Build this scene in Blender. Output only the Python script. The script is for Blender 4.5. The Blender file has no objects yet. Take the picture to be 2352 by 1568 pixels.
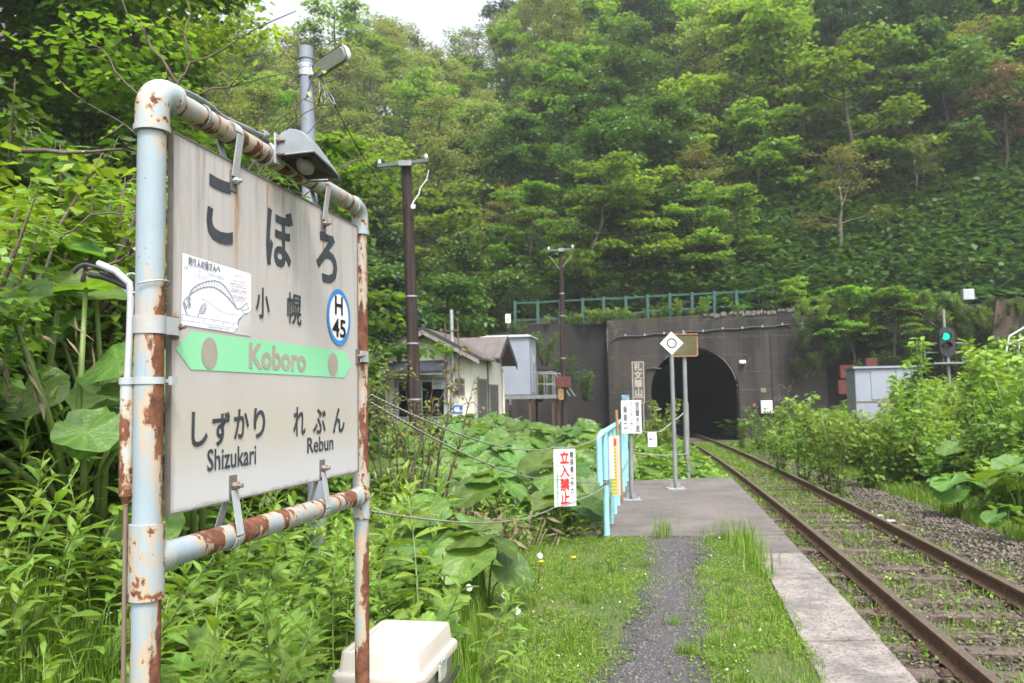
import bpy, math, random
import numpy as np
from mathutils import Vector, Matrix
PI = math.pi
SC = bpy.context.scene
COL = SC.collection
RNG = np.random.default_rng(7)
random.seed(7)

# ------------------------------------------------------------------ camera, light, exposure
CAM_H, PITCH, ROLL = 1.55, math.radians(4.0), math.radians(-1.02)
cam = bpy.data.cameras.new('camera')
cam.sensor_width, cam.lens = 22.3, 18.0
cam.clip_start, cam.clip_end = 0.05, 2000
cam.dof.use_dof, cam.dof.focus_distance, cam.dof.aperture_fstop = True, 2.6, 4.5
camo = bpy.data.objects.new('camera', cam)
COL.objects.link(camo)
camo.matrix_world = (Matrix.Translation((0, 0, CAM_H)) @ Matrix.Rotation(PI / 2 + PITCH, 4, 'X') @ Matrix.Rotation(ROLL, 4, 'Z'))
SC.camera = camo

SUN_EL, SUN_AZ = math.radians(60), math.radians(166)     # compass-style azimuth, clockwise from +Y
world = bpy.data.worlds.new('World')
SC.world = world
world.use_nodes = True
wn = world.node_tree
bg = wn.nodes['Background']
sky = wn.nodes.new('ShaderNodeTexSky')
sky.sky_type = 'NISHITA'
sky.sun_disc = False
sky.sun_elevation = SUN_EL
sky.sun_rotation = SUN_AZ
sky.air_density, sky.dust_density, sky.ozone_density = 1.0, 4.0, 1.0
bw = wn.nodes.new('ShaderNodeRGBToBW')
ml = wn.nodes.new('ShaderNodeMixRGB')
ml.inputs[0].default_value = 0.80                        # bright thin overcast: the blue mostly veiled
wn.links.new(sky.outputs[0], bw.inputs[0])
wn.links.new(sky.outputs[0], ml.inputs[1])
wn.links.new(bw.outputs[0], ml.inputs[2])
wn.links.new(ml.outputs[0], bg.inputs[0])
bg.inputs[1].default_value = 0.15
sun = bpy.data.lights.new('sun', 'SUN')
sun.energy, sun.angle, sun.color = 0.95, math.radians(10), (1.0, 0.95, 0.88)
suno = bpy.data.objects.new('sun', sun)
COL.objects.link(suno)
sd = Vector((math.sin(SUN_AZ) * math.cos(SUN_EL), math.cos(SUN_AZ) * math.cos(SUN_EL), math.sin(SUN_EL)))
suno.rotation_euler = sd.to_track_quat('Z', 'Y').to_euler()
suno.location = sd * 60
SC.view_settings.view_transform = 'Standard'
SC.view_settings.look = 'None'
SC.view_settings.exposure = 2.0
SC.view_settings.gamma = 1
SC.view_settings.use_curve_mapping = False
cy = SC.cycles
cy.max_bounces, cy.diffuse_bounces, cy.glossy_bounces, cy.transmission_bounces, cy.transparent_max_bounces = 7, 3, 2, 5, 6
cy.volume_bounces = 0
cy.caustics_reflective = cy.caustics_refractive = False
cy.use_denoising = True
try:
    cy.denoiser = 'OPENIMAGEDENOISE'
except Exception:
    pass

# ------------------------------------------------------------------ helpers
_R = camo.matrix_world.to_3x3()
FOC = 1898.0
def at(px, py, Y):
    """the point seen at (px, py) of the 2352-wide photograph, Y metres in front of the camera"""
    d = _R @ Vector(((px - 1176) / FOC, -(py - 784) / FOC, -1))
    return Vector((0, 0, CAM_H)) + d * (Y / d.y)
def topx(p):
    v = _R.transposed() @ (Vector(p) - Vector((0, 0, CAM_H)))
    return (1176 + FOC * v.x / -v.z, 784 - FOC * v.y / -v.z)
KIDS = {}
def tag(o, label=None, cat=None, group=None, kind=None):
    if label: o['label'] = label
    if cat: o['category'] = cat
    if group: o['group'] = group
    if kind: o['kind'] = kind
    return o
def thing(name, label, cat, loc=(0, 0, 0), rz=0.0, group=None):
    o = bpy.data.objects.new(name, None)
    o.empty_display_size = 0.1
    COL.objects.link(o)
    o.location = loc
    o.rotation_euler = (0, 0, rz)
    KIDS[o] = []
    return tag(o, label, cat, group)
def obj(name, me, mat=None, parent=None, world=False, loc=None, rot=None):
    o = bpy.data.objects.new(name, me)
    COL.objects.link(o)
    if mat is not None and not me.materials:
        for m in (mat if isinstance(mat, (list, tuple)) else [mat]):
            me.materials.append(m)
    KIDS[o] = []
    if parent is not None:
        o.parent = parent
        KIDS[parent].append(o)
        if world:                       # mesh given in world coordinates under an unrotated thing at parent.location
            p, off = parent, Vector((0, 0, 0))
            while p is not None:
                off += Vector(p.location); p = p.parent
            o.location = -off
    if loc is not None: o.location = loc
    if rot is not None: o.rotation_euler = rot
    return o
def dup(root, loc, rot=(0, 0, 0), s=1.0, label=None, group=None):
    r = root.copy()
    COL.objects.link(r)
    r.location = loc
    r.rotation_euler = rot
    r.scale = (s, s, s)
    if label: r['label'] = label
    if group: r['group'] = group
    KIDS[r] = []
    for ch in KIDS[root]:
        c = ch.copy(); COL.objects.link(c); c.parent = r
        KIDS[r].append(c); KIDS[c] = []
        for g in KIDS[ch]:
            d = g.copy(); COL.objects.link(d); d.parent = c; KIDS[c].append(d)
    return r
def npmesh(name, V, F, tint=None, smooth=False, mi=None):
    """V (n,3), F a list of (m,k) index arrays"""
    me = bpy.data.meshes.new(name)
    V = np.asarray(V, np.float32)
    F = F if isinstance(F, list) else [F]
    F = [np.asarray(f, np.int32) for f in F if len(f)]
    me.vertices.add(len(V)); me.vertices.foreach_set('co', V.ravel())
    idx = np.concatenate([f.ravel() for f in F])
    tot = np.concatenate([np.full(len(f), f.shape[1], np.int32) for f in F])
    st = np.concatenate([[0], np.cumsum(tot)[:-1]]).astype(np.int32)
    me.loops.add(len(idx)); me.loops.foreach_set('vertex_index', idx)
    me.polygons.add(len(tot)); me.polygons.foreach_set('loop_start', st)
    try: me.polygons.foreach_set('loop_total', tot)
    except Exception: pass
    if smooth: me.polygons.foreach_set('use_smooth', np.ones(len(tot), bool))
    if mi is not None: me.polygons.foreach_set('material_index', np.asarray(mi, np.int32))
    if tint is not None:
        a = me.attributes.new('tint', 'FLOAT', 'POINT')
        a.data.foreach_set('value', np.asarray(tint, np.float32))
    me.update(calc_edges=True)
    return me
class MB:
    """collects boxes, tubes, prisms; build() links them as one mesh object"""
    def __init__(s): s.v, s.f, s.m = [], [], []
    def add(s, verts, faces, m=0):
        b = len(s.v)
        s.v += [tuple(v) for v in verts]
        s.f += [tuple(i + b for i in f) for f in faces]
        s.m += [m] * len(faces)
        return s
    def box(s, x0, x1, y0, y1, z0, z1, m=0, M=None):
        V = [Vector((x, y, z)) for z in (z0, z1) for y in (y0, y1) for x in (x0, x1)]
        if M is not None: V = [M @ v for v in V]
        return s.add(V, [(0, 2, 3, 1), (4, 5, 7, 6), (0, 1, 5, 4), (2, 6, 7, 3), (0, 4, 6, 2), (1, 3, 7, 5)], m)
    def bar(s, a, b, w, h, m=0, up=(0, 0, 1)):
        a, b = Vector(a), Vector(b)
        d = (b - a); L = d.length; d.normalize()
        x = d.cross(Vector(up))
        if x.length < 1e-4: x = d.cross(Vector((0, 1, 0)))
        x.normalize(); z = x.cross(d)
        M = Matrix((( x.x, d.x, z.x, a.x), (x.y, d.y, z.y, a.y), (x.z, d.z, z.z, a.z), (0, 0, 0, 1)))
        return s.box(-w / 2, w / 2, 0, L, -h / 2, h / 2, m, M)
    def tube(s, pts, r, n=12, m=0, caps=True):
        pts = [Vector(p) for p in pts]
        rr = r if isinstance(r, (list, tuple)) else [r] * len(pts)
        V, F = [], []
        prev = None
        for i, p in enumerate(pts):
            t = (pts[min(i + 1, len(pts) - 1)] - pts[max(i - 1, 0)]).normalized()
            if prev is None:
                a = t.cross(Vector((0, 0, 1)))
                if a.length < 0.05: a = t.cross(Vector((1, 0, 0)))
            else:
                a = prev - t * prev.dot(t)
            a.normalize(); prev = a
            b = t.cross(a)
            for k in range(n):
                an = 2 * PI * k / n
                V.append(p + (a * math.cos(an) + b * math.sin(an)) * rr[i])
        for i in range(len(pts) - 1):
            for k in range(n):
                k2 = (k + 1) % n
                F.append((i * n + k, i * n + k2, (i + 1) * n + k2, (i + 1) * n + k))
        if caps:
            F.append(tuple(range(n - 1, -1, -1)))
            F.append(tuple((len(pts) - 1) * n + k for k in range(n)))
        return s.add(V, F, m)
    def prism(s, pts, vec, m=0):
        """polygon pts (3-D, planar) pushed along vec"""
        vec = Vector(vec); n = len(pts)
        V = [Vector(p) for p in pts] + [Vector(p) + vec for p in pts]
        F = [tuple(range(n)), tuple(range(2 * n - 1, n - 1, -1))]
        F += [(i, i + n, (i + 1) % n + n, (i + 1) % n) for i in range(n)]
        return s.add(V, F, m)
    def loft(s, loops, m=0, cap0=True, cap1=True):
        n = len(loops[0]); V = [v for L in loops for v in L]; F = []
        for i in range(len(loops) - 1):
            for k in range(n):
                k2 = (k + 1) % n
                F.append((i * n + k, i * n + k2, (i + 1) * n + k2, (i + 1) * n + k))
        if cap0: F.append(tuple(range(n - 1, -1, -1)))
        if cap1: F.append(tuple((len(loops) - 1) * n + k for k in range(n)))
        return s.add(V, F, m)
    def mesh(s, name, smooth=False):
        me = bpy.data.meshes.new(name)
        me.from_pydata(s.v, [], s.f)
        me.polygons.foreach_set('material_index', s.m)
        if smooth:
            me.polygons.foreach_set('use_smooth', [True] * len(s.f))
        me.update()
        return me
    def build(s, name, mat, parent=None, world=False, smooth=False, bevel=0, **k):
        o = obj(name, s.mesh(name, smooth), mat, parent, world, **k)
        if smooth:
            try: o.data.set_sharp_from_angle(angle=math.radians(40))
            except Exception: pass
        if bevel:
            b = o.modifiers.new('bevel', 'BEVEL'); b.width = bevel; b.segments = 2; b.limit_method = 'ANGLE'
        return o
def rrect(hx, hy, r, z, n=4, cx=0, cy=0):
    L = []
    for (sx, sy, a0) in ((1, 1, 0), (-1, 1, PI / 2), (-1, -1, PI), (1, -1, 1.5 * PI)):
        for k in range(n + 1):
            a = a0 + k * PI / 2 / n
            L.append((cx + sx * (hx - r) + r * math.cos(a), cy + sy * (hy - r) + r * math.sin(a), z))
    return L
def arc(c, r, a0, a1, n, ax, ay):
    c, ax, ay = Vector(c), Vector(ax), Vector(ay)
    return [c + ax * r * math.cos(a0 + (a1 - a0) * k / n) + ay * r * math.sin(a0 + (a1 - a0) * k / n) for k in range(n + 1)]
# ---- lettering: flat print built from the font outlines
_fc = bpy.data.curves.new('lettering', 'FONT')
_fo = bpy.data.objects.new('lettering', _fc)
COL.objects.link(_fo)
_gc = {}
def glyph(ch, bold):
    k = (ch, bold)
    if k not in _gc:
        _fc.body = ch; _fc.offset = bold; _fc.resolution_u = 3
        dg = bpy.context.evaluated_depsgraph_get(); dg.update()
        me = bpy.data.meshes.new_from_object(_fo.evaluated_get(dg))
        _gc[k] = ([tuple(v.co) for v in me.vertices], [tuple(p.vertices) for p in me.polygons])
        bpy.data.meshes.remove(me)
    return _gc[k]
class Frame:
    """a flat sign face: origin, x and y directions, outward normal"""
    def __init__(s, o, x, y): s.o, s.x, s.y = Vector(o), Vector(x).normalized(), Vector(y).normalized(); s.n = s.x.cross(s.y)
    def p(s, u, v, h=0.0): return s.o + s.x * u + s.y * v + s.n * h
def emit(mb, P, F, m, bold, s, fr, size):
    """kanji are thickened by overprinting shifted copies, each a hair proud of the last"""
    if bold > 0 and any(ord(c) > 0x3400 for c in s):
        b = bold * size * 0.85
        for i, (a, c) in enumerate(((0, 0), (b, 0), (-b, 0), (0, b), (0, -b))): mb.add([p + fr.x * a + fr.y * c + fr.n * (.00025 * i) for p in P], F, m)
    else: mb.add(P, F, m)
def text_in(mb, fr, s, box, bold=0.0, h=0.002, m=0):
    """string stretched into box (u0,v0,u1,v1)"""
    kj = any(ord(c) > 0x3400 for c in s)
    V, F = glyph(s, 0.0 if kj else bold)
    a = np.array(V); lo, hi = a.min(0), a.max(0)
    u0, v0, u1, v1 = box
    P = [fr.p(u0 + (x - lo[0]) / (hi[0] - lo[0] + 1e-9) * (u1 - u0), v0 + (y - lo[1]) / (hi[1] - lo[1] + 1e-9) * (v1 - v0), h) for x, y, z in V]
    emit(mb, P, F, m, bold, s, fr, (v1 - v0))
def text_down(mb, fr, s, u, v0, v1, w, bold=0.0, h=0.002, m=0):
    """characters stacked from v1 down to v0, centred on u, w wide"""
    ch = (v1 - v0) / len(s)
    for i, c in enumerate(s):
        if c == ' ': continue
        V, F = glyph(c, 0.0 if ord(c) > 0x3400 else bold)
        top = v1 - i * ch
        if c == 'ー':
            P = [fr.p(u + (y - 0.38) * w, top - ch / 2 + (0.5 - x) * ch * 0.9, h) for x, y, z in V]
        else:
            k = 1.0 if ord(c) > 255 else 0.62
            P = [fr.p(u + (x - 0.5 * k) * w / k * (0.8 if k < 1 else 1), top - ch / 2 + (y - 0.38) * ch * 0.98, h) for x, y, z in V]
        emit(mb, P, F, m, bold, c, fr, w)
def ribbon(mb, fr, pts, w, h=0.002, m=0):
    P = [Vector((p[0], p[1])) for p in pts]
    V = []
    for i, p in enumerate(P):
        t = (P[min(i + 1, len(P) - 1)] - P[max(i - 1, 0)]).normalized()
        n = Vector((-t.y, t.x)) * w / 2
        V += [fr.p(*(p + n), h), fr.p(*(p - n), h)]
    mb.add(V, [(2 * i, 2 * i + 1, 2 * i + 3, 2 * i + 2) for i in range(len(P) - 1)], m)
def poly(mb, fr, pts, h=0.002, m=0): mb.add([fr.p(u, v, h) for u, v in pts], [tuple(range(len(pts)))], m)
def disc(cu, cv, ru, rv, n=28): return [(cu + ru * math.cos(2 * PI * k / n), cv + rv * math.sin(2 * PI * k / n)) for k in range(n)]
def ring(mb, fr, cu, cv, ro, ri, h=0.002, m=0, n=32):
    V = [fr.p(cu + r * math.cos(2 * PI * k / n), cv + r * math.sin(2 * PI * k / n), h) for k in range(n) for r in (ro, ri)]
    mb.add(V, [(2 * k, (2 * k + 2) % (2 * n), (2 * k + 3) % (2 * n), 2 * k + 1) for k in range(n)], m)

# ------------------------------------------------------------------ materials
class N:
    def __init__(s, name):
        s.m = bpy.data.materials.new(name); s.m.use_nodes = True
        s.t = s.m.node_tree; s.b = s.t.nodes['Principled BSDF']; s.out = s.t.nodes['Material Output']
    def n(s, typ, **k):
        x = s.t.nodes.new(typ)
        for a, b in k.items(): setattr(x, a, b)
        return x
    def l(s, a, b): s.t.links.new(a, b)
    def coord(s, scale=(1, 1, 1), kind='Object'):
        c = s.n('ShaderNodeTexCoord'); mp = s.n('ShaderNodeMapping')
        mp.inputs['Scale'].default_value = scale
        s.l(c.outputs[kind], mp.inputs[0]); return mp.outputs[0]
    def noise(s, vec, scale, detail=4, rough=0.55):
        x = s.n('ShaderNodeTexNoise'); x.inputs['Scale'].default_value = scale
        x.inputs['Detail'].default_value = detail; x.inputs['Roughness'].default_value = rough
        s.l(vec, x.inputs['Vector']); return x.outputs['Fac']
    def math(s, op, a, b=None, clamp=False):
        x = s.n('ShaderNodeMath', operation=op, use_clamp=clamp)
        for i, v in enumerate((a, b)):
            if v is None: continue
            if isinstance(v, (int, float)): x.inputs[i].default_value = v
            else: s.l(v, x.inputs[i])
        return x.outputs[0]
    def remap(s, v, a, b, c=0.0, d=1.0):
        x = s.n('ShaderNodeMapRange'); x.clamp = True
        for i, q in zip((1, 2, 3, 4), (a, b, c, d)): x.inputs[i].default_value = q
        s.l(v, x.inputs[0]); return x.outputs[0]
    def mix(s, f, a, b, typ='MIX'):
        x = s.n('ShaderNodeMixRGB', blend_type=typ)
        for i, v in enumerate((f, a, b)):
            if isinstance(v, (int, float)): x.inputs[i].default_value = v
            elif isinstance(v, (tuple, list)): x.inputs[i].default_value = (*v, 1) if len(v) == 3 else v
            else: s.l(v, x.inputs[i])
        return x.outputs[0]
    def bump(s, h, strength=0.3, dist=0.01):
        x = s.n('ShaderNodeBump'); x.inputs['Strength'].default_value = strength; x.inputs['Distance'].default_value = dist
        s.l(h, x.inputs['Height']); s.l(x.outputs[0], s.b.inputs['Normal'])
    def set(s, col=None, rough=None, metal=None, spec=None):
        for k, v in (('Base Color', col), ('Roughness', rough), ('Metallic', metal), ('Specular IOR Level', spec)):
            if v is None: continue
            if isinstance(v, (int, float)): s.b.inputs[k].default_value = v
            elif isinstance(v, (tuple, list)): s.b.inputs[k].default_value = (*v, 1)
            else: s.l(v, s.b.inputs[k])
        return s.m
def mat(name, a, b=None, rough=0.6, scale=6, stretch=(1, 1, 1), bump=0.0, metal=0.0, spec=0.4, lo=0.35, hi=0.65, dirt=None):
    q = N(name)
    v = q.coord(stretch)
    f = q.noise(v, scale, 5)
    b = b or tuple(x * 0.8 for x in a)
    c = q.mix(q.remap(f, lo, hi), a, b)
    if dirt:
        g = q.noise(v, scale * 0.23, 6, 0.65)
        c = q.mix(q.remap(g, 0.5, 0.72), c, dirt)
    if bump: q.bump(q.noise(v, scale * 4, 4), bump, 0.01)
    return q.set(c, rough, metal, spec)
def leaf_mat(name, dark, light, trans, tw=0.38, rough=0.42, hue=0.03, val=0.3, spec=0.4, worn=0.0):
    q = N(name)
    at_ = q.n('ShaderNodeAttribute', attribute_name='tint')
    oi = q.n('ShaderNodeObjectInfo')
    c = q.mix(at_.outputs['Fac'], dark, light)
    if worn:
        pos = q.coord((worn, worn, worn)); ofs = q.n('ShaderNodeVectorMath', operation='ADD'); q.l(pos, ofs.inputs[0]); q.l(oi.outputs['Random'], ofs.inputs[1])
        c = q.mix(q.remap(q.noise(ofs.outputs[0], 1.6, 4, .6), .35, .65, 0, .45 if worn < 1.5 else .2), c, tuple(x * .72 for x in dark))
        c = q.mix(q.remap(q.noise(ofs.outputs[0], 3.1, 5, .65), .60, .70, 0, .75 if worn < 1.5 else .4), c, (0.22, 0.22, 0.045))
        c = q.mix(q.remap(q.noise(ofs.outputs[0], 9.0, 3, .5), .735, .76), c, (0.06, 0.04, 0.02))
        q.bump(q.noise(ofs.outputs[0], 7.0, 4, .6), .35, .05)
    h = q.n('ShaderNodeHueSaturation')
    q.l(q.remap(oi.outputs['Random'], 0, 1, 0.5 - hue, 0.5 + hue), h.inputs['Hue'])
    r2 = q.math('FRACT', q.math('MULTIPLY', oi.outputs['Random'], 7.31))
    q.l(q.remap(r2, 0, 1, 1 - val, 1 + val), h.inputs['Value'])
    q.l(c, h.inputs['Color'])
    tr = q.n('ShaderNodeBsdfTranslucent')
    h2 = q.mix(1.0, h.outputs[0], trans, 'MULTIPLY')
    q.l(h2, tr.inputs[0])
    mx = q.n('ShaderNodeMixShader'); mx.inputs[0].default_value = tw
    q.set(h.outputs[0], rough, None, spec)
    q.l(q.b.outputs[0], mx.inputs[1]); q.l(tr.outputs[0], mx.inputs[2]); q.l(mx.outputs[0], q.out.inputs[0])
    return q.m
def rust_mat(name, thr=0.56, stretch=(1, 1, 0.4), side=(0, 0, 0), band=None, paint=(0.255, 0.315, 0.355), seed=0.0, fine=0.5, zs=()):
    q = N(name)
    v = q.coord(stretch)
    o = q.n('ShaderNodeVectorMath', operation='ADD'); o.inputs[1].default_value = (seed, seed * 1.7, seed * 0.3); q.l(v, o.inputs[0]); v = o.outputs[0]
    n1 = q.noise(v, 9, 9, 0.66)
    raw = q.coord()
    n2 = q.noise(raw, 55, 4, 0.6)
    s = q.math('ADD', q.math('ADD', n1, q.math('MULTIPLY', q.math('SUBTRACT', n2, 0.5), 0.16)), q.math('MULTIPLY', q.math('SUBTRACT', q.noise(v, 26, 5, 0.6), 0.5), 0.22))
    sep = q.n('ShaderNodeSeparateXYZ'); q.l(raw, sep.inputs[0])
    for k, w in enumerate(side):
        if w: s = q.math('ADD', s, q.math('MULTIPLY', sep.outputs[k], w))
    if band is not None:
        ax, sc_, amp = band
        bv = q.n('ShaderNodeCombineXYZ'); q.l(sep.outputs[ax], bv.inputs[0]); bv.inputs[1].default_value = seed
        s = q.math('ADD', s, q.math('MULTIPLY', q.math('SUBTRACT', q.noise(bv.outputs[0], sc_, 2), 0.5), amp))
    for z0, wd, amp in zs:
        g = q.remap(q.math('ABSOLUTE', q.math('SUBTRACT', sep.outputs[2], z0)), wd, wd * 0.4, 0.0, amp)
        s = q.math('ADD', s, g)
    core = q.remap(s, thr, thr + 0.035)
    halo = q.remap(q.math('ADD', s, q.math('MULTIPLY', q.math('SUBTRACT', q.noise(q.coord((6, 6, .5) if stretch[2] < stretch[0] else (1, 3, 3)), 8, 4, .6), .5), .22)), thr - 0.10, thr + 0.015)
    pits = q.remap(q.noise(raw, 38, 3, 0.5), 0.70, 0.74)
    rc = q.mix(q.remap(q.noise(raw, 30, 5, 0.7), 0.35, 0.65), (0.060, 0.022, 0.016), (0.185, 0.070, 0.032))
    pc = q.mix(q.remap(q.noise(raw, 4, 4), 0.4, 0.7), paint, tuple(x * 0.86 for x in paint))
    pc = q.mix(q.remap(q.noise(q.coord((7, 7, .35)), 5, 6, .7), .56, .74, 0, .38), pc, (0.17, 0.155, 0.14))
    pc = q.mix(q.remap(q.noise(raw, 70, 2, .5), .70, .74, 0, .7), pc, (0.10, 0.10, 0.11))
    c = q.mix(q.math('MULTIPLY', halo, 0.85), pc, (0.40, 0.285, 0.165))
    c = q.mix(core, c, rc)
    c = q.mix(q.math('MULTIPLY', pits, fine), c, (0.15, 0.06, 0.035))
    q.bump(q.math('ADD', q.math('MULTIPLY', q.noise(raw, 130, 3), 0.35), q.math('MULTIPLY', core, -0.8)), 0.35, 0.004)
    return q.set(c, q.remap(core, 0, 1, 0.38, 0.9), None, 0.4)
# ------------------------------------------------------------------ palette
M_soil = mat('soil', (0.045, 0.05, 0.02), (0.075, 0.065, 0.04), 0.95, 3, bump=0.4)
M_lawn = mat('lawn soil', (0.045, 0.085, 0.016), (0.075, 0.085, 0.032), 0.95, 2.2, bump=0.5)
M_hill = mat('hill floor', (0.022, 0.035, 0.012), (0.04, 0.04, 0.02), 0.95, 0.6, bump=0.4)
M_gravel = mat('grey gravel', (0.075, 0.070, 0.072), (0.046, 0.043, 0.045), 0.9, 45, bump=0.8)
M_bed = mat('ballast bed', (0.080, 0.062, 0.050), (0.042, 0.034, 0.028), 0.95, 22, bump=0.9)
def stone_mat(name, a, b):
    q = N(name)
    t = q.n('ShaderNodeAttribute', attribute_name='tint')
    return q.set(q.mix(t.outputs['Fac'], a, b), 0.85)
M_stone = stone_mat('ballast stone', (0.035, 0.028, 0.024), (0.150, 0.122, 0.105))
M_grit = stone_mat('path grit', (0.040, 0.037, 0.039), (0.150, 0.140, 0.144))
def asphalt():
    q = N('platform asphalt'); v = q.coord()
    f = q.remap(q.noise(v, 1.3, 7, 0.66), 0.38, 0.62)
    c = q.mix(f, (0.128, 0.110, 0.102), (0.076, 0.067, 0.065))
    c = q.mix(q.remap(q.noise(q.coord((1, 2.5, 1)), 3.5, 6, 0.7), 0.56, 0.66), c, (0.136, 0.118, 0.108))
    c = q.mix(q.remap(q.noise(v, 90, 2), 0.6, 0.75), c, (0.15, 0.135, 0.125))
    c = q.mix(q.remap(q.noise(v, 5, 6, 0.7), 0.58, 0.75), c, (0.044, 0.040, 0.040))
    vo = q.n('ShaderNodeTexVoronoi', feature='DISTANCE_TO_EDGE'); vo.inputs['Scale'].default_value = 0.7
    wv = q.n('ShaderNodeVectorMath', operation='ADD'); nz = q.n('ShaderNodeTexNoise'); nz.inputs['Scale'].default_value = 3; nz.inputs['Detail'].default_value = 6; q.l(v, nz.inputs['Vector']); q.l(v, wv.inputs[0]); q.l(nz.outputs['Color'], wv.inputs[1]); q.l(wv.outputs[0], vo.inputs['Vector'])
    ck = q.math('MULTIPLY', q.remap(vo.outputs['Distance'], 0.010, 0.0), q.remap(q.noise(v, 0.8, 3), 0.46, 0.54))
    c = q.mix(q.math('MULTIPLY', ck, .8), c, (0.03, 0.03, 0.025))
    q.bump(q.math('ADD', q.noise(v, 160, 2), q.math('MULTIPLY', ck, -2.0)), 0.4, 0.005)
    return q.set(c, 0.85)
M_asph = asphalt()
def kerb():
    q = N('weathered concrete'); v = q.coord()
    f = q.remap(q.noise(v, 3.0, 8, 0.74), 0.42, 0.60)
    c = q.mix(f, (0.245, 0.215, 0.198), (0.125, 0.112, 0.107))
    c = q.mix(q.remap(q.noise(v, 45, 4, 0.75), 0.50, 0.62), c, (0.062, 0.057, 0.055))
    c = q.mix(q.remap(q.noise(v, 8, 5, 0.7), 0.62, 0.75), c, (0.14, 0.10, 0.065))
    q.bump(q.noise(v, 120, 3), 0.35, 0.005)
    return q.set(c, 0.88)
M_kerb = kerb()
def portal_mat():
    q = N('sooty portal concrete')
    v = q.coord((1, 1, 0.25)); raw = q.coord(); sep = q.n('ShaderNodeSeparateXYZ'); q.l(raw, sep.inputs[0])
    c = q.mix(q.remap(q.noise(v, 1.1, 7, 0.62), 0.38, 0.60), (0.016, 0.0145, 0.0135), (0.037, 0.032, 0.028))
    side = q.remap(sep.outputs[0], 5.0, 9.5)
    c = q.mix(q.math('MULTIPLY', q.remap(q.noise(raw, 0.5, 5), .4, .6), q.math('SUBTRACT', 1.0, side)), c, (0.040, 0.029, 0.018))
    st = q.remap(q.noise(q.coord((1, 1, 0.035)), 4.5, 6, 0.75), 0.57, 0.70)            # pale lime runs
    c = q.mix(q.math('MULTIPLY', st, 0.6), c, (0.060, 0.052, 0.044))
    bl = q.remap(q.noise(q.coord((1, 1, 0.05)), 2.2, 6, 0.7), 0.56, 0.66)               # soot runs
    c = q.mix(q.math('MULTIPLY', bl, 0.8), c, (0.009, 0.0085, 0.008))
    # pour joints every ninety centimetres, wandering a little
    zz = q.math('ADD', sep.outputs[2], q.math('MULTIPLY', q.noise(raw, 1.5, 3), 0.05))
    fr_ = q.math('FRACT', q.math('DIVIDE', zz, 0.92))
    ln = q.math('MULTIPLY', q.remap(fr_, 0.0, 0.035, 1, 0), q.remap(q.noise(raw, 2.5, 4), 0.42, 0.58))
    c = q.mix(q.math('MULTIPLY', ln, 0.7), c, (0.11, 0.098, 0.085))
    fx = q.math('FRACT', q.math('DIVIDE', sep.outputs[0], 1.83))
    lx = q.math('MULTIPLY', q.remap(fx, 0.0, 0.012, 1, 0), q.remap(q.noise(raw, 1.1, 4), 0.46, 0.6))
    c = q.mix(q.math('MULTIPLY', lx, 0.7), c, (0.10, 0.085, 0.075))
    # cracks, lichen dots, a mossy top
    vo = q.n('ShaderNodeTexVoronoi', feature='DISTANCE_TO_EDGE'); vo.inputs['Scale'].default_value = 0.55
    wv = q.n('ShaderNodeVectorMath', operation='ADD'); nz = q.n('ShaderNodeTexNoise'); nz.inputs['Scale'].default_value = 1.8; nz.inputs['Detail'].default_value = 6; q.l(raw, nz.inputs['Vector']); q.l(raw, wv.inputs[0]); q.l(nz.outputs['Color'], wv.inputs[1]); q.l(wv.outputs[0], vo.inputs['Vector'])
    ck = q.math('MULTIPLY', q.remap(vo.outputs['Distance'], 0.012, 0.0), q.remap(q.noise(raw, 0.35, 3), 0.5, 0.56))
    c = q.mix(ck, c, (0.12, 0.105, 0.09))
    c = q.mix(q.remap(q.noise(raw, 14, 4, 0.6), 0.69, 0.74), c, (0.14, 0.11, 0.06))
    c = q.mix(q.remap(q.noise(raw, 5, 6, 0.7), 0.66, 0.72), c, (0.13, 0.115, 0.10))
    mo = q.math('MULTIPLY', q.remap(sep.outputs[2], 4.7, 5.7), q.remap(q.noise(v, 2.2, 5), 0.48, 0.62))
    c = q.mix(mo, c, (0.035, 0.045, 0.018))
    q.bump(q.math('ADD', q.noise(raw, 9, 7, 0.65), q.math('MULTIPLY', ln, 0.6)), 0.6, 0.05)
    return q.set(c, 0.92)
M_portal = portal_mat()
M_portal2 = mat('dark wing wall concrete', (0.012, 0.011, 0.0108), (0.021, 0.019, 0.018), 0.92, 0.9, (1, 1, 0.3), bump=0.4, dirt=(0.08, 0.07, 0.062))
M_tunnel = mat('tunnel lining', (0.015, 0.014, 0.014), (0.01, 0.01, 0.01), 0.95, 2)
M_rail_rust = mat('rail side rust', (0.17, 0.095, 0.06), (0.10, 0.06, 0.045), 0.85, 14, bump=0.2)
M_rail_top = mat('worn rail head', (0.30, 0.27, 0.25), (0.22, 0.18, 0.15), 0.35, 20, metal=0.7)
M_sleeper = mat('old sleeper timber', (0.105, 0.078, 0.066), (0.058, 0.044, 0.04), 0.9, 7, (1, 5, 1), bump=0.6, dirt=(0.15, 0.115, 0.095))
M_iron = mat('dark rusty iron', (0.06, 0.04, 0.032), (0.11, 0.06, 0.04), 0.8, 20)
M_galv = mat('galvanised steel', (0.40, 0.42, 0.44), (0.30, 0.31, 0.33), 0.5, 12, metal=0.4)
M_dgal = mat('weathered steel post', (0.24, 0.25, 0.25), (0.17, 0.18, 0.18), 0.6, 9, (1, 1, 0.3), metal=0.3)
M_conc = mat('lamp pole grey', (0.19, 0.215, 0.26), (0.155, 0.18, 0.22), 0.55, 3, (1, 1, 0.25), bump=0.1, dirt=(0.12, 0.13, 0.15))
M_white = mat('white enamel', (0.78, 0.78, 0.78), (0.70, 0.70, 0.70), 0.35, 5)
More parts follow.
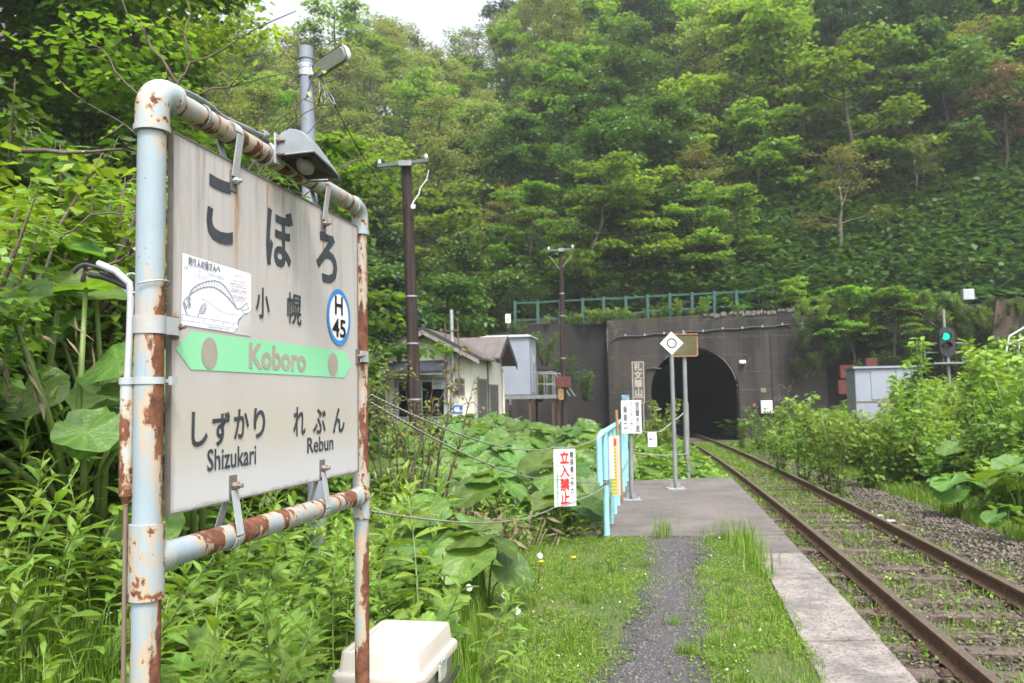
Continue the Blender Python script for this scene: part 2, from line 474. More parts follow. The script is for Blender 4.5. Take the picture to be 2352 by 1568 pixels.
M_offw = mat('lamp body white', (0.66, 0.66, 0.63), (0.58, 0.58, 0.55), 0.4, 5)
M_black = mat('black rubber', (0.015, 0.015, 0.016), (0.03, 0.03, 0.03), 0.5, 10)
M_ink = mat('dark lettering', (0.030, 0.036, 0.045), (0.045, 0.052, 0.062), 0.6, 30)
M_red = mat('red lettering', (0.62, 0.035, 0.035), (0.55, 0.03, 0.03), 0.5)
M_greenink = mat('green lettering', (0.07, 0.36, 0.16), (0.06, 0.30, 0.14), 0.5)
M_orange = mat('faded orange print', (0.75, 0.30, 0.14), (0.7, 0.33, 0.2), 0.6)
M_wood = mat('dark creosoted pole', (0.026, 0.016, 0.014), (0.011, 0.007, 0.006), 0.85, 16, (3, 3, 0.12), bump=0.7, dirt=(0.065, 0.042, 0.033))
M_red_rust = mat('red oxide paint', (0.10, 0.022, 0.017), (0.065, 0.018, 0.014), 0.75, 4)
M_cyan = mat('turquoise railing paint', (0.26, 0.53, 0.58), (0.22, 0.46, 0.51), 0.4, 7, bump=0.05, dirt=(0.19, 0.33, 0.35))
M_gfence = mat('green fence paint', (0.020, 0.080, 0.064), (0.016, 0.06, 0.05), 0.6, 4)
M_cream = mat('cream siding', (0.66, 0.64, 0.56), (0.60, 0.58, 0.50), 0.6, 1.5, (1, 1, 0.3), dirt=(0.5, 0.48, 0.39))
M_roof = mat('brown sheet roof', (0.125, 0.105, 0.098), (0.10, 0.082, 0.076), 0.45, 2.5)
M_trim = mat('weathered grey trim', (0.27, 0.235, 0.22), (0.19, 0.165, 0.155), 0.75, 5, (1, 1, 1))
M_dtrim = mat('dark roof edge', (0.035, 0.035, 0.04), (0.05, 0.05, 0.055), 0.6, 5)
M_awning = mat('dark blue awning sheet', (0.040, 0.045, 0.060), (0.03, 0.033, 0.045), 0.4, 5)
M_glass = mat('dark window glass', (0.006, 0.007, 0.009), (0.010, 0.011, 0.013), 0.18, 2, spec=0.4)
M_glassg = mat('dusty window glass', (0.13, 0.13, 0.12), (0.08, 0.08, 0.075), 0.35, 4, (1, 1, 0.4), spec=0.4)
M_door = mat('pale blue door panel', (0.36, 0.44, 0.49), (0.32, 0.39, 0.44), 0.5, 3)
M_cab = mat('pale blue grey cabinet paint', (0.255, 0.28, 0.33), (0.225, 0.25, 0.30), 0.42, 2, (1, 1, 0.4), dirt=(0.31, 0.335, 0.38))
M_blue = mat('blue sign enamel', (0.025, 0.13, 0.42), (0.02, 0.11, 0.38), 0.35)

# ------------------------------------------------------------------ the lie of the land
def sstep(a, b, x):
    t = np.clip((x - a) / (b - a), 0, 1); return t * t * (3 - 2 * t)
def xc(y): return 2.46 + 0.19 * y - 0.00075 * np.minimum(y, 80) ** 2          # track centre line
def zr(y): return -0.17 - (np.clip(y, -10, 60) - 7) * 0.0105                  # top of rail
def xe(y): return xc(y) - 1.17                                                # platform edge
def xf(y): return 1.03 + 0.175 * (y - 9.43)                                   # railing along the platform's back
def wob(x, y, s=1.0): return (np.sin(x * 1.7 * s + 1.3 * y * s) + np.sin(2.9 * y * s - 1.1 * x * s + 2) + np.sin(3.7 * x * s + 0.7)) / 3
def ywall(x): return np.where(x > 0, 43.2 - 0.13 * (x - 9.3), 44.4 + 0.75 * x)
def valley(x, y):
    x = np.asarray(x, float); y = np.asarray(y, float)
    off = x - xc(y)
    bed = zr(y) - 0.205
    lawn = np.full_like(x, -0.012) + 0.012 * wob(x, y)
    field = -0.30 + 0.35 * sstep(0.5, -3.0, x - 0.1 * y) + 0.06 * wob(x, y)
    left = np.where(y < 9.25, lawn, field)
    left = np.where((x - xf(y) > -0.05) & (y < 15.9) & (y >= 9.25), -0.03, left)
    left = np.where((y >= 15.9) & (x - xf(y) > -0.3), bed + 0.05, left)
    left = np.where(y > 15.9, left * sstep(-0.3, -2.5, x - xf(y)) + (bed + 0.04) * (1 - sstep(-0.3, -2.5, x - xf(y))), left)
    right = bed + 0.24 * np.maximum(0, off - 2.4) - 0.12 * np.maximum(0, off - 9) + 0.05 * wob(x, y) * sstep(2.2, 3.0, off)
    z = np.where(off > 1.3, right, bed)
    t = sstep(-1.20, -1.16, off)
    z = np.where(off < -1.16, left * (1 - t) + bed * t, z)
    bank = 0.75 * np.maximum(0, -x - 1.3 - 0.25 * np.maximum(0, y - 3)) + 0.35 * np.maximum(0, -x - 7)
    return z + np.where(y > 1, bank, bank * np.clip(y, 0, 1)) + 0
def hill(x, y):
    x = np.asarray(x, float); y = np.asarray(y, float)
    base = 0.2 + 5.45 * sstep(-3.5, 0.0, x)
    d = np.maximum(0, y - ywall(x) - 1.2)
    s = np.where(x < 0, 0.53 + 0.005 * (x + 25), 0.655 + 0.013 * x)
    dd = np.minimum(d, 58) + 0.1 * np.maximum(0, d - 58)
    return base + s * dd * (1 - 0.12 * np.exp(-d / 8)) + 0.5 * wob(x, y, 0.18) * sstep(0, 8, d)
def ground_z(x, y):
    x = np.asarray(x, float); y = np.asarray(y, float)
    v = valley(x, y); h = hill(x, y)
    return np.where(y > ywall(x) + 1.2, np.maximum(h, v), v)
def gz(x, y): return float(ground_z(np.array([x]), np.array([y]))[0])

def axis(lo, hi, fine):
    out = []
    for a, b, st in fine: out.append(np.arange(a, b, st))
    return np.unique(np.round(np.concatenate([np.array([lo]), *out, np.array([hi])]), 3))
xs = axis(-160, 170, [(-160, -40, 10), (-40, -8, 2), (-8, 12, 0.25), (12, 40, 1), (40, 170, 10)])
ys = axis(-60, 240, [(-60, -4, 8), (-4, 30, 0.25), (30, 60, 0.75), (60, 110, 3), (110, 240, 12)])
X, Y = np.meshgrid(xs, ys)
Z = valley(X, Y)
nx, ny = len(xs), len(ys)
i0 = (np.arange(ny - 1)[:, None] * nx + np.arange(nx - 1)[None, :]).ravel()
F = np.stack([i0, i0 + 1, i0 + nx + 1, i0 + nx], 1)
cxx, cyy = X.ravel()[F].mean(1), Y.ravel()[F].mean(1)
keep = ~((np.abs(cxx - xc(cyy)) < 4.5) & (cyy > 43.1))
lawnmask = (cyy < 9.4) & (cxx < xe(cyy)) & (cxx > -2.2)
gm = npmesh('ground', np.stack([X.ravel(), Y.ravel(), Z.ravel()], 1), F[keep], smooth=True, mi=np.where(lawnmask[keep], 1, 0))
tag(obj('ground', gm, [M_soil, M_lawn]), kind='structure')
# the wooded hillside behind the portal
hx = np.arange(-70, 95, 1.5); hd = np.concatenate([np.arange(0, 30, 1.0), np.arange(30, 90, 3), np.arange(90, 200, 15)])
HX, HD = np.meshgrid(hx, hd)
HY = ywall(HX) + 1.2 + HD
n1, n2 = len(hx), len(hd)
i0 = (np.arange(n2 - 1)[:, None] * n1 + np.arange(n1 - 1)[None, :]).ravel()
hm = npmesh('hillside', np.stack([HX.ravel(), HY.ravel(), (hill(HX, HY) - np.where(HD < .5, .35, 0)).ravel()], 1), np.stack([i0, i0 + 1, i0 + n1 + 1, i0 + n1], 1), smooth=True)
tag(obj('hillside', hm, M_hill), kind='structure')

# ------------------------------------------------------------------ platform, kerb slabs, path
mb = MB()
P = [(xf(9.30) - 0.02, 9.38), (float(xe(9.30)) - 0.02, 9.22)]
ysl = np.linspace(9.3, 15.75, 14)
right_pts = [(float(xe(y)), y) for y in ysl] + [(4.06, 15.8)]
left_pts = [(xf(y) - 0.06, y) for y in ysl[::-1]]
loop = [(P[0][0], 9.38)] + [(2.55, 9.26)] + right_pts + [(left_pts[0][0], 15.5)] + left_pts[1:-1]
mb.prism([(x, y, -0.55) for x, y in loop], (0, 0, 0.555))
pl = mb.build('platform', M_asph); tag(pl, kind='structure')
mb = MB()                                           # older dark strip between the slab and the kerb stones
mb.prism([(2.56, 9.255, -0.5), (2.36, 8.20, -0.5), (float(xe(8.20)), 8.20, -0.5), (float(xe(9.25)), 9.25, -0.5)], (0, 0, 0.502))
obj('edge_strip', mb.mesh('edge_strip'), M_asph, pl)
jy = [8.19, 7.305, 6.348, 5.293, 4.20, 3.1, 2.0]
for k in range(6):
    a, b = jy[k + 1], jy[k] - 0.012
    s = lambda y: 0.72 + 0.2 * y
    mb = MB(); h = 0.004 * ((k * 7) % 3 - 1)
    mb.prism([(s(a), a, -0.45), (float(xe(a)), a, -0.45), (float(xe((a + b) / 2)), (a + b) / 2, -0.45), (float(xe(b)), b, -0.45), (s(b), b, -0.45)], (0, 0, 0.462 + h))
    mb.build('kerb_slab', M_kerb, pl, bevel=0.006)
def xp(y): return np.interp(y, [2.5, 4.6, 6.15, 9.3], [0.25, 0.70, 1.12, 1.80])
def pathw(x, y): return np.interp(y, [3, 4.6, 6.15, 7.5, 9.3], [0.26, 0.25, 0.20, 0.22, 0.30]) + 0.06 * wob(x * 2, y * 2) + 0.03 * wob(x * 7, y * 7)
gy = np.linspace(2.2, 9.25, 60); V = []
for y in gy:
    for t in (-1, -0.4, 0.4, 1): V.append((xp(y) + t * (float(pathw(xp(y), y)) + 0.06), y, 0.004 + float(valley(xp(y), y)) + (0.006 if abs(t) < 0.5 else 0.0)))
i0 = (np.arange(59)[:, None] * 4 + np.arange(3)[None, :]).ravel()
pa = obj('path', npmesh('path', V, np.stack([i0, i0 + 1, i0 + 5, i0 + 4], 1), smooth=True), M_gravel); tag(pa, kind='structure')

OCT = np.array([(1, 0, 0), (-1, 0, 0), (0, 1, 0), (0, -1, 0), (0, 0, 1), (0, 0, -1)], float)
OF = np.array([(0, 2, 4), (2, 1, 4), (1, 3, 4), (3, 0, 4), (2, 0, 5), (1, 2, 5), (3, 1, 5), (0, 3, 5)])
def stones(name, x, y, z, size, flat, mt):
    n = len(x)
    a = RNG.uniform(0, 2 * PI, n); c, s = np.cos(a), np.sin(a)
    V = OCT[None] * RNG.uniform(0.6, 1.3, (n, 6, 1)) + RNG.normal(0, 0.18, (n, 6, 3))
    V *= size[:, None, None]; V[:, :, 2] *= flat
    t = RNG.normal(0, 0.3, n); V[:, :, 2] += V[:, :, 0] * t[:, None]
    W = np.empty_like(V)
    W[:, :, 0] = V[:, :, 0] * c[:, None] - V[:, :, 1] * s[:, None] + x[:, None]
    W[:, :, 1] = V[:, :, 0] * s[:, None] + V[:, :, 1] * c[:, None] + y[:, None]
    W[:, :, 2] = V[:, :, 2] + z[:, None]
    F = (OF[None] + (np.arange(n) * 6)[:, None, None]).reshape(-1, 3)
    return tag(obj(name, npmesh(name, W.reshape(-1, 3), F, np.repeat(RNG.random(n), 6)), mt), kind='stuff')
n = 9000
y = 3.2 + 6.0 * RNG.random(n) ** 1.3; x = xp(y) + RNG.normal(0, 0.72, n) * pathw(xp(y), y)
tag(stones('gravel', x, y, valley(x, y) + 0.010, RNG.uniform(0.003, 0.011, n) * (1 + (RNG.random(n) < 0.02) * 1.6), 0.6, M_grit), 'grey grit scattered along the trodden path')
n = 30000
y = 4 + 26 * RNG.random(n) ** 1.7; off = RNG.uniform(-1.1, 2.35, n)
kp = (off > 1.02) | (RNG.random(n) < 0.8)
y, off = y[kp], off[kp]; x = xc(y) + off
hump = 0.06 * sstep(1.02, 1.35, off) * sstep(2.3, 1.6, off)
tag(stones('ballast', x, y, valley(x, y) + 0.012 + hump, RNG.uniform(0.013, 0.034, len(x)) * np.where(off < 1.02, .66, 1), 0.8, M_stone), 'grey brown track ballast stones')

# ------------------------------------------------------------------ railway track
trk = thing('railway_track', 'single weedy railway track with rusty rails running into the tunnel', 'railway track', (float(xc(7)), 7, 0))
ry = np.concatenate([np.arange(2, 45, 1.0), np.arange(45, 80, 4.0)])
for sgn in (-1, 1):
    mb = MB(); loops = []
    prof = [(-0.061, -0.150), (0.061, -0.150), (0.061, -0.138), (0.010, -0.122), (0.010, -0.042), (0.032, -0.034), (0.032, -0.004), (0.024, 0.0), (-0.024, 0.0), (-0.032, -0.004), (-0.032, -0.034), (-0.010, -0.042), (-0.010, -0.122), (-0.061, -0.138)]
    for y in ry:
        dx = 0.19 - 0.0015 * y; nrm = Vector((1, -dx)).normalized()
        c = Vector((float(xc(y)), y)) + nrm * 0.566 * sgn
        loops.append([(c.x + nrm.x * u, c.y + nrm.y * u, float(zr(y)) + w) for u, w in prof])
    mb.loft(loops)
    npf = len(prof)
    for i in range(len(mb.m)):
        if i < (len(ry) - 1) * npf and i % npf in (7,): mb.m[i] = 1
    mb.build('rail', [M_rail_rust, M_rail_top], trk, world=True)
sb = MB(); sb.box(-0.98, 0.98, -0.10, 0.10, -0.16, 0.0); sl_me = sb.mesh('sleeper'); sl_me.materials.append(M_sleeper)
pb = MB(); pb.box(-0.10, 0.10, -0.07, 0.07, 0.0, 0.014)
for sx in (-0.082, 0.082): pb.tube([(sx, 0.04 * (1 if sx > 0 else -1), 0.01), (sx, 0.04 * (1 if sx > 0 else -1), 0.05)], 0.014, 6)
pl_me = pb.mesh('baseplate'); pl_me.materials.append(M_iron)
wb = MB(); wb.box(0.70, 0.97, -0.085, 0.085, 0.001, 0.004); wh_me = wb.mesh('white_mark'); wh_me.materials.append(mat('worn white paint', (0.62, 0.63, 0.66), (0.40, 0.39, 0.40), 0.8, 18))
ob_ = MB(); ob_.add([(-0.99 + 0.085 * math.cos(a) * r, 0.0 + 0.05 * math.sin(a) * r, 0.003) for r, a in zip([1, .8, 1.1, .9, 1, .75, 1.05, .9], np.linspace(0, 2 * PI, 9)[:-1])], [tuple(range(8))])
or_me = ob_.mesh('bare_patch'); or_me.materials.append(mat('fresh split timber', (0.62, 0.38, 0.20), (0.45, 0.25, 0.13), 0.8, 20))
y = 3.4; k = 0
while y < 46:
    ang = math.atan(-(0.19 - 0.0015 * y)) + random.uniform(-0.02, 0.02)
    o = obj('sleeper', sl_me, None, trk)
    tw = 0.0 if not (k % 5 == 2) else 0.012
    o.location = (float(xc(y)) + random.uniform(-0.05, 0.05) - trk.location.x, y - 7, float(zr(y)) - 0.152 - random.choice((0, .004, .008, .015, .03, .045, .06)))
    o.rotation_euler = (0, random.uniform(-0.012, 0.012), ang)
    if y < 20:
        for sx in (-0.566, 0.566): obj('baseplate', pl_me, None, o, loc=(sx, 0, 0))
    if 11.9 < y < 13.9 and k % 3 != 2: obj('white_mark', wh_me, None, o)
    if k in (4, 6, 11): obj('bare_patch', or_me, None, o)
    y += 0.53 + random.uniform(-0.03, 0.03); k += 1

# ------------------------------------------------------------------ tunnel portal and walls
PX, PY = 9.45, 43.0
pu = Vector((0.9917, -0.129, 0)); pv = Vector((0.129, 0.9917, 0))        # along the face, into the hill
def pp(s, d, z): return Vector((PX, PY, 0)) + pu * s + pv * d + Vector((0, 0, z))
RAD, SPR, BOT = 2.24, 1.84, -0.9
tun = thing('tunnel_portal', 'blackened concrete tunnel portal with an arched opening the track runs into', 'tunnel portal', (PX, PY, 0))
arcp = [(-RAD * 1.0, BOT)] + [(RAD * math.cos(a), SPR + RAD * math.sin(a)) for a in np.linspace(PI, 0, 25)] + [(RAD, BOT)]
L, Rr = -4.45, 5.45
def top_z(s): return 5.62 + 0.032 * (s - L)
outer = [(L, BOT), (L, SPR)] + [(L + (Rr - L) * k / 22, top_z(L + (Rr - L) * k / 22)) for k in range(23)] + [(Rr, SPR), (Rr, BOT)]
mb = MB()
n = len(arcp)
o2 = [(L, BOT)] + [((L + (Rr - L) * k / (n - 3)), top_z(L + (Rr - L) * k / (n - 3)) - 0.03 * abs(math.sin(k * 2.3)) * (k > 14)) for k in range(n - 2)] + [(Rr, BOT)]
Vf = [pp(s, 0, z) for s, z in arcp] + [pp(s, 0, z) for s, z in o2]
mb.add(Vf, [(i, i + 1, n + i + 1, n + i) for i in range(n - 1)])
Vt = [pp(s, 0, z) for s, z in o2] + [pp(s, 2.2, z + 0.05) for s, z in o2]
mb.add(Vt, [(i, n + i, n + i + 1, i + 1) for i in range(n - 1)])
Vr = [pp(s, 0, z) for s, z in arcp] + [pp(s, 0.45, z) for s, z in arcp]
mb.add(Vr, [(i, i + 1, n + i + 1, n + i) for i in range(n - 1)])
mb.build('face_wall', M_portal, tun, world=True)
mb = MB()                                            # raised construction joints and a broken coping
for s_ in (-0.6 - 2.9, 3.4): pass
mb.box(-0.03, 0.03, -0.02, 0.01, BOT, 4.6, M=Matrix.Translation(pp(3.9, 0, 0)))
mb.build('joint_strip', M_portal2, tun, world=True)
mb = MB()
for k in range(26):
    s_ = 0.6 + k * 0.18 + random.uniform(-.05, .05); z_ = top_z(s_) - 0.02
    mb.box(-random.uniform(.05, .12), random.uniform(.05, .12), -0.05, 0.3, -random.uniform(.03, .2), random.uniform(.0, .10), M=Matrix.Translation(pp(s_, 0, z_)) @ Matrix.Rotation(random.uniform(-.4, .4), 4, 'Y'))
mb.build('broken_coping', mat('broken concrete', (0.17, 0.15, 0.14), (0.07, 0.065, 0.06), 0.95, 8, bump=0.5), tun, world=True)
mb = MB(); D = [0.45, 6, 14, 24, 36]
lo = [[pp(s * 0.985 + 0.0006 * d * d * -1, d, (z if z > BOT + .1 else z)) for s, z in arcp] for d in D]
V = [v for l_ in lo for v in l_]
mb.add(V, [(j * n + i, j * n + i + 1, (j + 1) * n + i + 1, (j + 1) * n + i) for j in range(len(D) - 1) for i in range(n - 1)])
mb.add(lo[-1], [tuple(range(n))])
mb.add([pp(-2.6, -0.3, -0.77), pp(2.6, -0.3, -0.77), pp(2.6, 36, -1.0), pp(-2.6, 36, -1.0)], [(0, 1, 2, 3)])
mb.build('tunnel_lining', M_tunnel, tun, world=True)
mb = MB()                                            # pale rim stones just inside the right of the opening
for k in range(9): mb.box(-0.03, 0.03, 0.05, 0.4, 0, 0.22, M=Matrix.Translation(pp(RAD - 0.02, 0.5, -0.5 + k * 0.33)))
mb.build('lining_ring', M_portal2, tun, world=True)
# wing walls
def wall(name, label, pts, h0, h1, th, mt, top=None):
    t = thing(name, label, 'wall', (pts[0][0], pts[0][1], 0)); mb = MB()
    for (a, b) in zip(pts[:-1], pts[1:]):
        a_, b_ = Vector((*a, 0)), Vector((*b, 0)); d = (b_ - a_).normalized(); nn = Vector((-d.y, d.x, 0)) * th
        za, zb = a[2] if len(a) > 2 else h1, b[2] if len(b) > 2 else h1
    V = []
    for (x, y, zt) in pts:
        V += [(x, y, h0), (x, y, zt), (x + 0.05, y + th, zt), (x + 0.05, y + th, h0)]
    F = []
    for i in range(len(pts) - 1):
        for k in range(4): F.append((4 * i + k, 4 * i + (k + 1) % 4, 4 * i + 4 + (k + 1) % 4, 4 * i + 4 + k))
    F += [(0, 3, 2, 1), tuple(4 * (len(pts) - 1) + k for k in range(4))]
    mb.add(V, F); mb.build('wall_body', mt, t, world=True)
    return t
a = pp(L, 0.9, 0); b = at(1172, 742, 44.6)
wl = wall('wing_wall', 'dark cracked concrete wing wall to the left of the tunnel portal under the green fence', [(a.x - 0.02, a.y, 5.50), (b.x, b.y, 5.62)], -0.6, 5.6, 0.9, M_portal2)
mb = MB()
for z_ in (3.1,): mb.bar((a.x - .1, a.y - .012, z_), (b.x, b.y - .012, z_ + .05), 0.02, 0.04)
mb.build('pour_joint', M_portal, wl, world=True)
a = pp(Rr, 0.02, 0)
bt = wall('buttress_wall', 'blotchy dark concrete buttress joining the right side of the portal', [(a.x + 0.02, a.y + 0.15, 5.55), (a.x + 1.25, a.y + 0.1, 5.45)], -0.6, 5.5, 1.6, M_portal)
rw = wall('retaining_wall', 'long dark retaining wall with hanging vines behind the green signal', [(a.x + 1.3, a.y + 0.75, 5.5), (19.0, 42.2, 5.7), (23.0, 41.3, 5.9), (27.5, 39.8, 6.2)], -0.6, 5.6, 0.9, M_portal2)
t = thing('concrete_pier', 'brown stained leaning concrete pier at the far right of the retaining wall', 'pier', tuple(at(2285, 900, 39.5)))
mb = MB(); c0 = at(2262, 850, 39.5); c1 = at(2300, 690, 39.8)
mb.loft([[(c0.x - .5, c0.y - .4, -.3), (c0.x + 1.0, c0.y - .4, -.3), (c0.x + 1.0, c0.y + 1, -.3), (c0.x - .5, c0.y + 1, -.3)], [(c1.x - .35, c1.y - .2, 5.9), (c1.x + .75, c1.y - .2, 5.9), (c1.x + .75, c1.y + 1, 5.9), (c1.x - .35, c1.y + 1, 5.9)]])
mb.build('pier_body', mat('rust stained concrete', (0.060, 0.036, 0.020), (0.075, 0.062, 0.050), 0.9, 0.7, (1, 1, 0.2), bump=0.4), t, world=True)
# cable along the portal, with clips
cb = thing('portal_cable', 'black cable clipped along the top of the tunnel portal', 'cable', tuple(pp(L, 0, 4.6)))
pts = [pp(L + 0.03, -0.04, -0.2), pp(L + 0.03, -0.04, 3.9), pp(L + 0.12, -0.05, 4.42), pp(L + 0.45, -0.05, 4.70)]
for k in range(1, 20): pts.append(pp(L + 0.45 + k * 0.5, -0.05, 4.72 + 0.022 * k + 0.035 * math.sin(k * 1.9)))
e = pts[-1]
for (px_, py_, Y_) in ((1960, 752, 42.2), (2060, 745, 41.8), (2150, 728, 41.0), (2235, 712, 40.0)): pts.append(at(px_, py_, Y_))
mb = MB(); mb.tube(pts, 0.045, 8); mb.build('cable', M_black, cb, world=True, smooth=True)
for k in range(1, 18, 2):
    mb = MB(); q_ = pts[3 + k]; mb.box(-.03, .03, -.07, .0, -.02, .09, M=Matrix.Translation(q_)); mb.build('clip', M_galv, cb, world=True)
# fittings on the portal
def wallbox(name, label, cat, s_, z_, w, h, d, mt, door=True, base=0.0):
    t = thing(name, label, cat, tuple(pp(s_, base, z_)))
    M = Matrix((( pu.x, pv.x, 0, 0), (pu.y, pv.y, 0, 0), (0, 0, 1, 0), (0, 0, 0, 1)))
    mb = MB(); mb.box(-w / 2, w / 2, -d, 0.0, -h / 2, h / 2, M=M); mb.build('box_body', mt, t, bevel=0.015)
    if door:
        mb = MB(); mb.box(-w / 2 + .02, w / 2 - .02, -d - .015, -d - .001, -h / 2 + .02, h / 2 - .02, M=M); mb.build('door', mt, t)
        mb = MB(); mb.box(-w / 2 + .05, -w / 2 + .08, -d - .035, -d - .015, -.08, .05, M=M); mb.build('handle', M_dgal, t)
    return t
wallbox('control_box', 'white control box mounted low on the portal right of the tunnel mouth', 'control box', 3.55, 0.93, 0.56, 0.64, 0.22, M_white)
wallbox('meter_plate', 'small tan plate above the white control box on the portal', 'plate', 3.45, 1.78, 0.26, 0.22, 0.03, mat('tan plate', (0.20, 0.165, 0.10), None, 0.8), False)
wallbox('junction_box', 'square pale grey junction box high at the right end of the portal cable', 'junction box', 5.62, 5.02, 0.40, 0.38, 0.2, M_galv, False)
wallbox('rust_bracket', 'little orange rusty bracket left of the white control box', 'bracket', 2.95, 1.02, 0.14, 0.16, 0.08, mat('orange rust', (0.30, 0.11, 0.04), None, 0.9), False)
t = thing('flood_lamp', 'small white flood lamp beside the crown of the tunnel mouth', 'lamp', tuple(pp(2.42, 0, 3.25)))
mb = MB(); q_ = pp(2.42, -0.22, 3.25); mb.loft([rrect(.15, .10, .05, -.07), rrect(.17, .12, .05, .0), rrect(.13, .09, .05, .09)]); mb.build('lamp_body', M_white, t, loc=tuple(q_ - t.location), smooth=True)
mb = MB(); mb.bar(q_, pp(2.45, 0, 3.15), .04, .04); mb.build('arm', M_dgal, t, world=True)
t = thing('drain_pipe', 'two dark pipes bending down beside the left of the tunnel mouth', 'pipe', tuple(pp(-2.6, 0, 0)))
for s_, ztop in ((-2.55, 3.05), (-2.15, 0.9)):
    mb = MB(); pts = [pp(s_, -.08, -.4), pp(s_, -.08, ztop - .3), pp(s_ + .1, -.08, ztop - .05), pp(s_ + .4, -.08, ztop)]
    if ztop > 2: pts.append(pp(s_ + .85, -.08, ztop - .05))
    mb.tube(pts, 0.05, 8); mb.build('pipe', M_dgal if ztop < 2 else M_black, t, world=True, smooth=True)
wallbox('wall_lamp', 'grey box lamp on top of the brown stained pier', 'lamp', 12.62, 6.12, 0.5, 0.5, 0.35, M_galv, False, base=-2.2)
# green post and rail fence on top
fnc = thing('green_fence', 'green post and rail fence along the top of the tunnel portal', 'fence', tuple(at(1183, 740, 44.2)))
fp = [(1183, 739, 691, 44.3), (1235, 737, 690, 44.1), (1287, 734, 686, 43.9), (1338, 731, 684, 43.8), (1386, 728, 681, 43.7), (1437, 727, 680, 43.6), (1487, 718, 676, 43.5), (1538, 715, 673, 43.4), (1589, 712, 671, 43.3), (1640, 709, 668, 43.2), (1691, 707, 666, 43.1), (1742, 704, 663, 43.0)]
tops, bots = [], []
for px_, yb, yt, Y_ in fp:
    a = at(px_, yb + 2, Y_ + 0.9); b = at(px_, yt, Y_ + 0.9); tops.append(b); bots.append(a)
    mb = MB(); mb.bar(a - Vector((0, 0, .6)), b, .15, .12, up=(0, 1, 0)); mb.build('fence_post', M_gfence, fnc, world=True)
for (t0, t1, b0, b1) in zip(tops[:-1], tops[1:], bots[:-1], bots[1:]):
    dz = Vector((0, 0.08, -.10)); mb = MB()
    mb.bar(t0 + dz, t1 + dz, .05, .09); mb.build('top_rail', M_gfence, fnc, world=True)
    mb = MB(); dz = Vector((0, 0.08, .14)); mb.bar(b0 + dz, b1 + dz, .05, .09); mb.build('lower_rail', M_gfence, fnc, world=True)
sn = thing('warning_sign', 'tiny red and white keep out sign at the left end of the green fence', 'sign', tuple(at(1167, 741, 44.3)))
c = at(1167, 731, 44.3); mb = MB(); mb.box(-.14, .14, 0, .02, -.24, .24); mb.build('sign_plate', M_white, sn, loc=c - sn.location)
fr = Frame(c + Vector((0, -.003, 0)), (1, 0, 0), (0, 0, 1)); mb = MB(); text_down(mb, fr, '立入禁止', -.02, -.2, .2, .11, 0.03); mb.build('red_lettering', M_red, sn, world=True); mb = MB(); text_down(mb, fr, '関係者以外の', .09, -.2, .2, .055, 0.0); mb.build('lettering', M_ink, sn, world=True)
mb = MB(); mb.bar(c + Vector((0, .03, -.5)), c + Vector((0, .03, .2)), .04, .04); mb.build('post', M_dgal, sn, world=True)
# ------------------------------------------------------------------ station name sign
SY = 1.3641
SO = Vector((-0.8308, 1.9841, 0))
sg = thing('station_sign', 'rusty pale blue pipe frame holding the grey こぼろ Koboro station name board', 'station sign', SO, SY)
R1 = rust_mat('rusty pipe near post', 0.535, (1, 1, 0.30), (4.2, -0.6, 0), (2, 2.6, 0.26), seed=1.3, zs=((1.62, .22, .15), (2.20, .10, .09), (.90, .24, .17), (.45, .3, .1), (1.97, .25, .062)))
R2 = rust_mat('rusty pipe far post', 0.502, (1, 1, 0.30), (1.6, -1.6, 0), (2, 2.4, 0.22), seed=4.2, zs=((2.12, .18, .06), (1.78, .09, .08), (1.42, .27, .085), (.98, .1, .05), (.62, .35, .10)))
R3 = rust_mat('rusty top pipe', 0.545, (2.2, 0.5, 0.6), (0, 0, -1.0), (0, 6.0, 0.42), (0.33, 0.355, 0.365), seed=7.9)
R4 = rust_mat('rusty lower pipe', 0.500, (1.8, 0.7, 0.7), (0, 0.6, 0.8), (0, 4.0, 0.20), seed=2.6)
R5 = rust_mat('rusty elbow', 0.572, (2.4, 2.4, 2.4), (0, 0, 0), None, (0.295, 0.345, 0.365), seed=5.5, fine=0.8)
R6 = rust_mat('rusty tee', 0.545, (2.6, 2.6, 2.0), (0, 0, 0), None, (0.30, 0.335, 0.345), seed=3.1, fine=0.9)
M_bracket = mat('painted bracket', (0.36, 0.39, 0.40), (0.30, 0.33, 0.345), 0.5, 14, dirt=(0.30, 0.22, 0.16))
M_plate = mat('dirty dark strap', (0.10, 0.10, 0.10), (0.16, 0.13, 0.11), 0.6, 20)
M_bolt = mat('rusty bolt', (0.20, 0.12, 0.09), (0.30, 0.25, 0.23), 0.55, 40, metal=0.5)
PL, PR, ZT, ZB = -0.066, 1.212, 2.300, 1.196
mb = MB(); mb.tube([(0, 0, -0.3), (0, 0, ZT - 0.065)], 0.0325, 32); mb.build('post', R1, sg, smooth=True, loc=(PL, 0, 0))
mb = MB(); mb.tube([(0, 0, -0.3), (0, 0, ZT - 0.06)], 0.0270, 32); mb.build('post', R2, sg, smooth=True, loc=(PR, 0, 0))
mb = MB(); mb.tube([(PL + 0.06, 0, 0), (PR - 0.05, 0, 0)], 0.0295, 32); mb.build('top_pipe', R3, sg, smooth=True, loc=(0, 0, ZT))
mb = MB(); mb.tube([(PL + 0.03, 0, 0), (PR - 0.03, 0, 0)], 0.0320, 32); mb.build('lower_pipe', R4, sg, smooth=True, loc=(0, 0, ZB))
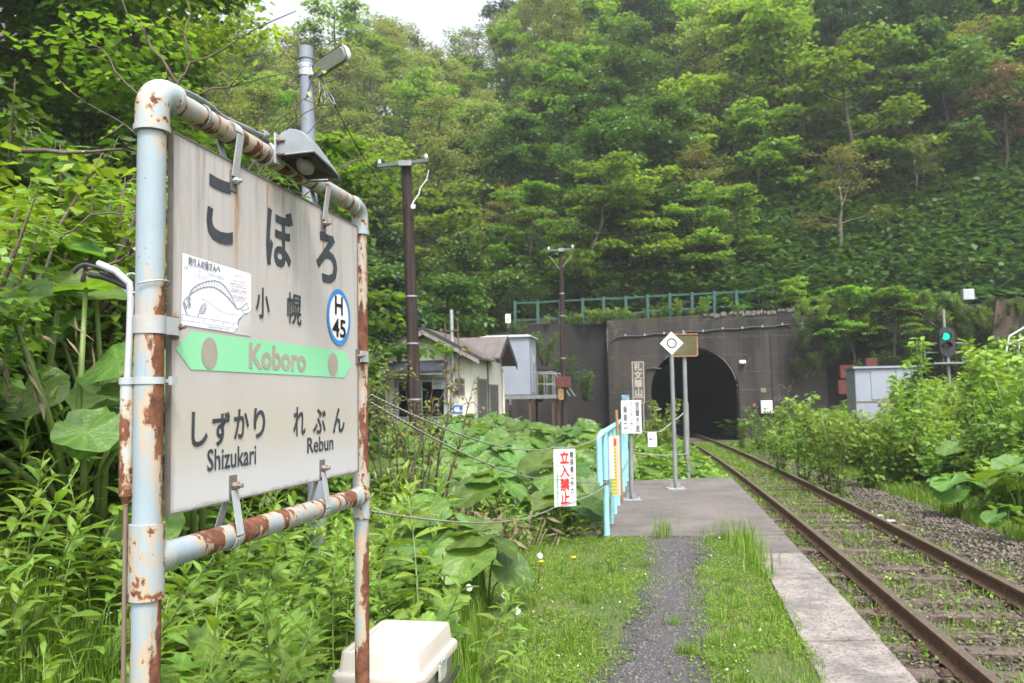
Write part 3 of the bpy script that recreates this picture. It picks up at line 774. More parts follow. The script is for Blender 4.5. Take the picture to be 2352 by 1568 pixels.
for cx, s in ((PL, 1), (PR, -1)):
    er = .039 if s > 0 else .032; ea = .050 if s > 0 else .048
    mb = MB(); c = Vector((cx + s * ea, 0, ZT - ea))
    mb.tube([Vector((cx, 0, ZT - 0.100))] + arc(c, ea, PI, PI / 2, 10, (s, 0, 0), (0, 0, 1)) + [Vector((cx + s * 0.072, 0, ZT))], er, 32)
    mb.tube([(cx, 0, ZT - 0.104), (cx, 0, ZT - 0.090)], er + .003, 32)
    mb.tube([(cx + s * .062, 0, ZT), (cx + s * .076, 0, ZT)], er + .002, 32)
    mb.build('elbow', R5, sg, smooth=True)
for cx, s in ((PL, 1), (PR, -1)):
    mb = MB(); r = 0.039 if s > 0 else 0.033
    mb.tube([(cx, 0, ZB - 0.085), (cx, 0, ZB + 0.085)], r, 32)
    mb.tube([(cx, 0, ZB), (cx + s * 0.060, 0, ZB)], max(r - 0.001, .0355), 28)
    mb.build('tee', R6, sg, smooth=True)
BW_, BZ0, BZ1, YF = 1.152, 1.294, 2.216, -0.012
def board_mat():
    q = N('weathered sign board'); raw = q.coord(); sep = q.n('ShaderNodeSeparateXYZ'); q.l(raw, sep.inputs[0])
    st = q.noise(q.coord((1, 1, 0.06)), 22, 6, 0.7)
    c = q.mix(q.remap(q.noise(q.coord((1, 1, 0.5)), 2.2, 5), 0.35, 0.68), (0.475, 0.448, 0.43), (0.405, 0.38, 0.362))
    c = q.mix(q.remap(sep.outputs[2], 1.50, 1.32), c, (0.50, 0.495, 0.51))
    warm = q.math('MULTIPLY', q.remap(sep.outputs[2], 1.62, 1.50), q.remap(sep.outputs[2], 1.36, 1.46))
    c = q.mix(q.math('MULTIPLY', warm, 0.6), c, (0.44, 0.40, 0.325))
    fade = q.remap(sep.outputs[2], 1.75, 2.2)
    c = q.mix(q.math('MULTIPLY', q.remap(st, 0.49, 0.66), q.math('MULTIPLY', fade, 0.9)), c, (0.24, 0.225, 0.21))
    # grime on the rim
    for ax, lo, hi in ((0, 0.0, 0.022), (0, BW_, BW_ - 0.016), (2, BZ1, BZ1 - 0.02), (2, BZ0, BZ0 + 0.010)):
        e = q.math('ADD', sep.outputs[ax], q.math('MULTIPLY', q.math('SUBTRACT', q.noise(raw, 25, 4), 0.5), 0.02))
        c = q.mix(q.math('MULTIPLY', q.remap(e, hi, lo), 0.6), c, (0.17, 0.155, 0.145))
    # rust runs below the hangers and along the top edge
    for u, z0, ln, w in ((0.292, 2.155, 0.30, 0.016), (0.853, 2.14, 0.20, 0.012), (0.465, 2.21, 0.30, 0.008), (0.56, 2.21, 0.16, 0.007), (0.72, 2.21, 0.1, 0.005), (0.02, 1.77, 0.12, 0.02)):
        dx = q.math('ABSOLUTE', q.math('SUBTRACT', q.math('ADD', sep.outputs[0], q.math('MULTIPLY', q.math('SUBTRACT', q.noise(raw, 9, 3), 0.5), 0.02)), u))
        m1 = q.math('MULTIPLY', q.remap(dx, w, w * 0.2), q.math('MULTIPLY', q.remap(sep.outputs[2], z0 - ln, z0 - ln * 0.2), q.remap(sep.outputs[2], z0 + 0.01, z0 - 0.005)))
        m1 = q.math('MULTIPLY', m1, q.remap(q.noise(q.coord((1, 1, 0.15)), 60, 4), 0.30, 0.52))
        c = q.mix(m1, c, (0.34, 0.19, 0.08))
    sp = q.remap(q.noise(raw, 60, 3, 0.6), 0.745, 0.77)
    c = q.mix(sp, c, (0.14, 0.12, 0.11))
    return q.set(c, q.remap(st, 0.4, 0.7, 0.30, 0.5), None, 0.5)
mb = MB(); mb.box(0, BW_, YF, YF + 0.004, BZ0, BZ1)
board = mb.build('name_board', [board_mat()], sg)
mb = MB()
for x0, x1, z0, z1 in ((-0.004, 0.0, BZ0 - .004, BZ1 + .004), (BW_, BW_ + 0.004, BZ0 - .004, BZ1 + .004), (0, BW_, BZ0 - 0.004, BZ0), (0, BW_, BZ1, BZ1 + .004)):
    mb.box(x0, x1, YF - 0.002, YF + 0.012, z0, z1)
mb.build('edge_trim', M_plate, board)
fr = Frame((0, YF, 0), (1, 0, 0), (0, 0, 1))            # board face, normal -Y
def word(name, items):
    mb = MB()
    for ch, bx, bd_ in items: text_in(mb, fr, ch, bx, bd_)
    mb.build(name, M_ink, board)
word('station_name_character', [('こ', (0.143, 1.980, 0.270, 2.157), 0.030)])
word('station_name_character', [('ぼ', (0.455, 1.964, 0.624, 2.150), 0.022)])
word('station_name_character', [('ろ', (0.794, 1.963, 0.965, 2.138), 0.030)])
word('kanji_character', [('小', (0.396, 1.801, 0.474, 1.889), 0.018)])
word('kanji_character', [('幌', (0.588, 1.800, 0.682, 1.897), 0.014)])
word('next_station_name', [(c, b_, .020) for c, b_ in zip('しずかり', ((0.084, 1.445, 0.156, 1.533), (0.176, 1.441, 0.262, 1.531), (0.281, 1.455, 0.360, 1.537), (0.386, 1.451, 0.452, 1.538)))])
word('next_station_name', [(c, b_, .018) for c, b_ in zip('れぶん', ((0.629, 1.446, 0.713, 1.538), (0.768, 1.447, 0.867, 1.531), (0.925, 1.443, 1.025, 1.531)))])
word('roman_lettering', [('Shizukari', (0.154, 1.379, 0.400, 1.436), 0.012)])
word('roman_lettering', [('Rebun', (0.726, 1.387, 0.928, 1.438), 0.012)])
M_band = mat('faded mint green film', (0.26, 0.62, 0.36), (0.23, 0.57, 0.33), 0.4, 3)
M_boardk = mat('worn board showing through', (0.31, 0.26, 0.22), (0.35, 0.31, 0.275), 0.6, 9)
mb = MB(); poly(mb, fr, [(0.016, 1.685), (0.077, 1.640), (1.030, 1.627), (1.094, 1.653), (1.030, 1.684 + 0.0), (1.026, 1.684), (0.075, 1.733)][:0] or [(0.016, 1.686), (0.080, 1.640), (1.026, 1.628), (1.090, 1.656), (1.034, 1.7345), (0.075, 1.7345)], 0.0015)
mb = MB(); poly(mb, fr, [(0.016, 1.6865), (0.078, 1.6385), (1.028, 1.6385), (1.090, 1.6865), (1.028, 1.7345), (0.078, 1.7345)], 0.0015)
mb.build('green_band', M_band, board)
for cu, ru in ((.160, .037), (.926, .042)): mb = MB(); poly(mb, fr, disc(cu, 1.683, ru, .041), 0.0025); mb.build('band_dot', M_boardk, board)
mb = MB()
text_in(mb, fr, 'Koboro', (0.358, 1.650, 0.716, 1.724), 0.030, 0.0025)
mb.build('band_lettering', M_boardk, board)
mb = MB(); ring(mb, fr, 0.978, 1.853, 0.101, 0.083, 0.003, 0); poly(mb, fr, disc(0.978, 1.853, 0.084, 0.084), 0.0025, 1)
text_in(mb, fr, 'H', (0.940, 1.862, 1.008, 1.928), 0.020, 0.004, 2); text_in(mb, fr, '45', (0.918, 1.781, 1.034, 1.847), 0.020, 0.004, 2)
mb.build('number_badge', [mat('badge blue', (0.05, 0.24, 0.60), None, 0.3), M_white, mat('badge black', (0.012, 0.012, 0.014), None, 0.4)], board)
# the fishing notice pasted on the board
po = [(0.0354, 1.7527), (0.0379, 1.7471), (0.2721, 1.745), (0.2975, 1.7609), (0.2943, 1.7753), (0.3018, 1.7858), (0.3233, 1.7978), (0.3516, 1.8072), (0.3683, 1.8164), (0.3674, 1.9182), (0.3538, 1.9204), (0.1086, 1.9238), (0.0384, 1.9251)]
mb = MB(); poly(mb, fr, po, 0.002, 0)
poly(mb, fr, [(0.2721, 1.742), (0.3683, 1.742), (0.3683, 1.8164), (0.3233, 1.7978), (0.2975, 1.7609)], 0.0012, 4)
H_ = 0.003
fo = [(0.0671, 1.8221), (0.0707, 1.8314), (0.0806, 1.8416), (0.0969, 1.8512), (0.1252, 1.8626), (0.1516, 1.8704), (0.1815, 1.8756), (0.2067, 1.8751), (0.2296, 1.8678), (0.2472, 1.8572), (0.265, 1.844), (0.2786, 1.8277), (0.2863, 1.8154)]
fi = [(0.0684, 1.8215), (0.0758, 1.8276), (0.0845, 1.8324), (0.1047, 1.8424), (0.1306, 1.851), (0.1572, 1.8563), (0.179, 1.8573), (0.2013, 1.8538), (0.2241, 1.8472), (0.2474, 1.8371), (0.2607, 1.8306), (0.2742, 1.8223), (0.2863, 1.8146)]
ribbon(mb, fr, fo, 0.0024, H_, 1); ribbon(mb, fr, fi, 0.0026, H_, 1)
for k in range(1, 12):
    for f in (0, 0.5):
        a = [fi[k][j] * (1 - f) + fi[k + 1][j] * f for j in (0, 1)]; b = [fo[k][j] * (1 - f) + fo[k + 1][j] * f for j in (0, 1)]
        ribbon(mb, fr, [a, ((a[0] + b[0]) / 2 - .001, (a[1] + b[1]) / 2 + .0005), b], 0.0013, H_, 1)
for pts, w in (([(0.2863, 1.8154), (0.2955, 1.8123), (0.3077, 1.8144), (0.3231, 1.8226), (0.3444, 1.8358), (0.3531, 1.8174)], .0026), ([(0.0684, 1.8215), (0.0573, 1.8172), (0.0453, 1.8077), (0.0418, 1.8), (0.0455, 1.7931), (0.0593, 1.7739)], .0024),
        ([(0.0441, 1.8046), (0.0566, 1.7869), (0.0583, 1.7885), (0.0478, 1.8051)], .0018), ([(0.1058, 1.7739), (0.1133, 1.7897), (0.1209, 1.8026), (0.1313, 1.8083), (0.1405, 1.8101), (0.142, 1.7987), (0.1342, 1.7872), (0.1238, 1.7824), (0.116, 1.7824)], .0024),
        ([(0.118, 1.8167), (0.1285, 1.8202), (0.147, 1.817), (0.1687, 1.8093), (0.1909, 1.8023), (0.2191, 1.7965), (0.2479, 1.7945), (0.2835, 1.7947), (0.3079, 1.7946)], .0009),
        ([(0.1158, 1.7953), (0.1406, 1.8047)], .0016), ([(0.1146, 1.7906), (0.1399, 1.7978)], .0016), ([(0.1146, 1.7853), (0.1368, 1.7913)], .0016), ([(0.3217, 1.81), (0.3531, 1.8191)], .0016), ([(0.3248, 1.8029), (0.3501, 1.8054)], .0016), ([(0.3107, 1.8164), (0.3217, 1.81), (0.3249, 1.7979)], .0016),
        ([(0.0362, 1.7724), (0.2959, 1.7705)], .0010), ([(0.0365, 1.7586), (0.296, 1.7575)], .0008)): ribbon(mb, fr, pts, w, H_, 1)
for cu, cv in ((0.0645, 1.8125), (0.0672, 1.7982)):
    ring(mb, fr, cu, cv, 0.0078, 0.0062, H_, 1, 20); poly(mb, fr, disc(cu + .0012, cv + .001, 0.0034, 0.0042, 12), H_, 1)
for s_, u in zip(('0', '5', '10', '15', '20', '25'), (0.0395, 0.0843, 0.1306, 0.1776, 0.2232, 0.2704)):
    text_in(mb, fr, s_, (u - .0025 * len(s_), 1.7625, u + .0025 * len(s_), 1.7685), 0.0, H_, 2)
text_in(mb, fr, '釣り人の皆さんへ', (0.062, 1.8995, 0.206, 1.9205), 0.022, H_, 1)
text_in(mb, fr, '全長', (0.041, 1.8855, 0.062, 1.8965), 0.0, H_, 2); text_in(mb, fr, 'の', (0.107, 1.8865, 0.116, 1.8945), 0.0, H_, 2)
text_in(mb, fr, 'が釣れた場合は、', (0.149, 1.8825, 0.230, 1.8930), 0.0, H_, 2); text_in(mb, fr, 'して下さい!!', (0.084, 1.8695, 0.145, 1.8815), 0.0, H_, 2)
text_in(mb, fr, '北海道海面利用協議会　北海道', (0.148, 1.7485, 0.252, 1.7555), 0.0, H_, 2)
text_in(mb, fr, 'あなたは知っていますか', (0.272, 1.902, 0.327, 1.908), 0.0, H_, 2)
for i, (a, b, c, d) in enumerate(((0.2615, 1.8891, 0.335, 1.8908), (0.2528, 1.8798, 0.3446, 1.882), (0.2588, 1.8733, 0.3383, 1.8745), (0.25, 1.8648, 0.3479, 1.8648), (0.2589, 1.8587, 0.3448, 1.8594), (0.2724, 1.8473, 0.3449, 1.8484), (0.277, 1.8422, 0.3386, 1.8419), (0.2831, 1.8355, 0.3292, 1.835))):
    nseg = 14
    for k in range(nseg):
        if (k * 5 + i * 3) % 7 == 0: continue
        t0, t1 = k / nseg, (k + 0.72) / nseg
        ribbon(mb, fr, [(a + (c - a) * t0, b + (d - b) * t0), (a + (c - a) * t1, b + (d - b) * t1)], 0.0030, H_, 3 if (i in (0, 7) or (i in (1, 4) and k > 6)) else 2)
mb.build('fishing_notice', [mat('bleached notice paper', (0.74, 0.75, 0.80), (0.70, 0.71, 0.76), 0.5), mat('notice line ink', (0.22, 0.23, 0.28), None, 0.6), mat('faded notice print', (0.42, 0.43, 0.48), None, 0.6), mat('faded red notice print', (0.80, 0.55, 0.50), None, 0.6), mat('paste residue', (0.53, 0.52, 0.52), None, 0.5)], board)
# hangers: a U strap round the pipe and two flats bolted through the board
for i, (u, zc, up) in enumerate(((0.272, ZT, 0), (0.850, ZT, 0), (0.279, ZB, 1), (0.838, ZB, 1))):
    h = thing('hanger', None, None, (0, 0, 0)); h.parent = sg; KIDS[sg].append(h)
    mb = MB(); r = 0.0312 if not up else 0.0340
    z_att = (zc - 0.135) if not up else (zc + 0.135)
    sgn = -1 if not up else 1
    bandpts = arc((u, 0, zc), r, PI * (1.0 if not up else 0.0), PI * (0.0 if not up else -1.0), 14, (0, -1, 0), (0, 0, 1)) if not up else arc((u, 0, zc), r, 0, -PI, 14, (0, 1, 0), (0, 0, 1))
    w = 0.017
    V = [];
    for p in bandpts:
        dv = (p - Vector((u, 0, zc))).normalized() * 0.0025
        V += [p + Vector((-w, 0, 0)), p + Vector((w, 0, 0)), p + dv + Vector((w, 0, 0)), p + dv + Vector((-w, 0, 0))]
    F = []
    for k in range(len(bandpts) - 1):
        for j in range(4): F.append((4 * k + j, 4 * k + (j + 1) % 4, 4 * k + 4 + (j + 1) % 4, 4 * k + 4 + j))
    mb.add(V, F)
    strap = mb.build('strap', M_bracket, h)
    for yy, ye in ((-r - 0.001, YF - 0.006), (r + 0.001, YF + 0.010)):
        mb = MB(); mb.bar((u + (0.004 if yy < 0 else -0.004), yy, zc + sgn * 0.004), (u, ye, z_att - sgn * 0.012), 0.030, 0.004, up=(0, 1, 0)); mb.build('flat_arm', M_bracket, h)
    mb = MB(); mb.box(u - 0.019, u + 0.017, YF - 0.0035, YF - 0.0005, z_att - 0.030, z_att + 0.028); mb.build('back_plate', M_plate, h)
    mb = MB(); mb.tube([(u, YF - 0.004, z_att), (u, YF - 0.018, z_att)], 0.0105, 6); mb.tube([(u, YF - 0.017, z_att), (u, YF - 0.030, z_att)], 0.006, 8); mb.build('bolt', M_bolt if i != 0 else M_galv, h)
for cx, u_, z, s in ((PL, 0.008, 1.738, 1), (PR, 1.146, 1.722, -1)):
    h = thing('side_clamp', None, None, (0, 0, 0)); h.parent = sg; KIDS[sg].append(h)
    mb = MB(); mb.tube([(cx, 0, z - 0.021), (cx, 0, z + 0.021)], .0355 if s > 0 else .030, 32); mb.box(min(cx, u_), max(cx, u_), -0.030, -0.026, z - .021, z + .021); mb.build('band', M_bracket, h, smooth=True)
    mb = MB(); mb.box(u_ - 0.016, u_ + 0.014, YF - 0.006, YF - 0.001, z - 0.028, z + 0.026); mb.build('clamp_plate', M_plate, h)
    mb = MB(); mb.tube([(u_, YF - 0.005, z), (u_, YF - 0.020, z)], 0.0085, 6); mb.tube([(u_, YF - 0.02, z), (u_, YF - 0.032, z)], 0.005, 8); mb.build('bolt', M_bolt, h)
# wire ties and cable on the top pipe
mb = MB()
for x_, t_ in ((0.13, .2), (0.136, .22)): mb.tube(arc((x_, 0, ZT), 0.0325, 0, 2 * PI, 20, (0.15, 1, 0), (0, 0, 1)), 0.0022, 6, caps=False)
mb.build('wire_tie', M_dgal, sg)

# sign lamp clamped on the top pipe
lamp = thing('sign_lamp', 'grey metal hood lamp clamped on the top pipe of the station sign', 'lamp', SO + Matrix.Rotation(SY, 3, 'Z') @ Vector((0.462, 0, ZT)), SY)
M_hood = mat('weathered grey hood', (0.25, 0.285, 0.31), (0.20, 0.235, 0.26), 0.5, 10, dirt=(0.17, 0.175, 0.18))
M_hoodin = mat('dark hood inside', (0.10, 0.095, 0.095), (0.14, 0.13, 0.13), 0.7, 20)  # inside of the hood, darker than its outside
def hood_sec(x, ys, zs): return [(x, -y, z * .84) for y, z in zip(ys, zs)]
ysec = [0.043, 0.043, 0.060, 0.085, 0.112, 0.135, 0.152, 0.162]
secs = [(0.00, [-.010, .052, .072, .082, .074, .050, .022, -.006]), (0.03, [-.014, .058, .086, .098, .088, .060, .028, -.010]), (0.10, [-.022, .050, .074, .084, .074, .048, .014, -.020]), (0.17, [-.030, .024, .042, .050, .040, .018, -.010, -.032]), (0.205, [-.036, -.016, -.006, -.002, -.010, -.022, -.032, -.040])]
def hood(off, flip):
    mb = MB(); Ls = [hood_sec(x * (1 - off) + off * .1, [y - (off * .02 if i > 3 else -off * .02) for i, y in enumerate(ysec)], [z - off * .03 for z in zs]) for x, zs in secs]
    n_ = 8; V = [v for L_ in Ls for v in L_]; F = []
    for i in range(len(Ls) - 1):
        for k in range(n_ - 1): F.append((i * n_ + k, i * n_ + k + 1, (i + 1) * n_ + k + 1, (i + 1) * n_ + k))
    F.append(tuple(range(n_))); F.append(tuple(range(4 * n_ + n_ - 1, 4 * n_ - 1, -1)))
    mb.add(V, F); return mb
o = hood(0, False).build('hood', [M_hood], lamp, smooth=True)
sd_ = o.modifiers.new('sub', 'SUBSURF'); sd_.levels = sd_.render_levels = 1
ho = hood(0.25, True).build('hood_lining', M_hoodin, lamp, smooth=True)
mb = MB(); rimp = [(0.0, -0.043, -.010), (0.0, -.162, -.006), (.10, -.164, -.020), (.17, -.163, -.032), (.206, -.155, -.040), (.206, -.05, -.037), (.10, -.042, -.022), (0, -.043, -.010)]
mb.tube(rimp, 0.0032, 6); mb.build('rim', M_hood, lamp)
mb = MB(); prof = [(0.0, .012), (.012, .014), (.02, .026), (.04, .034), (.058, .032), (.072, .020), (.078, .004)]
mb.tube([(0.03 + a, -0.10, -0.012 - a * .28) for a, r in prof], [r * .78 for a, r in prof], 16); mb.build('bulb', mat('frosted bulb', (0.20, 0.185, 0.165), None, 0.35), lamp, smooth=True)
mb = MB(); mb.box(-0.012, 0.022, -0.046, -0.040, -0.035, 0.056); mb.tube(arc((0.005, 0, 0), 0.0335, 0, 2 * PI, 24, (0, 1, 0), (0, 0, 1)), 0.006, 6, caps=False); mb.build('clamp', M_galv, lamp)
for z_ in (0.034, -0.008):
    mb = MB(); mb.tube([(-.004, -0.046, z_), (-.004, -0.070, z_)], 0.004, 6); mb.tube([(-.004, -0.047, z_), (-.004, -0.053, z_)], 0.008, 6); mb.build('bolt', M_bolt, lamp)
cab = thing('lamp_cable', 'grey cable lying along the top pipe to the sign lamp', 'cable', SO + Matrix.Rotation(SY, 3, 'Z') @ Vector((0.235, 0, ZT + .034)), SY)
mb = MB(); pts = [(0.085 - .3, .0, .0)] + [(x - .3, 0.006 * math.sin(x * 23), 0.004 + 0.006 * abs(math.sin(x * 11))) for x in np.linspace(.14, .47, 12)] + [(.20, -.012, .012), (.215, -.02, .016), (.225, -.005, .022), (.215, .01, .02), (.205, .0, .012), (.225, -.02, .004)]
mb.tube(pts, 0.0075, 8); mb.build('cable', mat('grey cable sheath', (0.13, 0.14, 0.15), (0.20, 0.21, 0.21), 0.5, 30), cab, smooth=True)
mb = MB()
for k in range(5): mb.tube(arc((.205 + .004 * k, -.006, .014 + .003 * (k % 2)), .014, 0, 2 * PI, 12, (.5, 1, .3), (.2, -.2, 1)), 0.003, 5, caps=False)
mb.build('wire_knot', M_dgal, cab)

# conduit on the near post
con = thing('conduit', 'rusty thin conduit pipe strapped to the left post of the station sign', 'conduit', SO + Matrix.Rotation(SY, 3, 'Z') @ Vector((PL, 0, 0)), SY)
cxy = (-0.018, 0.043)
R7 = rust_mat('rusty conduit', 0.575, (1, 1, 0.5), (0, 0, 0), (2, 5, .25), (0.36, 0.395, 0.40), seed=9.7, fine=0.9)
mb = MB(); mb.tube([(*cxy, 1.345), (*cxy, 1.615)], 0.0155, 20); mb.tube([(cxy[0], cxy[1], 1.325), (*cxy, 1.348)], [0.006, 0.0155], 16); mb.build('conduit_pipe', R7, con, smooth=True)
mb = MB(); mb.tube([(cxy[0] + .004, cxy[1], -0.2), (cxy[0] + .004, cxy[1], 0.6), (cxy[0] + .001, cxy[1], 1.0), (*cxy, 1.34)], 0.0055, 8); mb.build('rod', mat('muddy cable', (0.13, 0.09, 0.065), (0.20, 0.16, 0.13), 0.8, 9, (1, 1, .2)), con)
mb = MB(); mb.tube([(*cxy, 1.60), (cxy[0] + .001, cxy[1] - .004, 1.72), (cxy[0], cxy[1] - .006, 1.80), (cxy[0] - .004, cxy[1] - .004, 1.835), (cxy[0] - .02, cxy[1] + .02, 1.862), (cxy[0] - .03, cxy[1] + .06, 1.88)], 0.0085, 10); mb.build('grey_cable', mat('pale grey cable', (0.40, 0.42, 0.46), (0.35, 0.37, 0.41), 0.4, 20), con, smooth=True)
mb = MB(); mb.tube([(0, 0, 1.600), (0, 0, 1.616)], 0.035, 28); mb.tube([(*cxy, 1.600), (*cxy, 1.616)], 0.0185, 20); mb.box(.03, .052, -.040, -.030, 1.598, 1.618); mb.box(.030, .052, -.030, -.020, 1.604, 1.612); mb.build('strap', M_bracket, con, smooth=True)
cut = thing('cut_cable', 'bundle of cut black cables sticking out from the left post', 'cable', SO + Matrix.Rotation(SY, 3, 'Z') @ Vector((PL, 0.04, 1.84)), SY)
for k, (e1, r) in enumerate((((-.02, .105, .020), .0072), ((-.012, .09, .036), .005), ((-.03, .11, .044), .004))):
    mb = MB(); mb.tube([(-.020, .008, -.012 + k * .005), (-.026, .035, .001 + k * .009), (-.024, .07, .013 + k * .010), e1], r, 10); mb.build('cable_end', M_black, cut, smooth=True)
mb = MB(); mb.tube([(-.02, .105, .020), (-.022, .115, .025), (-.016, .122, .046)], .0055, 8); mb.tube([(-.03, .11, .044), (-.034, .125, .038), (-.036, .138, .026)], .006, 8); mb.build('sleeve', M_black, cut, smooth=True)
mb = MB(); mb.tube(arc((-.012, .0, -.004), .024, 0, 2 * PI, 14, (0, 1, .3), (.4, 0, 1)), .003, 6, caps=False); mb.tube(arc((0, -.04, -.01), .041, 0, PI, 14, (-1, .1, 0), (0, -1, .25)), .002, 6); mb.build('wire', M_galv, cut)

# ------------------------------------------------------------------ storage bin behind the far post
bc = Vector((-0.545, 3.88, 0)); ba = 0.19
bn = thing('storage_bin', 'cream plastic storage bin with a clip lid behind the right post', 'storage bin', bc, -ba)
M_bin = mat('cream bin plastic', (0.41, 0.375, 0.33), (0.38, 0.345, 0.30), 0.42, 3, dirt=(0.33, 0.285, 0.235))
M_binb = mat('tan bin plastic', (0.25, 0.215, 0.175), (0.225, 0.195, 0.16), 0.45, 3)
hx_, hy_, zr_ = 0.203, 0.298, 0.372
mb = MB(); mb.loft([rrect(hx_ - .045, hy_ - .045, .03, 0.0), rrect(hx_ - .012, hy_ - .012, .03, zr_ - .004)]); body = mb.build('body', M_binb, bn, smooth=True)
for sx in np.linspace(-.12, .12, 3):
    mb = MB(); mb.box(sx - .004, sx + .004, -hy_ + .002, -hy_ + .02, .2, zr_ - .01); mb.build('rib', M_binb, bn)
mb = MB(); mb.box(-.17, .17, -hy_ - .001, -hy_ + .02, zr_ - .035, zr_ - .022); mb.build('lip', M_binb, bn)
mb = MB()
mb.loft([rrect(hx_ + .002, hy_ + .002, .035, zr_ - .022), rrect(hx_ + .004, hy_ + .004, .035, zr_ + .008), rrect(hx_ - .004, hy_ - .004, .034, zr_ + .020), rrect(hx_ - .005, hy_ - .005, .034, zr_ + .0205), rrect(hx_ - .019, hy_ - .019, .024, zr_ + .022), rrect(hx_ - .022, hy_ - .023, .024, zr_ + .030), rrect(hx_ - .029, hy_ - .031, .024, zr_ + .096), rrect(hx_ - .033, hy_ - .035, .022, zr_ + .103), rrect(hx_ - .039, hy_ - .041, .018, zr_ + .105), rrect(hx_ - .056, hy_ - .06, .014, zr_ + .104), rrect(hx_ - .059, hy_ - .063, .012, zr_ + .094)])
lid = mb.build('lid', M_bin, bn, smooth=True)
for yy in (-.10, .04):
    mb = MB(); mb.box(-hx_ + .062, hx_ - .062, yy, yy + .006, zr_ + .0942, zr_ + .0965); mb.build('groove', mat('groove shade plastic', (0.52, 0.46, 0.39), None, 0.5), lid)
latch = None
mb = MB(); mb.box(hx_ + .001, hx_ + .012, -.06, .03, zr_ - .075, zr_ - .005); mb.build('latch_plate', mat('clear latch plastic', (0.38, 0.42, 0.38), (0.3, 0.33, 0.3), 0.25), bn, bevel=.003)
mb = MB(); mb.tube([(hx_ + .014, -.055, zr_ - .06), (hx_ + .016, -.055, zr_ + .012), (hx_ + .016, .025, zr_ + .012), (hx_ + .014, .025, zr_ - .06)], .0022, 6); mb.box(hx_ + .008, hx_ + .013, -.048, .018, zr_ - .02, zr_ + .012); mb.build('latch_wire', M_galv, bn)
mb = MB(); pts = [(hx_ + .006, hy_ - .02, .26), (hx_ + .008, .10, .235), (hx_ + .006, -.10, .17), (hx_ + .002, -.27, .10), (hx_ - .03, -.288, .08), (0, -.292, .075), (-hx_ + .03, -.29, .08)]
mb.tube(pts, .010, 10); mb.build('cord', M_black, bn, smooth=True)
mb = MB(); mb.box(hx_ - .0195, hx_ - .0165, -.20, .03, .10, .235)
mb.build('paper_label', mat('label paper', (0.68, 0.72, 0.70), (0.6, 0.64, 0.62), 0.6), bn, rot=(0, math.radians(4.6), 0))
pbag = thing('plastic_bag', 'crumpled clear plastic bag lying against the front of the storage bin', 'bag', (-0.53, 3.52, gz(-.53, 3.52)))
import bmesh
bm = bmesh.new(); bmesh.ops.create_icosphere(bm, subdivisions=3, radius=.09)
for v in bm.verts:
    k_ = math.sin(v.co.x * 90) * math.cos(v.co.y * 80 + 1) * math.sin(v.co.z * 70 + 2)
    v.co *= 1 + .25 * k_; v.co.z = v.co.z * .9 + .10; v.co.x *= 1.3
me = bpy.data.meshes.new('bag_film'); bm.to_mesh(me); bm.free()
obj('bag_film', me, mat('crinkled clear film', (0.55, 0.55, 0.56), (0.25, 0.25, 0.26), 0.15, 40, spec=0.8), pbag)

# ------------------------------------------------------------------ grey lamp pole behind the sign
pb_ = at(733, 1300, 7.6); pt_ = at(703, 112, 7.6)
lp = thing('lamp_pole', 'grey concrete lamp pole with a white street lamp at its top', 'lamp post', (pb_.x, pb_.y, gz(pb_.x, pb_.y)))
lz = lp.location.z; topz = pt_.z - lz
ddx = (pt_.x - pb_.x)
mb = MB(); mb.tube([(0, 0, -0.2), (ddx * .5, 0, topz * .5), (ddx, 0, topz)], [.090, .076, .062], 28); mb.build('pole', M_conc, lp, smooth=True)
mb = MB(); mb.tube([(ddx, 0, topz - .10), (ddx, 0, topz + .012)], .068, 28); mb.tube([(ddx, 0, topz - .105), (ddx, 0, topz - .085)], .072, 28); mb.build('cap', M_conc, lp, smooth=True)
mb = MB(); mb.tube([(ddx, 0, topz - .27), (ddx, 0, topz - .205)], .069, 28); mb.tube([(ddx, 0, topz - .195), (ddx, 0, topz - .155)], .066, 28); mb.box(ddx + .055, ddx + .10, -.05, .0, topz - .29, topz - .20); mb.build('clamp_band', M_galv, lp, smooth=True)
mb = MB()
for k in range(16):
    a = 2 * PI * k / 16; mb.box(-.004, .004, -.004, .004, 0, .012, M=Matrix.Translation((ddx + .067 * math.cos(a), .067 * math.sin(a), topz - .168)))
mb.build('toothed_band', M_galv, lp)
# lamp head: points up and to the right, tilted
h0 = at(722, 165, 7.5) - lp.location; h1 = at(795, 118, 7.15) - lp.location
dv = (h1 - h0); hl = dv.length; xd = dv.normalized(); yd = Vector((0.30, 0.75, 0.2)).cross(xd).normalized(); zd = xd.cross(yd).normalized()
if zd.z < 0: zd, yd = -zd, -yd
def hp(a, b, c): return h0 + xd * a + yd * b + zd * c
def hloop(c, w, l0, l1, n=6):
    L_ = []
    for (x_, y_, z_) in rrect((l1 - l0) / 2, w, w * .75, 0, n): L_.append(hp(l0 + (l1 - l0) / 2 + x_, y_, c))
    return L_
mb = MB(); mb.loft([hloop(-.005, .074, -.01, hl), hloop(.022, .076, -.012, hl + .004), hloop(.058, .060, .0, hl - .015), hloop(.078, .030, .03, hl - .05)], cap0=False)
mb.build('lamp_head', M_offw, lp, smooth=True)
mb = MB(); mb.loft([hloop(-.016, .058, .02, hl - .02), hloop(-.004, .066, .008, hl - .008)]); mb.build('lens', mat('frosted lens', (0.30, 0.31, 0.28), (0.24, 0.25, 0.22), 0.2, 30), lp, smooth=True)
mb = MB(); mb.loft([hloop(-.008, .0745, -.011, hl + .001), hloop(.004, .0755, -.012, hl + .002)], cap0=False, cap1=False); mb.build('lens_frame', M_dgal, lp)
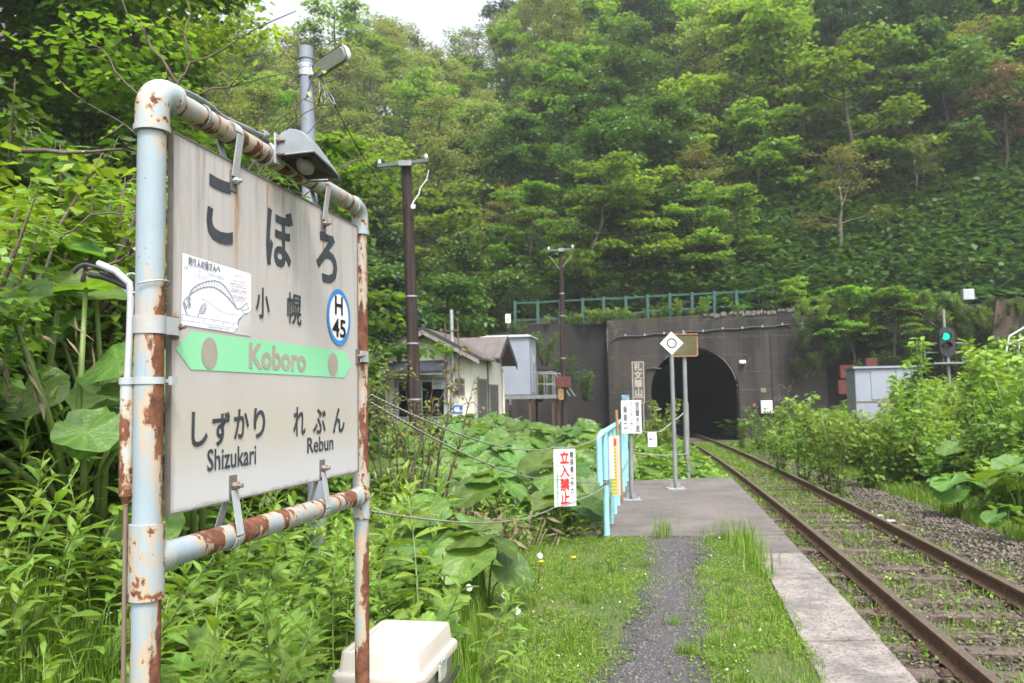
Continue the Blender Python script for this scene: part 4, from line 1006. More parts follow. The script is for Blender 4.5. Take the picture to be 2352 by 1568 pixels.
mb = MB(); mb.bar(Vector((ddx + .05, -.02, topz - .27)), hp(-.01, 0, .01), .07, .05); mb.build('mount', M_offw, lp)
mb = MB()
for a, b in (((736, 172), [(733, 200), (736, 222), (741, 238), (746, 238), (748, 225), (742, 195)]), ((742, 180), [(752, 205), (765, 226), (770, 238), (767, 240), (757, 226), (745, 195)])):
    mb.tube([at(*a, 7.5) - lp.location] + [at(*q_, 7.48) - lp.location for q_ in b], .004, 6)
mb.build('dangling_wire', M_galv, lp, smooth=True)
sw = thing('service_wire', 'thin black wire drooping from the lamp pole to the nearest wooden pole', 'wire', at(738, 190, 7.5))
mb = MB(); a, b = at(735, 175, 7.5), at(935, 470, 20)
pts = []
for k in range(17):
    t_ = k / 16; p_ = a.lerp(b, t_); p_.z -= 0.5 * 4 * t_ * (1 - t_) * .6; pts.append(p_)
mb.tube(pts, [.007 + .004 * k / 16 for k in range(17)], 6); mb.build('wire', M_black, sw, world=True)

# ------------------------------------------------------------------ wooden poles
def wood_pole(label, px0, py0, px1, py1, Y_, r0, r1, arm, red=False, bands=()):
    b = at(px0, py0, Y_); g = gz(b.x, b.y); t_ = at(px1, py1, Y_)
    t = thing('utility_pole', label, 'utility pole', (b.x, b.y, g), group='wooden utility poles')
    dx = t_.x - b.x; H_2 = t_.z - g
    mb = MB(); mb.tube([(dx * k / 6, 0, -.2 + (H_2 + .2) * k / 6) for k in range(7)], [r0 + (r1 - r0) * k / 6 for k in range(7)], 20); mb.build('pole', M_wood, t, smooth=True)
    for z_ in bands:
        mb = MB(); f = z_ / H_2; mb.tube([(dx * f, 0, z_), (dx * f, 0, z_ + .035)], r0 + (r1 - r0) * f + .006, 20); mb.build('wire_band', M_galv, t, smooth=True)
    al, ar, tilt, zoff = arm
    mb = MB(); mb.bar((dx + al, -r1 - .05, H_2 - zoff - tilt), (dx + ar, -r1 - .05 , H_2 - zoff + tilt), .08, .085, up=(0, 1, 0)); mb.build('crossarm', mat('grey crossarm steel', (0.085, 0.10, 0.105), (0.065, 0.078, 0.082), 0.5), t, bevel=.005)
    mb = MB(); mb.box(dx - r1 - .03, dx + r1 + .03, -r1 - .12, -r1 + .02, H_2 - zoff - .07, H_2 - zoff + .06); mb.build('arm_clamp', M_dgal, t)
    for xx, zz in ((al + .05, -tilt), (ar - .06, tilt)):
        mb = MB(); zb = H_2 - zoff + zz + .04; mb.tube([(dx + xx, -r1 - .05, zb), (dx + xx, -r1 - .05, zb + .03), (dx + xx, -r1 - .05, zb + .035), (dx + xx, -r1 - .05, zb + .075), (dx + xx, -r1 - .05, zb + .08), (dx + xx, -r1 - .05, zb + .12)], [.02, .02, .045, .045, .03, .038], 14); mb.build('insulator', M_white, t, smooth=True)
    return t, dx, H_2
w1, dx1, H1 = wood_pole('near dark wooden utility pole standing in front of the cream hut', 958, 1010, 933, 374, 20, .165, .125, (-.68, .57, .06, .06), bands=(2.9, 4.05, 1.55))
mb = MB(); c = at(985, 390, 19.7)
mb.tube([c - w1.location] + [at(a, b_, 19.75) - w1.location for a, b_ in ((980, 412), (966, 430), (962, 446), (950, 462), (945, 474))], .012, 6); mb.build('drop_wire', M_white, w1, smooth=True)
mb = MB(); q_ = at(949, 474, 19.75) - w1.location; mb.loft([rrect(.05, .03, .015, -.05, cx=q_.x, cy=q_.y), rrect(.055, .035, .015, .04, cx=q_.x, cy=q_.y)]); o = mb.build('terminal', M_white, w1); o.location.z = q_.z
w2, dx2, H2 = wood_pole('far thin wooden utility pole with a red box at its foot', 1296, 960, 1288, 566, 33, .125, .085, (-.55, .52, .03, .16), bands=(3.2, 4.9, 5.8))
mb = MB(); c = at(1293, 877, 32.7) - w2.location; mb.box(c.x - .28, c.x + .30, c.y - .2, c.y + .2, c.z - .22, c.z + .2); mb.build('red_box', M_red_rust, w2, bevel=.02)
mb = MB(); c = at(1288, 905, 32.6) - w2.location; mb.box(c.x - .10, c.x + .10, c.y - .1, c.y + .1, c.z - .22, c.z + .2); mb.build('junction', mat('muddy yellow fitting', (0.35, 0.22, 0.06), (0.05, 0.04, 0.03), 0.7, 12), w2)
mb = MB(); c = at(1286, 605, 33) - w2.location; mb.bar(at(1262, 588, 32.8) - w2.location, at(1286, 618, 32.8) - w2.location, .02, .02); mb.bar(at(1314, 585, 32.8) - w2.location, at(1293, 612, 32.8) - w2.location, .02, .02); mb.build('brace', M_dgal, w2)

# ------------------------------------------------------------------ turquoise railing
rl = thing('railing', 'turquoise pipe railing along the back edge of the platform', 'railing', (xf(9.43), 9.43, 0))
fd = Vector((0.1724, 0.985, 0)); HR = 1.16
def fpnt(s, z): return fd * s + Vector((0, 0, z))
for k in range(8):
    mb = MB(); mb.tube([fpnt(k * .875, -.05), fpnt(k * .875, HR - (.0 if k else .0))], .033, 16); mb.build('post', M_cyan, rl, smooth=True)
mb = MB(); c = Vector((0, 0, HR)) 
hv = Vector((-.55, -.83, 0)); near = [hv * .14 + Vector((0, 0, .58)), hv * .14 + Vector((0, 0, HR - .12))] + arc(Vector((0, 0, HR - .12)) + hv * .02, .12, 0, PI / 2, 8, hv, (0, 0, 1)) + [fpnt(.06, HR), fpnt(7 * .875, HR)]
mb.tube(near, .035, 16); mb.build('top_rail', M_cyan, rl, smooth=True)
mb = MB(); mb.tube([fpnt(0, .42), fpnt(7 * .875, .40)], .026, 14); mb.build('mid_rail', M_cyan, rl, smooth=True)
for k in range(7):
    for j in range(1, 3):
        s_ = (k + j / 3) * .875
        mb = MB(); mb.tube([fpnt(s_, .41), fpnt(s_, HR)], .012, 8); mb.build('baluster', M_cyan, rl, smooth=True)
def stick(name, label, cat, s0, x0, w, z0, z1, mt, flat=True, cap=None, lean=0.0):
    t = thing(name, label, cat, rl.location + fd * s0 + Vector((x0, -.02, z0)))
    mb = MB()
    if flat: mb.box(-w / 2, w / 2, -.012, .012, 0, z1 - z0)
    else: mb.tube([(0, 0, 0), (lean, 0, z1 - z0)], w / 2, 10)
    mb.build('stick' if not flat else 'slat', mt, t)
    if cap:
        mb = MB(); mb.box(-w / 2 - .002, w / 2 + .002, -.014, .014, z1 - z0 - .11, z1 - z0 - .03); mb.build('end_cap', cap, t)
    return t
q = N('ruled yellow board'); wv = q.n('ShaderNodeTexWave', wave_type='BANDS', bands_direction='Z'); wv.inputs['Scale'].default_value = 8; q.l(q.coord(), wv.inputs['Vector'])
M_ruler = q.set(q.mix(q.remap(wv.outputs['Fac'], .80, .86), (0.40, 0.37, 0.05), (0.20, 0.185, 0.04)), 0.6)
stick('snow_gauge', 'yellow snow gauge board with a red end strapped on the railing', 'snow gauge', .30, .075, .070, .42, 1.10, M_ruler, True, M_red)
stick('white_slat', 'weathered white slat on the railing beside the yellow snow gauge', 'slat', .16, .060, .055, .62, 1.10, mat('white slat', (0.52, 0.52, 0.51), (0.42, 0.42, 0.42), 0.7, 12))
stick('beige_slat', 'beige slat on the railing between the yellow gauge and brown pole', 'slat', .42, .115, .060, .40, 1.10, mat('beige slat', (0.47, 0.42, 0.34), (0.36, 0.32, 0.26), 0.7, 12, (1, 1, .2)))
stick('broom_handle', 'tall brown wooden pole standing upright against the railing', 'pole', .55, .155, .036, .30, 1.40, mat('varnished wood', (0.30, 0.17, 0.08), (0.20, 0.11, 0.05), 0.5, 8, (1, 1, .2)), False, None, -.045)

# ------------------------------------------------------------------ ropes and keep out sign
def rope_mat():
    q = N('black and white rope'); uvn = q.n('ShaderNodeAttribute', attribute_name='tint')
    f = q.math('FRACT', q.math('MULTIPLY', uvn.outputs['Fac'], 1.0))
    return q.set(q.mix(q.math('GREATER_THAN', f, 0.5), (0.03, 0.028, 0.027), (0.40, 0.385, 0.36)), 0.8)
M_rope = rope_mat()
def rope(label, pts, r=.0048, sag=0.0, group='ropes strung beside the platform', mt=None, pitch=.045):
    P_ = [Vector(p) for p in pts]; out = []
    for a, b in zip(P_[:-1], P_[1:]):
        m = max(6, int((b - a).length / .02))
        for k in range(m):
            t_ = k / m; p = a.lerp(b, t_); p.z -= sag * 4 * t_ * (1 - t_) * (b - a).length; out.append(p)
    out.append(P_[-1])
    t = thing('rope', label, 'rope', P_[0], group=group)
    mb = MB(); mb.tube(out, r, 6); me = mb.mesh('strand', True)
    a_ = me.attributes.new('tint', 'FLOAT', 'POINT')
    L_ = 0; tv = []
    for i, p in enumerate(out):
        if i: L_ += (out[i] - out[i - 1]).length
        tv += [L_ / pitch + k / 6 for k in range(6)]
    a_.data.foreach_set('value', tv)
    obj('strand', me, mt or M_rope, t, world=True)
    return t
rp_ = SO + Matrix.Rotation(SY, 3, 'Z') @ Vector((PR, 0, 0))
near_post = lambda z: rp_ + Vector((.04, 0, z))
sgn_c = at(1296, 1095, 8.6); f0 = Vector(rl.location)
s_tl, s_tr, s_bl, s_br = at(1272, 1027, 8.55), at(1321, 1026, 8.75), at(1272, 1165, 8.55), at(1321, 1150, 8.75)
rope('uppermost rope from the right sign post over the white keep out sign', [near_post(1.575), s_tl, s_tr, f0 + fpnt(-.1, HR - .03)], sag=.018)
rope('middle rope running behind the white keep out sign to the railing', [near_post(1.545), at(1296, 1099, 8.75), f0 + fpnt(-.02, .60) + Vector((0, -.04, 0))], sag=.018)
rope('lowest rope passing under the white keep out sign to the railing post', [near_post(1.135), s_bl + Vector((0, -.02, 0)), s_br + Vector((0, -.02, .0)), f0 + fpnt(-.02, .56) + Vector((0, -.04, 0))], sag=.016)
mb = MB()
for k in range(3): mb.tube(arc((0, 0, .585 + k * .018), .040, 0, 2 * PI, 16, (1, 0, 0), (0, 1, 0)), .007, 6, caps=False)
mb.build('rope_knot', M_plate, rl)
ks = thing('keep_out_sign', 'white 立入禁止 keep out sign hanging on the ropes by the railing', 'sign', sgn_c)
xd_ = (s_tr - s_tl).normalized(); zd_ = Vector((0.0, 0, 1))
fr2 = Frame(s_tl + Vector((0, 0, -.02)), xd_, zd_)
W2 = (s_tr - s_tl).length; H2_ = (s_tl.z - s_bl.z) - .02
mb = MB(); mb.prism([fr2.p(0, 0, -.002), fr2.p(W2, 0, -.002), fr2.p(W2, -H2_, -.002), fr2.p(0, -H2_, -.002)], fr2.n * -.006); mb.build('sign_plate', M_white, ks, world=True)
mb = MB()
text_down(mb, fr2, '立入禁止', W2 * .48, -H2_ * .97, -H2_ * .03, W2 * .46, .055, .001, 0)
text_down(mb, fr2, '関係者以外の', W2 * .82, -H2_ * .80, -H2_ * .04, W2 * .20, .03, .001, 1)
text_down(mb, fr2, 'JR北海道函館支社', W2 * .13, -H2_ * .98, -H2_ * .14, W2 * .115, .02, .001, 2)
mb.build('lettering', [M_red, M_ink, M_greenink], ks, world=True)
mb = MB()
for u_, v_ in ((.06, -.02), (W2 / W2 * .94, -.02), (.06, -.975), (.94, -.975)): mb.add([fr2.p(u_ * W2 + .006 * math.cos(a), v_ * H2_ + .006 * math.sin(a), .001) for a in np.linspace(0, 2 * PI, 9)[:-1]], [tuple(range(8))])
mb.build('eyelet', M_dgal, ks, world=True)

# ------------------------------------------------------------------ platform signs
def base_plate(t, w):
    mb = MB(); mb.box(-w, w, -w, w, 0.004, .018); mb.build('base_plate', M_galv, t)
    mb = MB()
    for a in (0, PI / 2):
        M = Matrix.Rotation(a, 4, 'Z'); mb.add([M @ Vector(p) for p in ((-w * .72, -.004, .018), (w * .72, -.004, .018), (w * .45, -.004, .12), (-w * .45, -.004, .12), (-w * .72, .004, .018), (w * .72, .004, .018), (w * .45, .004, .12), (-w * .45, .004, .12))], [(0, 1, 2, 3), (7, 6, 5, 4), (3, 2, 6, 7), (0, 3, 7, 4), (1, 5, 6, 2)])
    mb.build('gusset', M_dgal, t)
    for sx in (-1, 1):
        for sy in (-1, 1): mb = MB(); mb.tube([(sx * w * .85, sy * w * .8, .018), (sx * w * .85, sy * w * .8, .034)], .012, 6); mb.build('anchor_bolt', M_galv, t)
b0 = at(1451, 1143, 12.6)
t = thing('boarding_sign', 'white 乗車口 one man car boarding sign on a short post', 'sign', (b0.x, b0.y, 0.004), -.02)
top = at(1449, 958, 12.6); zc_ = top.z; dx = top.x - b0.x
mb = MB(); mb.tube([(0, 0, .01), (dx, 0, zc_ + .2)], .034, 14); mb.build('post', M_dgal, t, smooth=True)
base_plate(t, .135)
PW, PH = .305, .50
mb = MB(); mb.box(dx - PW / 2, dx + PW / 2, -.062, -.036, zc_ - PH / 2, zc_ + PH / 2); mb.build('sign_plate', mat('dull white plate', (0.56, 0.56, 0.56), (0.48, 0.48, 0.47), 0.5, 5, dirt=(0.36, 0.35, 0.33)), t, bevel=.006)
fr3 = Frame((dx - PW / 2, -.063, zc_ - PH / 2), (1, 0, 0), (0, 0, 1)); mb = MB()
text_down(mb, fr3, '室蘭方面', PW * .80, .02, PH * .97, .068, .015)
text_down(mb, fr3, 'ワンマンカー', PW * .49, .03, PH * .95, .058, .012)
text_down(mb, fr3, '乗車口', PW * .20, PH * .12, PH * .85, .066, .015)
mb.build('lettering', M_ink, t)
mb = MB(); mb.box(dx - .135, dx - .02, -.06, .03, zc_ + PH / 2 + .002, zc_ + PH / 2 + .085); mb.build('light_box', mat('pale blue sensor box', (0.30, 0.45, 0.58), (0.10, 0.16, 0.22), 0.4, 10), t, bevel=.006)
b0 = at(1552, 1120, 14.0); top = at(1541.5, 789, 14.0)
t = thing('stop_marker', 'white diamond stop marker with a black ring on a grey post', 'sign', (b0.x, b0.y, 0.004), -.02)
dx, zc_ = top.x - b0.x, top.z
mb = MB(); mb.tube([(0, 0, .01), (dx, 0, zc_ - .12)], .036, 16); mb.build('post', M_dgal, t, smooth=True)
base_plate(t, .15)
mb = MB(); hd_ = .196
V = [(dx + hd_, -.05, zc_), (dx, -.05, zc_ + hd_), (dx - hd_, -.05, zc_), (dx, -.05, zc_ - hd_)]
mb.prism(V, (0, .012, 0)); mb.build('diamond_plate', mat('pale plate', (0.62, 0.63, 0.60), (0.56, 0.57, 0.54), 0.45, 4), t)
fr4 = Frame((dx, -.051, zc_), (1, 0, 0), (0, 0, 1)); mb = MB(); ring(mb, fr4, 0, 0, .088, .062, .001); mb.build('ring_mark', M_ink, t)
b0 = at(1579, 1100, 16.6); top = at(1571, 794, 16.6); g = gz(b0.x, b0.y)
t = thing('platform_mirror', 'square driver mirror with a faded orange hood on a thick grey pole', 'mirror', (b0.x, b0.y, g), -.08)
dx, zc_ = top.x - b0.x, top.z - g
mb = MB(); mb.tube([(0, 0, -.2), (dx * .62, 0, zc_ * .62)], .058, 18); mb.tube([(dx * .62, 0, zc_ * .62), (dx, 0, zc_ + .27)], .043, 18); mb.build('pole', M_dgal, t, smooth=True)
mb = MB(); mb.loft([[(dx + x_, -.065, zc_ + y_) for x_, y_, z_ in rrect(.262, .222, .05, 0)], [(dx + x_, -.09, zc_ + y_) for x_, y_, z_ in rrect(.262, .222, .05, 0)], [(dx + x_, -.092, zc_ + y_) for x_, y_, z_ in rrect(.245, .205, .045, 0)]], cap1=False); mb.build('mirror_frame', mat('faded orange frame', (0.40, 0.17, 0.09), (0.32, 0.15, 0.09), 0.6, 8), t)
mb = MB(); mb.add([(dx + x_, -.0925 - .03 * (1 - (x_ / .25) ** 2) * 0, zc_ + y_) for x_, y_, z_ in rrect(.246, .206, .045, 0)], [tuple(range(20))])
mb.build('mirror_glass', mat('dark olive mirror', (0.15, 0.135, 0.075), (0.10, 0.09, 0.045), 0.22, 3, metal=0.7), t)  # mirror glass coloured dark olive, partly metallic
mb = MB(); mb.loft([[(dx - .262, -.066, zc_ + .20), (dx + .262, -.066, zc_ + .20), (dx + .262, -.066, zc_ + .228), (dx - .262, -.066, zc_ + .228)], [(dx - .262, -.20, zc_ + .215), (dx + .262, -.20, zc_ + .215), (dx + .262, -.20, zc_ + .228), (dx - .262, -.20, zc_ + .228)]]); mb.build('hood', mat('orange hood', (0.45, 0.20, 0.11), (0.38, 0.18, 0.11), 0.6, 8), t)
mpos = Vector(t.location)
M_rope2 = mat('plain grey rope', (0.34, 0.32, 0.28), (0.20, 0.19, 0.17), 0.9, 60)
fe = Vector(rl.location) + fd * 7 * .875
ws0, ws1 = at(1482, 992, 15.9), at(1516, 991, 15.9)
rope('upper plain rope from the railing to the mirror pole', [fe + Vector((0, 0, 1.02)), ws0, ws1, mpos + Vector((-.05, -.06, 1.20 - g * 0 + .45))], .010, .010, mt=M_rope2)
rope('lower plain rope from the railing to the mirror pole', [fe + Vector((0, 0, .55)), mpos + Vector((0, -.07, .85))], .010, .03, mt=M_rope2)
cs = at(1498, 1008.5, 15.9); t = thing('small_sign', 'small white caution sign with orange print hanging from the plain rope', 'sign', cs)
mb = MB(); mb.box(-.083, .083, -.006, .006, -.145, .145); mb.build('sign_plate', M_white, t, bevel=.003)
fr5 = Frame((0, -.007, 0), (1, 0, 0), (0, 0, 1)); mb = MB()
text_in(mb, fr5, '危険です', (-.062, .055, .062, .105), .02, .001, 0); text_in(mb, fr5, '線路内は', (-.062, -.02, .062, .03), .02, .001, 1); text_in(mb, fr5, '立入禁止', (-.062, -.09, .062, -.04), .02, .001, 0); mb.build('lettering', [M_orange, M_ink], t)
# tunnel name sign
b0 = at(1466, 878, 35.5); t = thing('tunnel_name_sign', 'tall brown 礼文華山 tunnel name sign left of the tunnel mouth', 'sign', b0)
W_, H_3 = .52, 1.80
mb = MB(); mb.box(-W_ / 2, W_ / 2, 0, .04, -H_3 / 2, H_3 / 2); mb.build('sign_plate', mat('dark slate plate', (0.075, 0.072, 0.075), (0.06, 0.056, 0.055), 0.7, 4), t)
fr6 = Frame((0, -.001, 0), (1, 0, 0), (0, 0, 1)); mb = MB()
for a, b, c, d in ((-W_ / 2, -H_3 / 2, -W_ / 2 + .035, H_3 / 2), (W_ / 2 - .035, -H_3 / 2, W_ / 2, H_3 / 2), (-W_ / 2 + .035, H_3 / 2 - .035, W_ / 2 - .035, H_3 / 2), (-W_ / 2 + .035, -H_3 / 2, W_ / 2 - .035, -H_3 / 2 + .035), (-W_ / 2 + .035, -H_3 / 2 + .25, W_ / 2 - .035, -H_3 / 2 + .29)): poly(mb, fr6, [(a, b), (c, b), (c, d), (a, d)], .003)
text_down(mb, fr6, '礼文華山', 0, -H_3 / 2 + .30, H_3 / 2 - .04, .36, .035, .003)
text_in(mb, fr6, 'れぶんげ', (-.17, -H_3 / 2 + .08, .17, -H_3 / 2 + .18), 0, .003)
mb.build('lettering', mat('pale sign paint', (0.36, 0.32, 0.26), (0.29, 0.26, 0.21), 0.7), t)
g = gz(b0.x, b0.y) - b0.z
for sx in (-.05, .20):
    mb = MB(); mb.bar((sx, .06, g - .2), (sx, .06, -.6), .06, .06); mb.build('leg', M_dgal, t)
# ------------------------------------------------------------------ cream hut
hc = at(1087, 917, 28.0)                                  # front right wall corner
HYAW = -0.19
hut = thing('hut', 'cream railway hut with a brown roof and a stove pipe beside the wooden pole', 'hut', (hc.x, hc.y, 0.0), HYAW)
# local: x to the right along the front wall, y into the depth; front right corner at 0,0
FWd, DEP, EAVE, APX = 3.12, 5.0, 3.02, 3.95
mb = MB(); mb.prism([(-FWd, 0, -.4), (0, 0, -.4), (0, 0, EAVE), (-FWd / 2 - .02, 0, APX - .12), (-FWd, 0, EAVE)], (0, 2.2, 0)); mb.build('front_wall', M_cream, hut)
mb = MB(); mb.box(-FWd - .6, -.015, 2.2, DEP, -.4, 2.98); mb.build('rear_wall', M_cream, hut)
for x_ in (-.32, -.78, -1.25, -2.05):                     # siding joints, proud battens
    mb = MB(); mb.box(x_ - .006, x_ + .006, -.006, .0, .0, 2.95 if x_ > -.9 else 3.4); mb.build('siding_joint', mat('joint cream', (0.50, 0.48, 0.39), None, 0.7), hut)
mb = MB(); mb.box(-.05, .012, -.012, .05, -.1, EAVE - .05); mb.build('corner_trim', M_cream, hut)
# front gable roof: two slopes meeting at the ridge
xm = -FWd / 2 - .02; OV, FO = .40, .55
for s in (-1, 1):
    xe_ = xm + s * (FWd / 2 + OV); ze_ = EAVE - .02 - .10
    mb = MB(); mb.prism([(xm, -FO, APX), (xe_, -FO, ze_), (xe_, -FO, ze_ + .07), (xm, -FO, APX + .08)], (0, 3.6, 0)); mb.build('roof_slope', M_roof, hut)
    mb = MB(); mb.prism([(xm, -FO - .03, APX - .17), (xe_ - s * .02, -FO - .03, ze_ - .16), (xe_ - s * .02, -FO - .03, ze_ + .02), (xm, -FO - .03, APX + .03)], (0, .028, 0)); mb.build('barge_board', M_trim, hut)
    mb = MB(); mb.prism([(xm, -FO - .06, APX + .03), (xe_ + s * .03, -FO - .06, ze_ + .005), (xe_ + s * .03, -FO - .06, ze_ + .085), (xm, -FO - .06, APX + .115)], (0, .10, 0)); mb.build('roof_edge', M_dtrim, hut)
mb = MB(); mb.tube([(xm, -FO - .055, APX - .06), (xm, -FO - .03, APX - .06)], .055, 14); mb.build('gable_knob', M_trim, hut)
# rear block with a cross gable facing right
RY0, RY1, RZ, RE = 2.35, 5.35, 3.86, 3.0
ym = 3.55; xr = .50
for s, ye in ((-1, RY0 - .25), (1, RY1 + .1)):
    ze_ = RE + .02 if s < 0 else RE - .12
    mb = MB(); mb.prism([(xr, ym, RZ), (xr, ye, ze_), (xr, ye, ze_ + .07), (xr, ym, RZ + .08)], (-3.6, 0, 0)); mb.build('roof_slope', M_roof, hut)
    mb = MB(); mb.prism([(xr, ym, RZ - .18), (xr, ye, ze_ - .15), (xr, ye, ze_ + .09), (xr, ym, RZ + .10)], (.03, 0, 0)); mb.build('barge_board', M_dtrim, hut)
for k in range(7):
    x_ = xr - .25 - k * .42; ye = RY0 - .25
    mb = MB(); mb.bar((x_, ym, RZ + .085), (x_, ye, RE + .095), .02, .022); mb.build('roof_seam', M_dtrim if False else M_roof, hut)
mb = MB(); mb.prism([(-.02, RY0, RE - .05), (-.02, DEP, RE - .05), (-.02, ym, RZ - .05)], (-.3, 0, 0)); mb.build('gable_wall', M_dtrim, hut)
# awning over the door
mb = MB(); mb.prism([(-2.92, -.02, 2.93), (-2.92, -.75, 2.56), (-2.92, -.75, 2.48), (-2.92, -.02, 2.78)], (2.05, 0, 0)); mb.build('awning', M_awning, hut)
mb = MB(); mb.box(-2.92, -.87, -.74, -.70, 2.42, 2.477); mb.build('awning_trim', M_trim, hut)
# sliding door with dark panes
mb = MB(); mb.box(-2.72, -.92, -.02, -.004, -.1, 2.28); fr_ = mb.build('door', M_door, hut)
for x0, x1 in ((-2.62, -1.85), (-1.77, -1.02)):
    mb = MB(); mb.box(x0, x1, -.032, -.021, 1.02, 2.20); mb.build('pane', M_glass, fr_)
for x0, x1, z0, z1 in ((-2.76, -2.72, -.1, 2.32), (-.92, -.88, -.1, 2.32), (-2.76, -.88, 2.28, 2.33), (-2.72, -.92, .95, 1.0)):
    mb = MB(); mb.box(x0, x1, -.045, -.001, z0, z1); mb.build('frame', M_trim, fr_)
mb = MB(); mb.box(-1.43, -1.03, -.040, -.033, 1.95, 2.19); pl2 = mb.build('door_plate', mat('pale green plate', (0.50, 0.57, 0.55), None, 0.5), fr_)
frh = Frame((0, -.041, 0), (1, 0, 0), (0, 0, 1)); mb = MB(); text_in(mb, frh, '函館保線所', (-1.40, 2.085, -1.06, 2.16), .02, .0015); text_in(mb, frh, '工 務 室', (-1.36, 1.985, -1.10, 2.055), .02, .0015)
mb.build('plate_lettering', M_ink, fr_)
# flue window, stove pipe and rusty cage
mb = MB(); mb.box(-.70, -.28, -.02, -.003, 1.72, 2.28); w_ = mb.build('window', M_trim, hut)
mb = MB(); mb.box(-.67, -.31, -.027, -.021, 1.75, 2.25); mb.build('pane', M_glassg, w_)
mb = MB(); mb.tube([(-.50, -.02, 1.93), (-.60, -.17, 1.93), (-.63, -.21, 2.0), (-.64, -.21, 2.3), (-.67, -.21, 4.62)], .062, 16); mb.build('stove_pipe', M_galv, hut, smooth=True)
mb = MB()
for x_ in (-.86, -.42): mb.bar((x_, -.24, 1.62), (x_ - .02, -.24, 4.18), .035, .035)
for z_ in (1.95, 2.55, 3.2, 3.9): mb.bar((-.88, -.27, z_), (-.40, -.27, z_), .03, .04); mb.bar((-.87, 0, z_), (-.87, -.24, z_), .03, .03) if z_ < 2.8 else None
mb.build('pipe_cage', M_rail_rust, hut)
# elevation sign
es = thing('elevation_sign', 'blue enamel 48 m elevation sign on the front of the cream hut', 'sign', (hc.x, hc.y, 1.25), HYAW)
mb = MB(); mb.box(-.79, -.37, -.024, -.008, -.14, .14); mb.build('sign_plate', M_blue, es)
frs = Frame((0, -.025, 0), (1, 0, 0), (0, 0, 1)); mb = MB()
text_in(mb, frs, '48', (-.675, -.105, -.48, .085), .03, .0015); text_in(mb, frs, '標高', (-.775, -.105, -.69, -.03), .0, .0015); text_in(mb, frs, 'm', (-.465, -.10, -.40, -.035), .01, .0015); text_in(mb, frs, '津波にご注意', (-.72, .098, -.44, .128), 0, .0015)
mb.build('lettering', M_white, es)
# side windows on the right wall (facing +x)
for y0, y1, z0, z1 in ((.55, 2.05, .70, 2.30), (2.50, 4.05, .72, 2.12)):
    mb = MB(); mb.box(-.02, .025, y0, y1, z0, z1); w_ = mb.build('window', M_trim, hut)
    for k in range(3):
        a = y0 + .05 + k * (y1 - y0 - .08) / 3; b = a + (y1 - y0 - .08) / 3 - .03
        mb = MB(); mb.box(.026, .032, a, b, z0 + .08, z1 - .05); mb.build('pane', M_glassg, w_)
mb = MB(); mb.box(-.005, .035, 2.20, 2.30, 0, 2.95); mb.build('corner_trim', M_dtrim, hut)
mb = MB(); mb.tube([(.06, 4.85, 0), (.06, 4.85, 2.65), (.06, 4.7, 2.75)], .045, 12); mb.build('down_pipe', M_cream, hut, smooth=True)

# ------------------------------------------------------------------ pale blue cabin on a steel deck
c0 = at(1218, 905, 36.0)
cb_ = thing('equipment_cabin', 'pale blue grey equipment cabin raised on a steel deck behind the hut', 'cabin', (c0.x, c0.y, c0.z - .02), -.17)
mb = MB(); mb.box(-2.1, 0, 0, 2.0, 0, 2.52); mb.build('cabin_wall', M_cab, cb_, bevel=.02)
mb = MB(); mb.loft([[(-2.16, -.1, 2.525), (.1, -.1, 2.525), (.1, 2.1, 2.525), (-2.16, 2.1, 2.525)], [(-2.16, -.1, 2.58), (.1, -.1, 2.58), (.1, 2.1, 2.58), (-2.16, 2.1, 2.58)], [(-1.9, .2, 2.64), (-.1, .2, 2.64), (-.1, 1.8, 2.64), (-1.9, 1.8, 2.64)]]); mb.build('roof', mat('cabin roof', (0.50, 0.54, 0.58), None, 0.5), cb_)
mb = MB(); mb.box(.001, .03, .55, 1.45, .12, 2.1); dr = mb.build('door', M_cab, cb_)
mb = MB(); mb.box(.031, .06, .70, .74, .4, 2.0); mb.build('handle', M_dgal, dr)
mb = MB(); mb.box(.031, .045, .95, 1.12, 1.45, 1.75); mb.build('notice', M_white, dr)
mb = MB(); mb.box(-2.3, 1.15, -.25, 2.1, -.18, -.02); dk = mb.build('deck', M_dgal, cb_)
for x_, y_ in ((-2.1, -.1), (-1, -.1), (0, -.1), (1.0, -.1), (1.0, 1.9), (0, 1.9)):
    mb = MB(); mb.box(x_ - .05, x_ + .05, y_ - .05, y_ + .05, -2.3, -.181); mb.build('leg', M_iron, dk)
mb = MB()
for y_ in (-.2, 2.0):
    for x_ in (.35, .75, 1.1): mb.tube([(x_, y_, -.02), (x_, y_, .95)], .022, 8)
    mb.tube([(.12, y_, .95), (1.1, y_, .95)], .022, 8); mb.tube([(1.1, y_, .95), (1.75, y_, -.1)], .022, 8); mb.tube([(.35, y_, .45), (1.1, y_, .45)], .018, 8)
mb.build('handrail', M_dgal, cb_)

